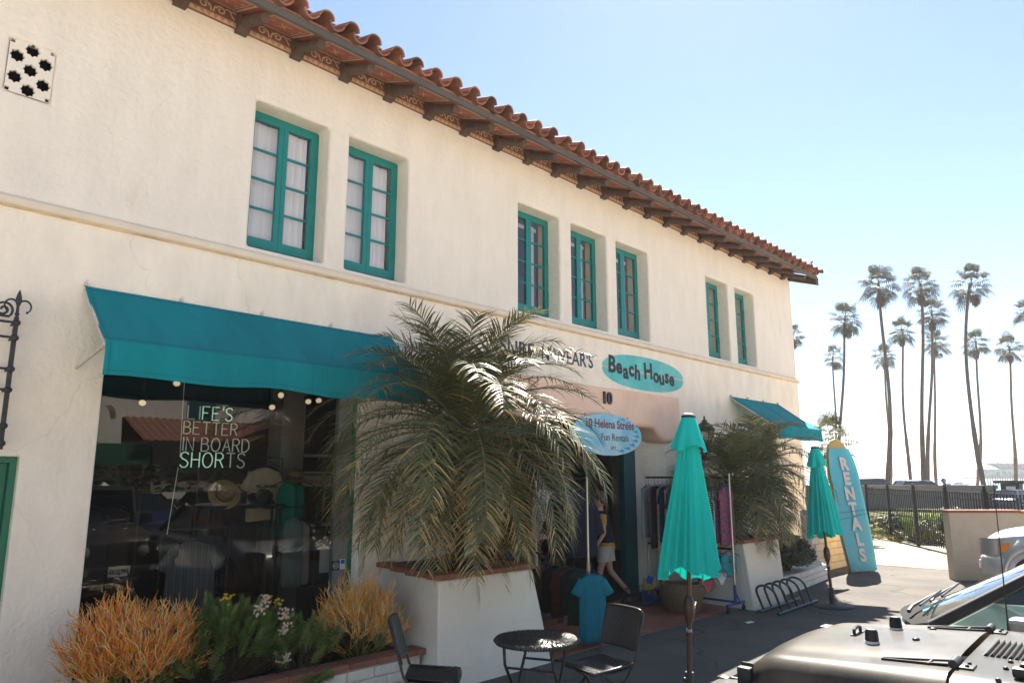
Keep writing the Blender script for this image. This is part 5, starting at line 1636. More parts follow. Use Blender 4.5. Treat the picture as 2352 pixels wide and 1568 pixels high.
RACK = [
    ('vest', 'grey houndstooth vest hanging at the doorway end of the tall rack', 'vest', 0.01, 1.02, 0.20, pattern('mesh', [(0.05, 0.05, 0.055), (0.42, 0.44, 0.45)], 75, 'check'), 0, 0.0),
    ('blouse', 'mauve crinkled blouse on the tall rack next to the houndstooth vest', 'blouse', 0.10, 0.90, 0.19, fab('mauve', (0.16, 0.08, 0.075), var=0.4), 0.2, 0.1),
    ('dress', 'black sleeveless dress on the tall rack beside the mauve blouse', 'dress', 0.145, 0.86, 0.19, fab('black', (0.014, 0.014, 0.018)), 0, 0.15),
    ('trousers', 'tan plaid trousers hanging on the tall rack', 'trousers', 0.20, 0.78, 0.17, pattern('plaid', [(0.36, 0.25, 0.15), (0.08, 0.08, 0.06), (0.42, 0.32, 0.2)], 18, 'check'), 0, 0.02),
    ('shirt', 'dark indigo shirt on the tall rack beside the plaid trousers', 'shirt', 0.255, 0.96, 0.20, fab('indigo', (0.012, 0.022, 0.07)), 0.22, 0.05),
    ('dress', 'beige striped dress on the tall rack between indigo and charcoal', 'dress', 0.31, 0.88, 0.19, pattern('pinstripe', [(0.5, 0.42, 0.34), (0.12, 0.10, 0.10)], 6, 'stripe_x'), 0, 0.12),
    ('jacket', 'charcoal jacket on the tall rack behind the folded umbrella', 'jacket', 0.37, 1.00, 0.21, fab('charcoal', (0.028, 0.031, 0.036)), 0.30, 0.05),
    ('shirt', 'slate shirt on the tall rack behind the folded umbrella', 'shirt', 0.43, 0.98, 0.20, fab('slate', (0.05, 0.06, 0.075)), 0.22, 0.05),
    ('top', 'plain grey top half hidden behind the umbrella on the tall rack', 'top', 0.58, 0.95, 0.20, fab('ash', (0.06, 0.06, 0.07)), 0.18, 0.05),
    ('dress', 'dark grey dress hanging next to the coral top', 'dress', 0.76, 0.80, 0.19, fab('graphite', (0.04, 0.04, 0.045)), 0, 0.1),
    ('top', 'coral orange top hanging on the tall rack', 'top', 0.80, 0.92, 0.19, fab('coral', (0.68, 0.14, 0.07), var=0.2), 0.16, 0.08),
    ('shirt', 'dark floral shirt with orange and blue print beside the coral top', 'shirt', 0.838, 0.96, 0.19, pattern('floral', [(0.015, 0.02, 0.05), (0.02, 0.10, 0.25), (0.55, 0.48, 0.38), (0.55, 0.12, 0.04), (0.015, 0.02, 0.05)], 26), 0.2, 0.05),
    ('top', 'black and white striped top on the tall rack', 'top', 0.873, 1.15, 0.19, pattern('stripe', [(0.03, 0.03, 0.035), (0.6, 0.58, 0.54)], 9, 'stripe_z'), 0.15, 0.02),
    ('dress', 'pale aqua dress hanging next to the paisley dresses', 'dress', 0.908, 0.98, 0.20, fab('aqua', (0.36, 0.50, 0.50)), 0.18, 0.1),
    ('dress', 'plum paisley dress hanging inside the outer chrome post', 'dress', 0.945, 1.02, 0.20, pattern('paisley', [(0.10, 0.035, 0.085), (0.26, 0.07, 0.10), (0.05, 0.05, 0.11), (0.12, 0.04, 0.09)], 60), 0.15, 0.08),
    ('dress', 'plum paisley dress with aqua hem hanging at the end of the tall rack', 'dress', 0.985, 0.98, 0.20, pattern('paisley_hem', [(0.16, 0.05, 0.10), (0.28, 0.08, 0.11), (0.06, 0.06, 0.13)], 60), 0.15, 0.08),
]
for i, (nm, lb, cat, u, zh, w, m, sl, fl_) in enumerate(RACK):
    c = A.lerp(Bp, 0.02 + 0.95 * u)
    garment(nm, lb, cat, (c.x, c.y), rpx + rax * rnd.uniform(-0.15, 0.15), 2.0, 1.86, zh, w, 0.024, m, 100 + i, 'clothes on the tall rolling rack', sl, fl_, ang=0.25, dep=0.3)
# swimwear on the lower rail
def bikini(label, u, col, z, seed, kind):
    c = A.lerp(Bp, u); rr = random.Random(seed)
    t = thing('bikini', label, 'swimwear', (c.x, c.y, z - 0.3), 'swimwear on the lower rail')
    m = fab('swim%d' % seed, col)
    axv = (rpx + rax * 0.5).normalized(); o = Vector((c.x, c.y, 0))
    for s in (-1, 1):
        cb_ = MB()
        cb_.sphere((0, 0, 0), 0.075, 10, 6, (1, 0.45, 0.95))
        cb_.xf(Matrix.Translation(o + axv * 0.075 * s + Vector((0, 0, z - 0.10))) @ Matrix((axv, Vector((-axv.y, axv.x, 0)), Vector((0, 0, 1)))).transposed().to_4x4())
        cb_.build('cup', m, t, smooth=True)
        MB().tube([o + axv * 0.12 * s + Vector((0, 0, z - 0.13)), o + axv * 0.13 * s + Vector((0, 0, z - 0.28)), o + axv * 0.05 * s + Vector((0, 0, z - 0.36))], 0.006, 5).build('strap', m, t)
        MB().tube([o + axv * 0.07 * s + Vector((0, 0, z - 0.04)), o + axv * 0.03 * s + Vector((0, 0, z + 0.02))], 0.006, 5).build('strap', m, t)
    if kind:
        bt = MB().prism([(-0.13, 0), (0.13, 0), (0.05, -0.12), (0.02, -0.18), (-0.02, -0.18), (-0.05, -0.12)], 'y', -0.012, 0.012)
        bt.xf(Matrix.Translation(o + Vector((0, 0, z - 0.18))) @ Matrix((axv, Vector((-axv.y, axv.x, 0)), Vector((0, 0, 1)))).transposed().to_4x4())
        bt.build('bottom', m, t)
    hanger(t, (c.x, c.y), axv, 0.92, z + 0.01, M_hang)
bikini('white bikini hanging from the lower rail by the blue foot', 0.86, (0.72, 0.70, 0.67), 0.74, 1, 1)
bikini('blue and green bikini on the lower rail beside the white one', 0.95, (0.02, 0.30, 0.34), 0.86, 2, 1)
bikini('royal blue bikini on the lower rail behind the white one', 0.78, (0.02, 0.10, 0.38), 0.86, 3, 0)
bikini('coral pink string bikini dangling low from the rack', 0.70, (0.65, 0.16, 0.16), 0.60, 4, 1)

# door-side rack with the blue shirt
M_grey_t = mat('worn_tube', (0.40, 0.33, 0.26), 0.4, metal=0.6, var=0.15)
rk2 = thing('garment_rack', 'two tier garment rack with a worn steel post by the doorway', 'clothes rack', (7.6, 6.2, 0))
A2, B2 = Vector((7.36, 5.72, 0)), Vector((7.78, 6.95, 0))
ra2 = (B2 - A2).normalized(); rp2 = Vector((-ra2.y, ra2.x, 0))
for P_ in (A2, B2):
    MB().tube([P_ + Vector((0, 0, 0.10)), P_ + Vector((0, 0, 0.98))], 0.024, 10).build('lower_post', M_grey_t, rk2, angle=50)
    MB().tube([P_ + Vector((0, 0, 0.98)), P_ + Vector((0, 0, 2.02))], 0.015, 10).build('upper_post', M_chrome, rk2, angle=50)
    MB().box(-0.42, -0.025, 0.085, 0.42, 0.025, 0.125).xf(Matrix.Translation(P_) @ Matrix((rp2, -ra2, Vector((0, 0, 1)))).transposed().to_4x4()).build('foot', M_black, rk2)
    for s in (-1, 1):
        q = P_ + rp2 * 0.38 * s
        MB().tube([q + ra2 * -0.012 + Vector((0, 0, 0.045)), q + ra2 * 0.012 + Vector((0, 0, 0.045))], 0.042, 14).build('caster', M_black, rk2, angle=40)
MB().tube([A2 + Vector((0, 0, 0.98)), B2 + Vector((0, 0, 0.98))], 0.017, 10).build('lower_rail', M_black, rk2)
MB().tube([A2 + Vector((0, 0, 1.98)), B2 + Vector((0, 0, 1.98))], 0.015, 10).build('top_rail', M_black, rk2)
gfr = 'clothes on the doorway rack'
cshirt = A2 - ra2 * 0.07
garment('tee_shirt', 'bright blue tee shirt at the end of the doorway rack', 'shirt', (cshirt.x - 0.02, cshirt.y - 0.02), rp2 * 0.96 + ra2 * 0.25, 0.98, 0.86, 0.08, 0.16, 0.05, fab('blue', (0.006, 0.16, 0.24), var=0.1), 201, None, 0.20, 0.12, folds=7, ang=0.5, dep=0.55)
for i, (nm, lb, u, zt, zh, w, col, sl) in enumerate([
    ('shirt', 'navy jacket on the upper tier of the doorway rack', 0.12, 1.84, 1.03, 0.24, (0.010, 0.012, 0.026), 0.5),
    ('shirt', 'black hooded top on the upper tier of the doorway rack', 0.27, 1.84, 1.05, 0.24, (0.008, 0.008, 0.012), 0.5),
    ('shirt', 'dark blue long shirt on the upper tier of the doorway rack', 0.42, 1.84, 1.02, 0.24, (0.014, 0.018, 0.04), 0.5),
    ('shirt', 'white sleeveless top on the upper tier of the doorway rack', 0.82, 1.84, 1.18, 0.18, (0.55, 0.54, 0.52), 0),
    ('shirt', 'green shirt on the lower tier behind the blue tee', 0.12, 0.86, 0.24, 0.22, (0.012, 0.028, 0.016), 0.2),
    ('shirt', 'charcoal shorts on the lower tier of the doorway rack', 0.26, 0.86, 0.34, 0.20, (0.016, 0.016, 0.022), 0),
    ('shirt', 'rust shirt on the lower tier of the doorway rack', 0.42, 0.86, 0.28, 0.21, (0.07, 0.022, 0.012), 0.2),
    ('shirt', 'black tank top on the lower tier of the doorway rack', 0.60, 0.86, 0.30, 0.20, (0.010, 0.010, 0.012), 0),
    ('shirt', 'brown shirt at the shop end of the lower tier', 0.80, 0.86, 0.28, 0.20, (0.05, 0.03, 0.02), 0.2)]):
    c = A2.lerp(B2, u)
    garment(nm, lb, 'shirt', (c.x, c.y), rp2 + ra2 * rnd.uniform(-0.2, 0.2), 1.98 if zt > 1 else 0.98, zt, zh, w, 0.035, fab('door%d' % i, col), 220 + i, gfr, sl, 0.08, ang=0.3)

tag(MB().prism([(9.98, 4.98), (10.12, 4.95), (10.16, 5.02), (10.03, 5.05)], 'z', 0.008, 0.014).build('paper_scrap', M_white), 'small white paper scrap lying on the asphalt near the bike rack', 'litter')
# woven basket and a bin with a blue bag
M_bask = mat('seagrass', (0.20, 0.135, 0.075), 0.85, var=0.35, vscale=40, bump=0.9, bscale=90)
bs = thing('woven_basket', 'round woven seagrass basket with rope handles on the tile floor', 'basket', (10.12, 6.10, 0))
prof = []
wv_ = MB()
NB = 15
for j in range(NB + 1):
    u = j / NB
    r = 0.225 + 0.085 * math.sin(u * PI * 0.62 + 0.1) - 0.05 * max(0, u - 0.8) * 3
    z = 0.018 + 0.40 * u
    pts = [((r + 0.006 * (k % 2)) * math.cos(2 * PI * k / 60) + 10.12, (r + 0.006 * (k % 2)) * math.sin(2 * PI * k / 60) + 6.10, z + 0.004 * math.sin(k * 0.5)) for k in range(60)]
    wv_.tube(pts, 0.0165, 5, closed=True)
    prof.append((r - 0.004, z))
wv_.build('coil', M_bask, bs, smooth=True)
MB().lathe(prof, (10.12, 6.10, 0), 30, cap=False).lathe([(0.001, 0.02), (0.22, 0.02)], (10.12, 6.10, 0), 30, cap=False).build('lining', M_bask, bs, smooth=True)
for s in (-1, 1):
    x = 10.12 + s * 0.2; y = 6.10 - s * 0.2
    MB().tube([(x - 0.08, y - 0.08, 0.38), (x - 0.05 + s * .03, y - 0.05, 0.47), (x + 0.05 + s * .03, y + 0.05, 0.47), (x + 0.08, y + 0.08, 0.38)], 0.013, 6).build('handle', M_bask, bs, smooth=True)
bn_ = thing('display_bin', 'dark wire bin on the floor holding packaged toys beside the pier', 'bin', (10.35, 6.9, 0))
bnm = MB()
for k in range(14):
    x = 10.05 + k * 0.046
    bnm.tube([(x, 6.7, 0.03), (x, 6.68, 0.26)], 0.005, 4); bnm.tube([(x, 7.08, 0.03), (x, 7.08, 0.26)], 0.005, 4)
for k in range(9):
    y = 6.7 + k * 0.047
    bnm.tube([(10.05, y, 0.03), (10.04, y, 0.26)], 0.005, 4); bnm.tube([(10.65, y, 0.03), (10.66, y, 0.26)], 0.005, 4)
for z in (0.03, 0.15, 0.26): bnm.tube([(10.05, 6.69, z), (10.65, 6.69, z), (10.65, 7.08, z), (10.05, 7.08, z)], 0.006, 5, closed=True)
bnm.build('wire_basket', M_black, bn_)
MB().box(10.06, 6.7, 0.02, 10.64, 7.07, 0.03).build('floor_panel', M_black, bn_)
pk = MB().bbox(10.12, 6.74, 0.05, 10.44, 6.79, 0.44, 0.012)
tag(pk.build('toy_packet', pattern('packet', [(0.02, 0.12, 0.42), (0.03, 0.25, 0.55), (0.5, 0.3, 0.08), (0.02, 0.10, 0.35)], 7)), 'blue printed toy packet standing in the wire bin', 'packet')
# ------------------------------------------------------------------ person stepping into the doorway
def skin_body(name, verts, edges, radii, root, material, parent, sub=2):
    me = bpy.data.meshes.new(name)
    me.from_pydata([Vector(v) for v in verts], edges, [])
    o = bpy.data.objects.new(name + '_tmp', me); COL.objects.link(o)
    md = o.modifiers.new('skin', 'SKIN'); md.use_smooth_shade = True
    for i, sv in enumerate(me.skin_vertices[0].data):
        r = radii[i]; sv.radius = r if isinstance(r, tuple) else (r, r)
        sv.use_root = (i == root)
    s = o.modifiers.new('sub', 'SUBSURF'); s.levels = sub; s.render_levels = sub
    dg = bpy.context.evaluated_depsgraph_get()
    m2 = bpy.data.meshes.new_from_object(o.evaluated_get(dg))
    bpy.data.objects.remove(o); m2.name = name
    m2.materials.clear(); m2.materials.append(material)
    m2.polygons.foreach_set('use_smooth', [True] * len(m2.polygons))
    return link(name, m2, parent)
M_skin = mat('skin', (0.48, 0.27, 0.18), 0.55, var=0.06, vscale=6)
M_hair = mat('brown_hair', (0.05, 0.028, 0.016), 0.5, var=0.3, vscale=30)
M_shirt = pattern('mustard', [(0.42, 0.24, 0.05), (0.30, 0.16, 0.03), (0.46, 0.28, 0.07)], 70)
M_short = fab('white_denim', (0.42, 0.40, 0.37))
M_shoe = mat('dark_shoe', (0.02, 0.02, 0.022), 0.6)
pp = thing('person', 'person in navy vest over mustard top, white shorts and dark shoes walking into shop', 'person', (9.95, 7.32, 0))
# local frame: f = walking direction, s = to the person's left
f = Vector((-0.62, 0.78, 0)).normalized(); s = Vector((-f.y, f.x, 0)); k = Vector((0, 0, 1))
O = Vector((9.86, 7.30, 0.02))
def q(a, b_, z): return O + f * a + s * b_ + k * z
V = [q(0, 0, 0.90), q(0.01, 0, 1.04), q(0.03, 0, 1.20), q(0.05, 0, 1.33), q(0.06, 0, 1.43), q(0.085, 0, 1.49), q(0.10, 0, 1.58), q(0.095, 0, 1.66),      # 0-7 pelvis..head
     q(0.0, 0.085, 0.86), q(0.11, 0.09, 0.50), q(0.10, 0.09, 0.09),          # 8-10 front (left) leg
     q(-0.02, -0.085, 0.86), q(-0.06, -0.09, 0.50), q(-0.36, -0.09, 0.17),   # 11-13 trailing (right) leg
     q(0.05, 0.17, 1.36), q(0.03, 0.23, 1.10), q(0.16, 0.22, 0.90),          # 14-16 left arm
     q(0.04, -0.17, 1.36), q(-0.09, -0.27, 1.12), q(0.05, -0.19, 0.97),      # 17-19 right arm, hand at the hip
     q(0.155, 0.095, 0.045), q(0.25, 0.10, 0.03), q(-0.34, -0.09, 0.09), q(-0.24, -0.09, 0.035)]
E_ = [(0, 1), (1, 2), (2, 3), (3, 4), (4, 5), (5, 6), (6, 7), (0, 8), (8, 9), (9, 10), (0, 11), (11, 12), (12, 13), (3, 14), (14, 15), (15, 16), (3, 17), (17, 18), (18, 19), (10, 20), (20, 21), (13, 22), (22, 23)]
Rd = [(0.135, 0.105), (0.12, 0.09), (0.13, 0.095), (0.125, 0.09), 0.05, 0.05, (0.075, 0.09), 0.06, 0.085, 0.052, 0.036, 0.085, 0.054, 0.037, 0.05, 0.037, 0.026, 0.05, 0.038, 0.027, 0.032, 0.024, 0.034, 0.026]
skin_body('body', V, E_, Rd, 0, M_skin, pp)
# shirt: shell over the trunk, ending above the shorts
def shell(name, rows, m, n=24):
    rg = []
    for (a, b_, z, rx, ry) in rows:
        c = q(a, b_, z)
        rg.append([c + s * rx * math.cos(2 * PI * i / n) + f * ry * math.sin(2 * PI * i / n) for i in range(n)])
    return MB().loft(rg, cap=False).build(name, m, pp, smooth=True)
shell('shirt', [(-0.005, 0, 0.86, 0.185, 0.15), (0.0, 0, 0.95, 0.178, 0.142), (0.01, 0, 1.05, 0.166, 0.123)], M_shirt)
shell('vest', [(0.0, 0, 0.955, 0.192, 0.155), (0.01, 0, 1.05, 0.175, 0.132), (0.03, 0, 1.20, 0.175, 0.13), (0.045, 0, 1.32, 0.18, 0.125), (0.055, 0, 1.40, 0.14, 0.10), (0.065, 0, 1.45, 0.075, 0.075)], fab('vest_navy', (0.012, 0.013, 0.022)))
shell('shorts', [(0.055, 0.088, 0.66, 0.098, 0.105), (0.03, 0.085, 0.78, 0.105, 0.115), (0.0, 0.06, 0.90, 0.13, 0.135)], M_short)
shell('shorts', [(-0.05, -0.088, 0.66, 0.098, 0.105), (-0.03, -0.085, 0.78, 0.105, 0.115), (0.0, -0.06, 0.90, 0.13, 0.135)], M_short)
for sgn, (p0, p1) in ((1, (14, 15)), (-1, (17, 18))):
    a, b_ = V[p0], V[p1]
    MB().tube([a + k * 0.03, a.lerp(b_, 0.25), a.lerp(b_, 0.5)], [0.068, 0.064, 0.058], 12, cap=False).build('sleeve', M_shirt, pp, smooth=True)
# hands with five fingers
def hand(wr, d, side):
    d = d.normalized(); u, w = basis(d)
    b = MB()
    b.tube([wr, wr + d * 0.045, wr + d * 0.085], [0.024, 0.034, 0.030], 8)
    for i, (o_, L) in enumerate(((-0.027, 0.060), (-0.009, 0.072), (0.009, 0.068), (0.026, 0.052))):
        p = wr + d * 0.075 + u * o_
        b.tube([p, p + d * L * 0.5, p + d * L * 0.85 + w * side * L * 0.35], [0.0095, 0.009, 0.006], 6)
    p = wr + d * 0.03 + u * -0.028
    b.tube([p, p + d * 0.03 - u * 0.022, p + d * 0.06 - u * 0.024], [0.011, 0.010, 0.007], 6)
    b.build('hand', M_skin, pp, smooth=True)
hand(V[16], (V[16] - V[15]), 1)
hand(V[19], (f * 0.8 + s * 0.5 - k * 0.25), -1)
# head details: hair cap, ears, nose
hd = q(0.10, 0, 1.60)
MB().sphere(hd + k * 0.012 - f * 0.012, 0.105, 18, 12, (0.92, 0.98, 1.15)).build('head', M_skin, pp, smooth=True)
hb = MB(); hb.sphere(hd + k * 0.04 - f * 0.035, 0.112, 18, 12, (0.98, 1.0, 1.08))
hb.tube([hd - f * 0.09 + k * 0.02, hd - f * 0.12 - k * 0.10, hd - f * 0.10 - k * 0.24], [0.045, 0.045, 0.015], 10)
hb.build('hair', M_hair, pp, smooth=True)
fc = MB(); fc.sphere(hd + f * 0.098 - k * 0.005, 0.016, 8, 6, (1, 1, 1.4))
for sg in (-1, 1): fc.sphere(hd + s * 0.098 * sg - k * 0.0, 0.018, 8, 6, (0.6, 0.8, 1.4))
fc.build('nose_and_ears', M_skin, pp, smooth=True)
ey = MB()
for sg in (-1, 1): ey.sphere(hd + f * 0.09 + s * 0.035 * sg + k * 0.02, 0.010, 8, 6)
ey.build('eyes', M_black, pp, smooth=True)
MB().sphere(hd + f * 0.088 - k * 0.05, 0.018, 8, 5, (1, 1, 0.35)).build('mouth', mat('lip', (0.40, 0.14, 0.12), 0.5), pp, smooth=True)
for (a, b_, z, tilt) in ((0.17, 0.095, 0.045, 0.0), (-0.31, -0.09, 0.08, -0.9)):
    sh = MB(); rgs = []
    for j in range(7):
        t_ = j / 6 - 0.4
        w_s = (0.030, 0.040, 0.040, 0.042, 0.047, 0.043, 0.02)[j]; h_s = (0.045, 0.055, 0.05, 0.042, 0.036, 0.03, 0.015)[j]
        rgs.append([Vector((t_ * 0.27, w_s * math.cos(2 * PI * i / 12), h_s * math.sin(2 * PI * i / 12) * (0.7 if math.sin(2 * PI * i / 12) < 0 else 1))) for i in range(12)])
    sh.loft(rgs)
    sh.xf(Matrix.Translation(q(a, b_, z)) @ Matrix((f, s, k)).transposed().to_4x4() @ Matrix.Rotation(-tilt, 4, 'Y'))
    sh.build('shoe', M_shoe, pp, smooth=True)
# ------------------------------------------------------------------ vehicles (local frame: nose to +Y)
M_tyre = mat('tyre_rubber', (0.018, 0.018, 0.018), 0.85, var=0.2)
M_rim = mat('alloy_rim', (0.35, 0.35, 0.36), 0.3, metal=0.9)
M_glassd = mat('tinted_glass', (0.015, 0.02, 0.02), 0.03, spec=0.9)
M_cglass = glass('car_glass', (0.55, 0.72, 0.60), 1.5, 1.5)
M_trim = mat('black_trim', (0.018, 0.018, 0.019), 0.5, spec=0.4, var=0.15)
M_amber = mat('amber_lens', (0.75, 0.22, 0.02), 0.2, spec=0.7)
M_lens = mat('clear_lens', (0.62, 0.62, 0.60), 0.08, metal=0.6, spec=0.8)
M_chr = mat('bright_metal', (0.55, 0.55, 0.55), 0.2, metal=1.0)
def paint(nm, col, metal=0.55, rough=0.32, dirt=0.10):
    return mat('car_paint_' + nm, col, rough, metal=metal, spec=0.5, coat=0.7, var=dirt, vscale=5)
def wheel(parent, x, y, r=0.36, w=0.22):
    s = 1 if x > 0 else -1
    rg = []
    for (rr_, xx) in ((r * 0.62, -0.5), (r * 0.92, -0.5), (r, -0.36), (r, 0.36), (r * 0.92, 0.5), (r * 0.62, 0.5)):
        rg.append([(x + xx * w, y + rr_ * math.cos(2 * PI * k / 28), r + rr_ * math.sin(2 * PI * k / 28)) for k in range(28)])
    wo = MB().loft(rg, cap=False).build('wheel', M_tyre, parent, angle=40)
    b = MB()
    for k in range(5):
        a = 2 * PI * k / 5
        c, sn = math.cos(a), math.sin(a)
        b.tube([(x + s * w * 0.40, y, r), (x + s * w * 0.38, y + c * r * 0.6, r + sn * r * 0.6)], [r * 0.12, r * 0.09], 6)
    b.tube([(x + s * w * 0.1, y, r), (x + s * w * 0.46, y, r)], r * 0.16, 12)
    b.loft([[(x + s * w * q, y + r * rad * math.cos(2 * PI * k / 24), r + r * rad * math.sin(2 * PI * k / 24)) for k in range(24)] for q, rad in ((0.48, 0.64), (0.48, 0.58), (0.1, 0.56))], cap=False)
    b.build('rim', M_rim, wo, angle=40)
def body_loft(st):
    """stations: (y, half width, z bottom, z shoulder, z top, crown)"""
    rg = []
    for (y, w, zb, zs, zt, cr) in st:
        half = [(w * 0.90, zb), (w * 0.985, zb + 0.06), (w, zb + (zs - zb) * 0.55), (w * 0.985, zs), (w * 0.93, zs + (zt - zs) * 0.7), (w * 0.82, zt), (w * 0.45, zt + cr * 0.8), (0.0, zt + cr)]
        ring = [(x, y, z) for x, z in half] + [(-x, y, z) for x, z in half[-2::-1]]
        rg.append(ring)
    return rg
def car(name, label, cat, loc, rotz, st, cab, pm, wheels, rw=0.34, group=None, simple=False, tint=None):
    t = thing(name, label, cat, loc, group, local=True, rotz=rotz)
    bo_ = MB().loft(body_loft(st)).build('body', pm, t, angle=38)
    sb = bo_.modifiers.new('sub', 'SUBSURF'); sb.levels = 1; sb.render_levels = 1 if simple else 2
    (yw, zw, yr0, yr1, yb, zb, zr, wb, wr) = cab     # windscreen base, roof front, roof rear, back base, heights, half widths
    g = glass('car_glass2', (0.30, 0.36, 0.33), 1.5, 1.6) if tint is None else tint
    # windscreen, rear and side glass, each a panel
    def panel(nm, P, m, par=None): return MB().add(P, [tuple(range(len(P)))]).build(nm, m, par or t)
    if simple: panel('windscreen', [(-wb + .05, yw, zw), (wb - .05, yw, zw), (wr - .04, yr0, zr - .02), (-wr + .04, yr0, zr - .02)], g)
    else:
        wsr = []
        for i_ in range(13):
            u_ = -1 + i_ / 6
            wsr.append([Vector((u_ * (wb - .02), yw + 0.26 * (1 - u_ * u_), zw + 0.01 * (1 - u_ * u_))).lerp(Vector((u_ * (wr - .02), yr0 + 0.14 * (1 - u_ * u_), zr - 0.01)), j_ / 6) for j_ in range(7)])
        MB().loft(wsr, cap=False, closed=False).build('windscreen', g, t, smooth=True)
    panel('rear_window', [(wb - .05, yb, zb), (-wb + .05, yb, zb), (-wr + .04, yr1, zr - .02), (wr - .04, yr1, zr - .02)], g)
    for s in (-1, 1):
        ym = (yr0 + yr1) / 2
        panel('side_window', [(s * wb, yw - .12, zw), (s * wr, yr0 - .05, zr - .03), (s * wr, ym + .03, zr - .03), (s * wb, ym + .03, (zw + zb) / 2)], g)
        panel('side_window', [(s * wb, ym - .03, (zw + zb) / 2), (s * wr, ym - .03, zr - .03), (s * wr, yr1 + .05, zr - .03), (s * wb, yb + .10, zb)], g)
        MB().tube([(s * wb, yw + .02, zw - .03), (s * wr, yr0, zr - .01)], [0.045, 0.035], 8).build('pillar', M_trim, t, angle=50)
        MB().tube([(s * wb, ym, zw - .03), (s * wr, ym, zr - .02)], 0.035, 6).build('pillar', M_trim, t, angle=50)
        MB().tube([(s * wb, yb, zb - .03), (s * wr, yr1, zr - .01)], [0.06, 0.05], 8).build('pillar', M_trim, t, angle=50)
        if not simple:
            MB().bbox(s * (wb + 0.06), yw - 0.62, zw + 0.0, s * (wb + 0.22), yw - 0.50, zw + 0.12, 0.03).build('mirror', pm, t)
    n = 9
    rf = [[(wr * math.sin(PI / 2 * (2 * i / n - 1)) , y, zr - 0.035 + 0.05 * math.cos(PI / 2 * (2 * i / n - 1)) + dz) for i in range(n + 1)] for (y, dz) in ((yr0 + .02, -0.01), (yr0 - .15, 0.012), ((yr0 + yr1) / 2, 0.03), (yr1 + .15, 0.012), (yr1 - .02, -0.01))]
    MB().loft(rf, cap=False, closed=False).build('roof', pm, t, smooth=True)
    for (x, y) in wheels:
        wheel(t, x, y, rw)
    return t

# --- grey sedan beside the jeep
pg = paint('silver_grey', (0.36, 0.355, 0.34))
c2 = car('parked_car', 'silver grey compact car with raked windscreen parked beside the jeep', 'car', (7.0, 1.66, 0), 0.0,
    [(0.78, 0.60, 0.30, 0.48, 0.58, 0.01), (0.72, 0.72, 0.24, 0.55, 0.66, 0.02), (0.55, 0.80, 0.20, 0.64, 0.76, 0.03), (0.30, 0.84, 0.20, 0.76, 0.885, 0.035), (0.0, 0.85, 0.20, 0.82, 0.935, 0.02), (-0.6, 0.86, 0.20, 0.84, 0.95, 0.0), (-1.8, 0.86, 0.20, 0.86, 0.97, 0.0), (-2.7, 0.84, 0.22, 0.86, 0.97, 0.02), (-3.05, 0.76, 0.28, 0.80, 0.93, 0.02), (-3.15, 0.66, 0.34, 0.70, 0.86, 0.0)],
    (-0.02, 0.955, -0.85, -2.2, -2.9, 0.98, 1.47, 0.79, 0.60), pg, [(0.76, 0.25), (-0.76, 0.25), (0.76, -2.3), (-0.76, -2.3)], 0.31)
cw = MB().loft([[(u_ * (0.80 - 0.0 * k_), -0.02 + 0.26 * (1 - u_ * u_) + k_, 0.962 + 0.01 * (1 - u_ * u_) - 0.25 * k_ * (1 if k_ > 0 else 0)) for k_ in (-0.02, 0.04, 0.10, 0.15)] for u_ in [-1 + i_ / 8 for i_ in range(17)]], cap=False, closed=False).build('cowl', mat('cowl_plastic', (0.012, 0.012, 0.012), 0.75, spec=0.08), c2, smooth=True)
for (x0, x1) in ((-0.60, 0.02), (0.02, 0.62)):
    MB().tube([(x0, 0.20, 0.985), (x0 + 0.1, 0.20, 1.01), (x1, 0.16, 1.055)], [0.016, 0.013, 0.009], 6).tube([(x0 + 0.05, 0.13, 1.03), (x1 + 0.03, 0.13, 1.075)], 0.010, 5).build('wiper', M_trim, c2)
for s in (-1, 1):
    MB().sphere((s * 0.60, 0.64, 0.58), 0.14, 14, 8, (1, 0.6, 0.5)).build('headlight', M_lens, c2, smooth=True)
MB().bbox(-0.55, -1.0, 0.45, -0.02, -0.45, 0.95, 0.05).build('seat', M_trim, c2); MB().bbox(0.04, -1.0, 0.45, 0.55, -0.45, 0.95, 0.05).build('seat', M_trim, c2)
MB().bbox(-0.72, -0.5, 0.70, 0.72, -0.12, 0.93, 0.06).build('dashboard', M_trim, c2)

# --- silver four wheel drive further along
ps = paint('silver', (0.52, 0.52, 0.53), dirt=0.05)
sv = car('parked_car', 'silver four wheel drive with amber indicator in front of the low wall', 'car', (15.58, 2.05, 0), R(-2),
    [(1.02, 0.70, 0.42, 0.66, 0.82, 0.02), (0.96, 0.84, 0.38, 0.78, 0.98, 0.05), (0.78, 0.93, 0.36, 0.88, 1.06, 0.06), (0.35, 0.95, 0.36, 0.96, 1.13, 0.07), (-0.3, 0.95, 0.34, 1.02, 1.17, 0.06), (-0.9, 0.95, 0.34, 1.05, 1.16, 0.0), (-2.2, 0.95, 0.34, 1.06, 1.16, 0.0), (-3.4, 0.93, 0.36, 1.06, 1.16, 0.0), (-3.75, 0.86, 0.42, 1.0, 1.12, 0.0)],
    (-0.42, 1.15, -1.15, -3.2, -3.6, 1.16, 1.80, 0.90, 0.70), ps, [(0.84, 0.18), (-0.84, 0.18), (0.84, -2.6), (-0.84, -2.6)], 0.39)
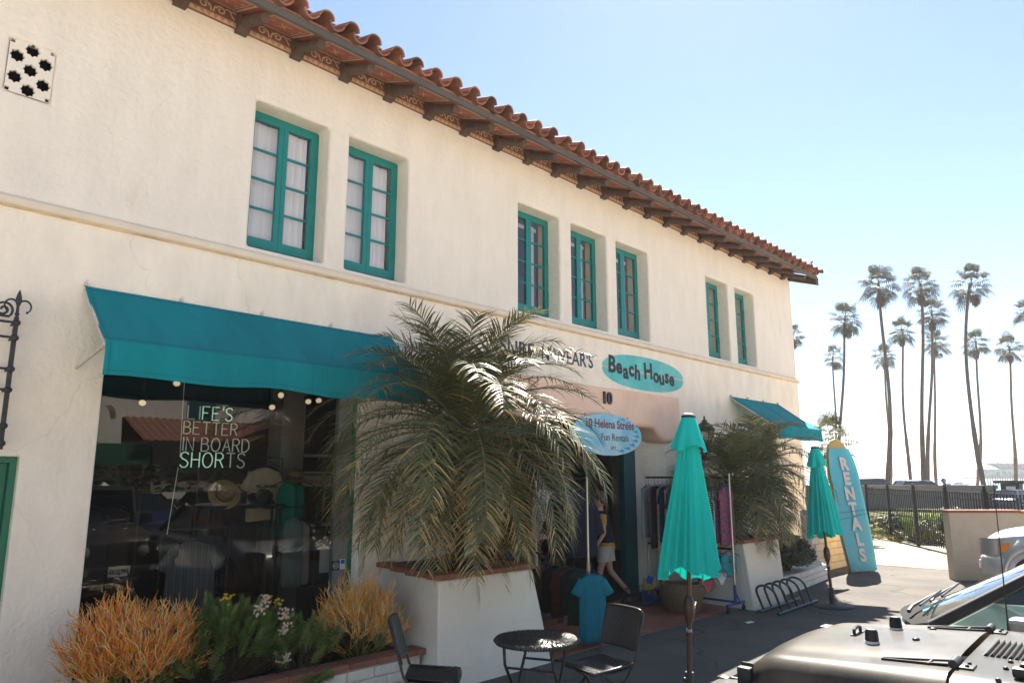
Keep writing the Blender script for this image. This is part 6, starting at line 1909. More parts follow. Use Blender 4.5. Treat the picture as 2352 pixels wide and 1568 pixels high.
for s in (-1, 1):
    def hl_(a, w_):
        y_ = 0.42 + 0.60 * a
        x_ = 0.955 - 0.03 * a - 0.34 * max(0, a - 0.45) ** 1.6
        zt_ = 1.015 - 0.03 * a; zb_ = zt_ - 0.27 * min(1, a * 2.2) ** 0.7
        return (s * x_, y_, zb_ + (zt_ - zb_) * w_)
    h = MB().loft([[hl_(i_ / 14, w_ / 4) for w_ in range(5)] for i_ in range(15)], cap=False, closed=False).build('headlight', M_lens, sv, smooth=True)
    MB().loft([[tuple(c_ + (s * 0.006 if q_ == 0 else 0) for q_, c_ in enumerate(hl_(0.22 + 0.2 * i_ / 4, 0.08 + 0.5 * w_ / 3))) for w_ in range(4)] for i_ in range(5)], cap=False, closed=False).build('indicator', M_amber, h, smooth=True)
    MB().loft([[(s * (0.955 + off), 0.18 + r * math.cos(PI * k / 16 + 0.0), 0.39 + r * math.sin(PI * k / 16)) for k in range(17)] for off, r in ((-0.02, 0.44), (0.03, 0.44), (0.035, 0.52), (-0.02, 0.53))], cap=False, closed=False).build('wheel_arch', ps, sv, smooth=True)
    MB().tube([(s * 0.74, 1.0, 0.56), (s * 0.76, 1.055, 0.56)], 0.075, 16).build('fog_lamp', M_lens, sv, angle=40)
bm_ = [[(x * 0.93, y, z) for (x, y) in ((-1.0, 0.45), (-1.03, 0.75), (-0.93, 1.0), (-0.5, 1.10), (0, 1.13), (0.5, 1.10), (0.93, 1.0), (1.03, 0.75), (1.0, 0.45))] for z in (0.42, 0.52, 0.66)]
bm_.append([(x * 0.88, y - 0.04, 0.71) for (x, y, z) in [(p[0] / 0.93, p[1], 0) for p in bm_[0]]])
MB().loft(bm_, cap=False, closed=False).build('bumper', ps, sv, smooth=True)
MB().bbox(-0.5, 0.93, 0.70, 0.5, 1.03, 0.92, 0.02).build('grille', M_trim, sv)

# --- the dark grey jeep in the foreground
pj = mat('jeep_paint', (0.038, 0.034, 0.028), 0.38, metal=0.2, spec=0.22, coat=0.12, var=0.22, vscale=22, col2=(0.085, 0.075, 0.060), c2scale=2.2, c2lo=0.42, c2hi=0.66)
jp = thing('jeep', 'dusty dark grey off road jeep with louvred cowl parked nose to shop', 'car', (4.30, 0.97, 0), local=True, rotz=R(3.0))
def hoodz(u, v):
    z = 1.185 - 0.075 * v
    if v > 0.72: z -= 0.16 * ((v - 0.72) / 0.28) ** 2.2
    z += 0.020 * (1 - min(1, abs(u) / 0.62) ** 4) * (1 - v * 0.3)
    if abs(u) > 0.84: z -= 0.075 * ((abs(u) - 0.84) / 0.16) ** 2
    return z
def hoodw(v): return 0.735 - 0.125 * v - (0.05 * ((v - 0.85) / 0.15) ** 2 if v > 0.85 else 0)
hb = MB(); NU, NV = 40, 30
for j in range(NV + 1):
    v = j / NV
    for i in range(NU + 1):
        u = -1 + 2 * i / NU
        yy = 1.04 * v - 0.05 * u * u * v ** 3
        hb.v.append((u * hoodw(v), yy, hoodz(u, v)))
for j in range(NV):
    for i in range(NU):
        a = j * (NU + 1) + i; hb.f.append([a, a + 1, a + NU + 2, a + NU + 1]); hb.mi.append(0)
# side and front skirts
for s in (0, NU):
    o = len(hb.v)
    for j in range(NV + 1):
        x, y, z = hb.v[j * (NU + 1) + s]; hb.v.append((x * 1.01, y, z - 0.10 - 0.03 * (j / NV)))
    for j in range(NV): hb.f.append([j * (NU + 1) + s, (j + 1) * (NU + 1) + s, o + j + 1, o + j]); hb.mi.append(0)
o = len(hb.v)
for i in range(NU + 1):
    x, y, z = hb.v[NV * (NU + 1) + i]; hb.v.append((x, y + 0.015, z - 0.06))
for i in range(NU): hb.f.append([NV * (NU + 1) + i, NV * (NU + 1) + i + 1, o + i + 1, o + i]); hb.mi.append(0)
hood = hb.build('hood', pj, jp, angle=50)
def onhood(x, y):
    v = y / 1.04; return hoodz(x / hoodw(v), v)
for (x, y) in ((-0.17, 0.42), (0.30, 0.42)):
    z = onhood(x, y)
    MB().lathe([(0.036, z), (0.034, z + 0.012), (0.033, z + 0.012)], (x, y, 0), 14).build('bumper_seat', M_white, hood)
    MB().lathe([(0.033, z + 0.010), (0.030, z + 0.055), (0.024, z + 0.068), (0.001, z + 0.070)], (x, y, 0), 14).build('rubber_bumper', M_trim, hood, angle=40)
z = onhood(0.06, 0.56)
MB().tube([(0.02, 0.56, z), (0.02, 0.56, z + 0.028), (0.05, 0.56, z + 0.036), (0.10, 0.56, z + 0.036), (0.13, 0.56, z + 0.028), (0.13, 0.56, z)], 0.009, 8).box(-0.005, 0.545, z, 0.155, 0.575, z + 0.006).build('tie_down_loop', M_trim, hood, angle=40)
for (x, y) in ((-0.02, 0.25), (0.42, 0.26)):
    z = onhood(x, y); MB().sphere((x, y, z + 0.004), 0.018, 10, 6, (1.3, 1, 0.6)).build('washer_nozzle', M_trim, hood, smooth=True)
for x in (-0.46, 0.50):
    z = onhood(x, 0.1)
    h = MB()
    for s in (-1, 1):
        h.tube([(x + s * 0.045, 0.02, z + 0.012), (x + s * 0.040, 0.10, z + 0.004), (x + s * 0.012, 0.30, onhood(x, 0.30) + 0.003)], 0.008, 6)
    h.tube([(x - 0.05, 0.10, z + 0.004), (x + 0.05, 0.10, z + 0.004)], 0.007, 6)
    h.tube([(x - 0.055, 0.0, z + 0.020), (x + 0.055, 0.0, z + 0.020)], 0.019, 10)
    h.bbox(x - 0.05, -0.075, z - 0.004, x + 0.05, -0.012, z + 0.012, 0.004)
    for s in (-1, 1): h.sphere((x + s * 0.03, -0.05, z + 0.014), 0.009, 8, 5)
    h.build('hinge', M_trim, hood, angle=40)
for s in (-1, 1):                                       # side hood latches
    x = s * hoodw(0.86) * 1.015; y = 0.90
    l_ = MB().bbox(x - 0.022, y - 0.035, 0.98, x + 0.03, y + 0.035, 1.07, 0.01)
    l_.bbox(x - 0.03, y - 0.024, 0.87, x + 0.035, y + 0.024, 0.97, 0.008)
    l_.bbox(x - 0.05 * s - 0.02, y - 0.03, 1.055, x + 0.035, y + 0.03, 1.085, 0.008)
    l_.tube([(x, y - 0.02, 0.80), (x, y - 0.02, 0.90)], 0.009, 6); l_.tube([(x, y + 0.02, 0.80), (x, y + 0.02, 0.90)], 0.009, 6)
    l_.build('hood_latch', M_trim, jp, angle=40)
# cowl with louvres
cl = MB(); NU2 = 20
def cowz(u, y): return 1.172 + 0.010 * (1 - u ** 4) + 0.06 * (-y) * 0.15 - (0.06 * ((abs(u) - .84) / .16) ** 2 if abs(u) > .84 else 0)
for j in range(7):
    y = -0.012 - 0.34 * j / 6
    for i in range(NU2 + 1):
        u = -1 + 2 * i / NU2; cl.v.append((u * 0.742, y, cowz(u, y)))
for j in range(6):
    for i in range(NU2):
        a = j * (NU2 + 1) + i; cl.f.append([a, a + 1, a + NU2 + 2, a + NU2 + 1]); cl.mi.append(0)
for s in (0, NU2):
    o = len(cl.v)
    for j in range(7):
        x, y, z = cl.v[j * (NU2 + 1) + s]; cl.v.append((x * 1.005, y, z - 0.30))
    for j in range(6): cl.f.append([j * (NU2 + 1) + s, (j + 1) * (NU2 + 1) + s, o + j + 1, o + j]); cl.mi.append(0)
cowl = cl.build('cowl', pj, jp, angle=50)
for k in range(9):
    y = -0.07 - 0.024 * k
    MB().hexa([(-0.17, y - 0.009, 1.178), (0.22, y - 0.009, 1.178), (0.22, y + 0.007, 1.178), (-0.17, y + 0.007, 1.178), (-0.17, y - 0.009, 1.198), (0.22, y - 0.009, 1.198), (0.22, y + 0.004, 1.188), (-0.17, y + 0.004, 1.188)]).build('louvre', pj, cowl)
    MB().box(-0.17, y + 0.008, 1.180, 0.22, y + 0.013, 1.1835).build('louvre_slot', M_black, cowl)
for (x0, xe) in ((-0.52, 0.0), (0.12, 0.66)):
    wp = MB().bbox(x0 - 0.035, -0.30, 1.185, x0 + 0.035, -0.22, 1.225, 0.012)
    wp.tube([(x0, -0.26, 1.225), (x0 + 0.10, -0.29, 1.25), (xe - 0.1, -0.345, 1.275), (xe, -0.36, 1.29)], [0.016, 0.014, 0.010, 0.007], 6)
    wp.tube([(x0 + 0.12, -0.325, 1.275), (xe + 0.08, -0.35, 1.29)], 0.010, 6)
    wp.build('wiper', M_trim, jp, angle=40)
for x in (-0.62, -0.4, -0.25, 0.35, 0.55): MB().sphere((x, -0.18, cowz(x / .742, -.18) + 0.002), 0.012, 8, 5).build('cowl_bolt', M_trim, cowl)
MB().tube([(0.735, -0.05, 1.12), (0.745, -0.05, 1.2), (0.76, -0.06, 1.96)], [0.012, 0.004, 0.0022], 6).build('antenna', M_black, jp)
# windscreen frame and glass
wy0, wy1, wz0_, wz1_ = -0.35, -0.62, 1.19, 1.78
ws = MB()
for s in (-1, 1): ws.tube([(s * 0.70, wy0, wz0_ - 0.02), (s * 0.665, wy1, wz1_)], 0.038, 8)
ws.tube([(-0.69, wy1, wz1_), (0.69, wy1, wz1_)], 0.04, 8); ws.tube([(-0.71, wy0, wz0_), (0.71, wy0, wz0_)], 0.035, 8)
ws.build('windscreen_frame', M_trim, jp, angle=50)
MB().add([(-0.67, wy0, wz0_ + .03), (0.67, wy0, wz0_ + .03), (0.64, wy1, wz1_ - .03), (-0.64, wy1, wz1_ - .03)], [(0, 1, 2, 3)]).build('windscreen', glass('jeep_glass', (0.45, 0.55, 0.50), 1.5, 1.4), jp)
# tub, doors, hard top
MB().bbox(-0.75, -2.75, 0.52, 0.75, -0.34, 1.14, 0.03).build('tub', pj, jp)
for s in (-1, 1):
    d = MB().bbox(s * 0.752, -1.35, 0.60, s * 0.79, -0.38, 1.13, 0.012).build('door', pj, jp)
    MB().tube([(s * 0.80, -1.22, 1.0), (s * 0.82, -1.15, 1.0), (s * 0.80, -1.08, 1.0)], 0.012, 6).build('handle', M_trim, d)
    m_ = MB().bbox(s * 0.82, -0.52, 1.20, s * 1.0, -0.44, 1.37, 0.025).build('mirror', M_trim, jp)
    MB().tube([(s * 0.76, -0.46, 1.16), (s * 0.86, -0.48, 1.24)], 0.014, 6).build('mirror_arm', M_trim, m_)
    MB().bbox(s * 0.742, -2.70, 1.16, s * 0.70, -1.40, 1.74, 0.01).build('quarter_window', M_glassd, jp)
    MB().bbox(s * 0.735, -1.36, 1.16, s * 0.705, -0.66, 1.72, 0.01).build('side_window', M_cglass, jp)
MB().bbox(-0.70, -2.78, 1.745, 0.70, -0.64, 1.84, 0.035).build('hard_top', M_trim, jp)
MB().bbox(-0.70, -2.79, 1.15, 0.70, -2.74, 1.74, 0.01).build('rear_window', M_glassd, jp)
for x in (-0.36, 0.36): MB().bbox(x - 0.24, -1.35, 0.7, x + 0.24, -1.15, 1.5, 0.06).build('seat', M_trim, jp)
# grille, lamps, bumper, wings, wheels
gf = MB().bbox(-0.62, 1.0, 0.60, 0.62, 1.075, 1.0, 0.03).build('grille', pj, jp)
for k in range(7): MB().bbox(-0.235 + k * 0.07, 1.06, 0.68, -0.190 + k * 0.07, 1.079, 0.94, 0.008).build('grille_slot', M_black, gf)
for s in (-1, 1):
    h = MB().lathe([(0.098, 0), (0.105, 0.012), (0.098, 0.022), (0.09, 0.022)], n=24); h.xf(Matrix.Translation((s * 0.42, 1.065, 0.86)) @ Matrix.Rotation(-PI / 2, 4, 'X'))
    ho_ = h.build('headlight', M_chr, jp, angle=40)
    MB().sphere((s * 0.42, 1.075, 0.86), 0.088, 18, 10, (1, 0.35, 1)).build('lens', M_lens, ho_, smooth=True)
    MB().tube([(s * 0.80, 1.02, 0.93), (s * 0.80, 1.06, 0.93)], 0.045, 14).build('indicator', M_amber, jp, angle=40)
    MB().tube([(s * 0.50, 1.36, 0.60), (s * 0.50, 1.42, 0.60)], 0.07, 16).build('fog_lamp', M_lens, jp, angle=40)
    fw_ = [[(s * x, y, z) for (y, z) in ((1.22, 0.72), (1.20, 0.90), (1.05, 0.985), (0.75, 1.01), (0.40, 0.985), (0.15, 0.82), (0.05, 0.62))] for x in (0.60, 0.90, 0.925)]
    fw_.append([(s * 0.92, y, z - 0.05) for (x, y, z) in fw_[0]])
    MB().loft(fw_, cap=False, closed=False).build('wing', M_trim, jp, smooth=True)
    MB().loft([[(s * x, y, z) for (y, z) in ((-1.75, 0.62), (-1.85, 0.86), (-2.05, 0.96), (-2.45, 0.96), (-2.62, 0.86), (-2.7, 0.62))] for x in (0.74, 0.92)], cap=False, closed=False).build('wing', M_trim, jp, smooth=True)
    wheel(jp, s * 0.80, 0.62, 0.41, 0.25); wheel(jp, s * 0.80, -2.25, 0.41, 0.25)
    MB().bbox(s * 0.60, 0.05, 0.55, s * 0.58, 1.0, 1.0, 0.008).build('inner_wing', pj, jp)
bp_ = MB().bbox(-0.84, 1.24, 0.50, 0.84, 1.40, 0.66, 0.03).build('bumper', M_trim, jp)
MB().bbox(-0.155, 1.40, 0.52, 0.155, 1.408, 0.675, 0.004).build('number_plate', M_white, bp_)
pm_ = text_mesh('7PLJ233', 0.085, depth=0.001, offset=0.002, align='CENTER')
pm_.transform(Matrix.Translation((0, 1.4095, 0.565)) @ Matrix.Rotation(PI, 4, 'Z') @ Matrix.Rotation(PI / 2, 4, 'X'))
pm_.materials.clear(); pm_.materials.append(M_navy); link('plate_lettering', pm_, bp_)
MB().bbox(-0.45, -0.34, 1.0, 0.70, -0.42, 1.16, 0.02).build('dashboard', M_trim, jp)
MB().tube([(-0.36 + 0.18 * math.cos(2 * PI * k / 20), -0.66 + 0.06 * math.sin(2 * PI * k / 20), 1.17 + 0.17 * math.sin(2 * PI * k / 20)) for k in range(20)], 0.013, 6, closed=True).build('steering_wheel', M_trim, jp, smooth=True)
# ------------------------------------------------------------------ fence, low wall, planting strip
M_fence = mat('fence_black', (0.010, 0.013, 0.013), 0.6, spec=0.2, var=0.15)
fn = thing('iron_fence', 'black iron picket fence with ball topped posts along the pavement', 'fence', (22.5, 5.4, 0))
F0, F1 = Vector((22.55, 5.38, 0)), Vector((24.41, 6.66, 0))
fd = (F1 - F0).normalized(); FL = (F1 - F0).length
for k in (-2, -1, 0, 1, 2, 3):
    p = F0 + fd * FL * k
    MB().box(-0.04, -0.04, 0, 0.04, 0.04, 1.72).lathe([(0.055, 1.72), (0.055, 1.735), (0.03, 1.745), (0.045, 1.78), (0.03, 1.81), (0.002, 1.82)], n=10).xf(Matrix.Translation(p) @ Matrix.Rotation(math.atan2(fd.y, fd.x), 4, 'Z')).build('post', M_fence, fn)
pk_me = MB().box(-0.011, -0.011, 0.10, 0.011, 0.011, 1.60).sphere((0, 0, 1.625), 0.024, 6, 4).box(-0.018, -0.018, 1.585, 0.018, 0.018, 1.60).mesh('picket', M_fence)
for k in range(-2, 3):
    for i in range(1, 15):
        p = F0 + fd * (FL * k + FL * i / 15)
        o = link('picket', pk_me, fn); o.location = p
        o.rotation_euler = (0, 0, math.atan2(fd.y, fd.x))
for z in (0.16, 1.46, 0.82):
    a, b_ = F0 - fd * FL * 2, F0 + fd * FL * 3
    MB().tube([a + Vector((0, 0, z)), b_ + Vector((0, 0, z))], 0.016, 6).build('rail', M_fence, fn)

M_tanw = mat('tan_wall', (0.52, 0.43, 0.32), 0.9, var=0.10, vscale=2, bump=0.35, bscale=14)
lw2 = thing('low_wall', 'tan stucco low wall with red brick coping by the silver car', 'wall', (17.6, 3.3, 0))
W0 = Vector((16.94, 4.01, 0)); wd = Vector((0.69, -0.724, 0)); wn_ = Vector((0.724, 0.69, 0))
def wbox(a0, a1, n0, n1, z0, z1, nm, m):
    P = [W0 + wd * a + wn_ * n_ for (a, n_) in ((a0, n0), (a1, n0), (a1, n1), (a0, n1))]
    return MB().hexa([(p.x, p.y, z0) for p in P] + [(p.x, p.y, z1) for p in P]).build(nm, m, lw2)
wbox(0, 1.42, 0, 0.22, 0, 1.30, 'wall', M_tanw); wbox(1.42, 6, 0.12, 0.34, 0, 1.28, 'wall', M_tanw)
for i in range(5): wbox(-0.03 + i * 0.295, -0.03 + (i + 1) * 0.295 - 0.006, -0.03, 0.25, 1.302, 1.355, 'coping_brick', M_cap)
for i in range(13): wbox(1.452 + i * 0.295, 1.452 + (i + 1) * 0.295 - 0.006, 0.09, 0.35, 1.282, 1.335, 'coping_brick', M_cap)

# planting strip behind the fence
gs = Vector((27.0, 9.5, 0))
M_strip = mat('planting_soil', (0.14, 0.12, 0.05), 0.95, var=0.4, vscale=3, col2=(0.10, 0.14, 0.03), c2scale=1.5)
b = MB(); b.add([(24.0, 4.0, 0.05), (47.0, 4.0, 0.02), (47, 24, 0.02), (27.0, 24, 0.05), (27.0, 9.0, 0.05)], [(0, 1, 2, 3, 4)])
struct(b.build('planting_bed', M_strip))
gc = MB(); rr = random.Random(77)
for i in range(6500):
    x = rr.uniform(25.5, 36); y = rr.uniform(5.5, 15)
    if (x - 23) * 0 + y < 4.5: continue
    s = rr.uniform(0.06, 0.16); zz = 0.05 + rr.random() ** 2 * (0.30 + 0.25 * nz(x * .6, y * .6))
    u, w = basis(Vector((rr.uniform(-1, 1), rr.uniform(-1, 1), rr.uniform(0.2, 1))))
    c = Vector((x, y, zz))
    gc.add([c - u * s, c - w * s * .5, c + u * s, c + w * s * .5], [(0, 1, 2, 3)])
go2 = gc.build('ground_cover', mat('ivy', (0.20, 0.19, 0.055), 0.6, var=0.4, vscale=3)); go2['kind'] = 'stuff'
def grass_clump(label, c, n, L, m, seed):
    rr = random.Random(seed); g = MB()
    for i in range(n):
        a = rr.uniform(0, 2 * PI); r = 0.35 * math.sqrt(rr.random())
        p = Vector(c) + Vector((r * math.cos(a), r * math.sin(a), 0)); d = Vector((math.cos(a) * .35, math.sin(a) * .35, 1)).normalized()
        l = L * rr.uniform(.6, 1.05); w = Vector((rr.uniform(-1, 1), rr.uniform(-1, 1), 0)).normalized() * 0.02
        g.add([p - w, p + w, p + d * l * .6 + w * .8, p + d * l * .6 - w * .8, p + d * l + Vector((math.cos(a), math.sin(a), 0)) * .12], [(0, 1, 2, 3), (3, 2, 4)])
    tag(g.build('tall_grass', m), label, 'grass')
M_tg = mat('tall_green_blade', (0.17, 0.24, 0.05), 0.5, var=0.3, vscale=3, trans=0.3)
grass_clump('tall bright green grass clump behind the iron fence', (26.2, 7.0, 0.02), 260, 1.15, M_tg, 5)
M_dsh = mat('deep_shrub', (0.018, 0.026, 0.012), 0.6, var=0.4)
leaf_shrub('dark_shrub', 'dark shrub in the planting strip beside the bright grass', 'shrub', (26.6, 6.2, 0.03), 0.55, 0.5, 1.1, 1400, 51, M_dsh, 0.09)
leaf_shrub('dark_shrub', 'low dark shrub by the road wall behind the fence', 'shrub', (27.9, 8.2, 0.03), 0.6, 0.5, 0.8, 1200, 52, M_dsh, 0.09)
leaf_shrub('olive_shrub', 'olive green low shrub behind the fence post', 'shrub', (25.4, 6.7, 0.03), 0.45, 0.4, 0.7, 900, 53, mat('olive_shrub_leaf', (0.16, 0.16, 0.05), 0.6, var=0.4), 0.08)

# ------------------------------------------------------------------ road wall and what stands on the road
M_par = mat('road_wall_concrete', (0.17, 0.165, 0.165), 0.9, var=0.15, vscale=1.2, bump=0.2, bscale=8)
rw = thing('road_wall', 'long grey concrete road wall with pale coping beyond the fence', 'wall', (49, 14, 0))
Q0, Q1 = Vector((41.0, 23.5, 0)), Vector((53.8, 10.0, 0)); qd = (Q1 - Q0).normalized(); qn = Vector((-qd.y, qd.x, 0))
def qbox(a0, a1, n0, n1, z0, z1, nm, m):
    P = [Q0 + qd * a + qn * n_ for (a, n_) in ((a0, n0), (a1, n0), (a1, n1), (a0, n1))]
    return MB().hexa([(p.x, p.y, z0) for p in P] + [(p.x, p.y, z1) for p in P]).build(nm, m, rw)
QL = (Q1 - Q0).length
qbox(0, QL, 0, 0.35, -0.2, 1.30, 'wall', M_par)
qbox(-0.05, QL + 0.05, -0.12, 0.45, 1.302, 1.52, 'coping', M_conc)
for i in range(14): qbox(0.4 + i * QL / 14, 0.75 + i * QL / 14, -0.06, -0.002, 0.95, 1.29, 'bracket', M_conc)
sheet('upper_road', 48, -30, 64, 60, 0.16, M_asph)
def far_car(label, loc, rotz, pm, h=1.0):
    return car('far_car', label, 'car', loc, rotz,
        [(2.2, 0.70, 0.35, 0.55, 0.66, 0.02), (2.05, 0.84, 0.28, 0.66, 0.80, 0.03), (1.2, 0.90, 0.26, 0.84, 0.97, 0.03), (0.8, 0.90, 0.26, 0.88, 1.02, 0.0), (-1.5, 0.90, 0.26, 0.92, 1.04, 0.0), (-2.1, 0.86, 0.3, 0.9, 1.02, 0), (-2.25, 0.78, 0.4, 0.8, 0.95, 0)],
        (0.95, 1.0, 0.1, -1.6, -2.05, 1.02, 1.58 * h, 0.84, 0.66), pm, [(0.8, 1.35), (-0.8, 1.35), (0.8, -1.4), (-0.8, -1.4)], 0.33, simple=True, tint=M_glassd)
rz_ = math.atan2(qd.y, qd.x) - PI / 2
far_car('white car driving behind the road wall next to the surfboard', (56.3, 17.64, 0.17), rz_, paint('white', (0.72, 0.72, 0.70), 0.1), 1.12)
far_car('dark car with pale roof parked behind the road wall under the palms', (58.6, 15.24, 0.17), rz_, paint('navy_pale', (0.20, 0.20, 0.24), 0.4), 1.02)
fc_ = far_car('dark blue car at the end of the road wall', (54.6, 8.85, -0.25), rz_ + 0.5, paint('navy', (0.02, 0.03, 0.09), 0.4), 0.95)
for i_, x_ in enumerate((3.2, 6.0, 8.9, 11.8, 14.7, 17.6, 20.5)):  # dark cars added to dim the lane's reflection in the shop glass
    copy_thing(fc_, (x_, -10.2, 0.0), (0, 0, rnd.uniform(-0.03, 0.03)), 'added dark blue car covering the bright lane in the shop glass', 'added cars across the lane')
ks = thing('pay_kiosk', 'dark kiosk with flat roof beyond the fence', 'kiosk', (55.7, 9.5, 0))
MB().bbox(55.1, 9.0, 0.1, 56.3, 10.0, 1.62, 0.03).build('cabinet', M_fence, ks); MB().bbox(54.8, 8.7, 1.63, 56.6, 10.3, 1.80, 0.03).build('roof', M_fence, ks)
for z in (0.9, 1.25): MB().box(55.08, 9.2, z, 55.095, 9.7, z + 0.2).build('notice', M_white, ks)
# person in a blue hood behind the road wall
ph_ = thing('person', 'person in a blue hooded jacket behind the road wall', 'person', (56.2, 13.34, 0.17))
o3 = Vector((56.2, 13.34, 0.17))
Vp = [(0, 0, 0.86), (0, 0, 1.15), (0, 0.02, 1.38), (0, 0.05, 1.48), (0, 0.09, 1.60), (0.09, 0, 0.80), (0.10, 0.02, 0.45), (0.10, 0, 0.08), (-0.09, 0, 0.80), (-0.10, -0.02, 0.45), (-0.10, 0, 0.08), (0.2, 0.02, 1.32), (0.25, 0.08, 1.05), (0.15, 0.25, 0.98), (-0.2, 0.02, 1.32), (-0.25, 0.08, 1.05), (-0.15, 0.25, 0.98)]
skin_body('body', [o3 + Vector(v) for v in Vp], [(0, 1), (1, 2), (2, 3), (3, 4), (0, 5), (5, 6), (6, 7), (0, 8), (8, 9), (9, 10), (2, 11), (11, 12), (12, 13), (2, 14), (14, 15), (15, 16)],
          [0.15, 0.16, 0.16, 0.08, 0.10, 0.09, 0.06, 0.04, 0.09, 0.06, 0.04, 0.07, 0.05, 0.04, 0.07, 0.05, 0.04], 0, fab('jacket_blue', (0.02, 0.06, 0.30)), ph_)
MB().sphere(o3 + Vector((0, 0.06, 1.62)), 0.15, 14, 10, (1, 1.05, 1.1)).build('hood', fab('hood_blue', (0.015, 0.04, 0.26)), ph_, smooth=True)
MB().sphere(o3 + Vector((-0.07, 0.0, 1.60)), 0.10, 12, 8, (1, 1, 1.2)).build('face', M_skin, ph_, smooth=True)
MB().bbox(o3.x - 0.30, o3.y - 0.32, 1.10, o3.x + 0.14, o3.y - 0.12, 1.60, 0.05).build('backpack', fab('pack', (0.35, 0.34, 0.32)), ph_)

# ------------------------------------------------------------------ tall fan palms
M_ftr = mat('tall_palm_trunk', (0.12, 0.078, 0.058), 0.9, var=0.35, vscale=3, bump=0.6, bscale=12)
M_fan = mat('fan_leaf', (0.07, 0.07, 0.026), 0.6, spec=0.2, var=0.35, vscale=1.2, trans=0.2)
M_fand = mat('fan_leaf_dead', (0.14, 0.085, 0.045), 0.8, var=0.3, vscale=2)
def fan_leaf(b, o, az, e, rr, R_=0.95, pet=0.75, droop=0.5):
    d = Vector((math.cos(az) * math.cos(e), math.sin(az) * math.cos(e), math.sin(e)))
    side = Vector((-math.sin(az), math.cos(az), 0)); up = side.cross(d) * -1
    h = o + d * pet + Vector((0, 0, -droop * 0.10))
    b.add([o - side * .02, o + side * .02, h + side * .012, h - side * .012], [(0, 1, 2, 3)])
    d2 = (d + Vector((0, 0, -droop))).normalized(); up2 = side.cross(d2)
    n = 15
    for i in range(n):
        a = R(-105 + 210 * i / (n - 1))
        dd = (d2 * math.cos(a) + side * math.sin(a)).normalized()
        L = R_ * (0.75 + 0.25 * math.cos(a)) * rr.uniform(.88, 1.08)
        w = dd.cross(up2).normalized() * 0.045
        m = h + dd * L * 0.6 + up2 * 0.03; t = h + dd * L * 0.92 + Vector((0, 0, -0.22 * L - 0.1 * droop))
        b.add([h, m - w, t, m + w], [(0, 1, 2, 3)])
def fan_crown(seed):
    rr = random.Random(seed); g, dd_ = MB(), MB()
    n = 32 + rr.randrange(9)
    for i in range(n):
        u = (i + .5) / n; az = i * 2.39996 + rr.uniform(-.3, .3)
        e = R(82 - 118 * u) + rr.uniform(-.22, .22)
        fan_leaf(g, Vector((0, 0, 0.15 - 0.5 * u)), az, e, rr, rr.uniform(0.72, 1.0), rr.uniform(0.65, 1.15), rr.uniform(0.1, 0.45) + 0.4 * u)
    for i in range(9):
        az = i * 2.39996 + 1
        fan_leaf(dd_, Vector((0, 0, -0.55 - 0.5 * rr.random())), az, R(-72), rr, 0.5, 0.15, 0.9)
    return g.mesh('fan_fronds', M_fan), dd_.mesh('dead_fronds', M_fand)
crowns = [fan_crown(s) for s in range(1, 8)]
PALMS = [
    ((69.0, 25.0, 0), (67.5, 22.6, 16.2), 1.00, 'tall fan palm rising highest above the small awning'),
    ((94.0, 34.2, 0), (91.7, 32.5, 16.7), 0.95, 'slender distant fan palm crossing the trunk above the small awning'),
    ((67.7, 20.5, 0), (65.0, 18.8, 18.3), 1.15, 'tall thick fan palm rising between the surfboard and the white car'),
    ((100.7, 30.1, 0), (98.1, 28.6, 17.2), 1.10, 'short looking fan palm right behind the tall thick one'),
    ((89.0, 24.6, 0), (86.2, 23.1, 17.9), 1.05, 'slim lone fan palm above the dark pale roofed car'),
    ((69.7, 18.4, 0), (67.4, 16.3, 18.2), 1.10, 'tallest fan palm of the close group of three'),
    ((83.6, 21.5, 0), (81.7, 18.9, 18.5), 1.10, 'middle height fan palm of the close group of three'),
    ((98.0, 24.1, 0), (95.7, 22.1, 17.7), 1.05, 'lowest fan palm of the close group of three'),
    ((71.2, 13.8, 0), (68.1, 12.7, 17.7), 1.10, 'tall fan palm with a strongly bent trunk in front of the pier'),
    ((101.1, 20.8, 0), (99.0, 18.7, 17.8), 1.10, 'short looking fan palm behind the bent trunk'),
    ((101.8, 17.2, 0), (99.3, 15.6, 16.8), 1.10, 'fan palm with trunk rising before the pier house'),
    ((86.1, 12.9, 0), (83.5, 11.3, 17.8), 1.00, 'fan palm cut off by the picture edge beside the pier house'),
    ((85.6, 35.6, 0), (83.0, 33.8, 18.4), 0.90, 'fan palm mostly hidden by the building corner'),
]
for i, (bs_, cr_, sc_, lb) in enumerate(PALMS):
    t = thing('fan_palm', lb, 'palm', bs_, 'tall fan palms along the beach')
    rr = random.Random(60 + i); pts = []; rs = []
    B, C = Vector(bs_), Vector(cr_); n = 16
    bend = Vector((rr.uniform(-.3, .3), rr.uniform(-.5, .5), 0)) * (2.2 if i == 8 else 0.9)
    for k in range(n + 1):
        u = k / n
        pts.append(B.lerp(C, u) + bend * math.sin(u * PI) * (1 if i != 8 else 1) + Vector((0, 0.12, 0)) * math.sin(u * 7 + i))
        r = 0.160 - 0.065 * u
        if 0.12 < u < 0.33: r *= 1.22 * rr.uniform(.95, 1.08)
        rs.append(r * sc_)
    MB().tube(pts, rs, 10).build('trunk', M_ftr, t, smooth=True)
    g, d_ = crowns[i % 7]
    for (nm, me) in (('crown', g), ('dead_skirt', d_)):
        o = link(nm, me, t); o.location = C - Vector((0, 0, 0.2)); o.rotation_euler = (0, 0, i * 1.3); o.scale = (sc_ * rr.uniform(0.92, 1.08),) * 3; o.rotation_euler = (rr.uniform(-.12, .12), rr.uniform(-.12, .12), i * 1.3)
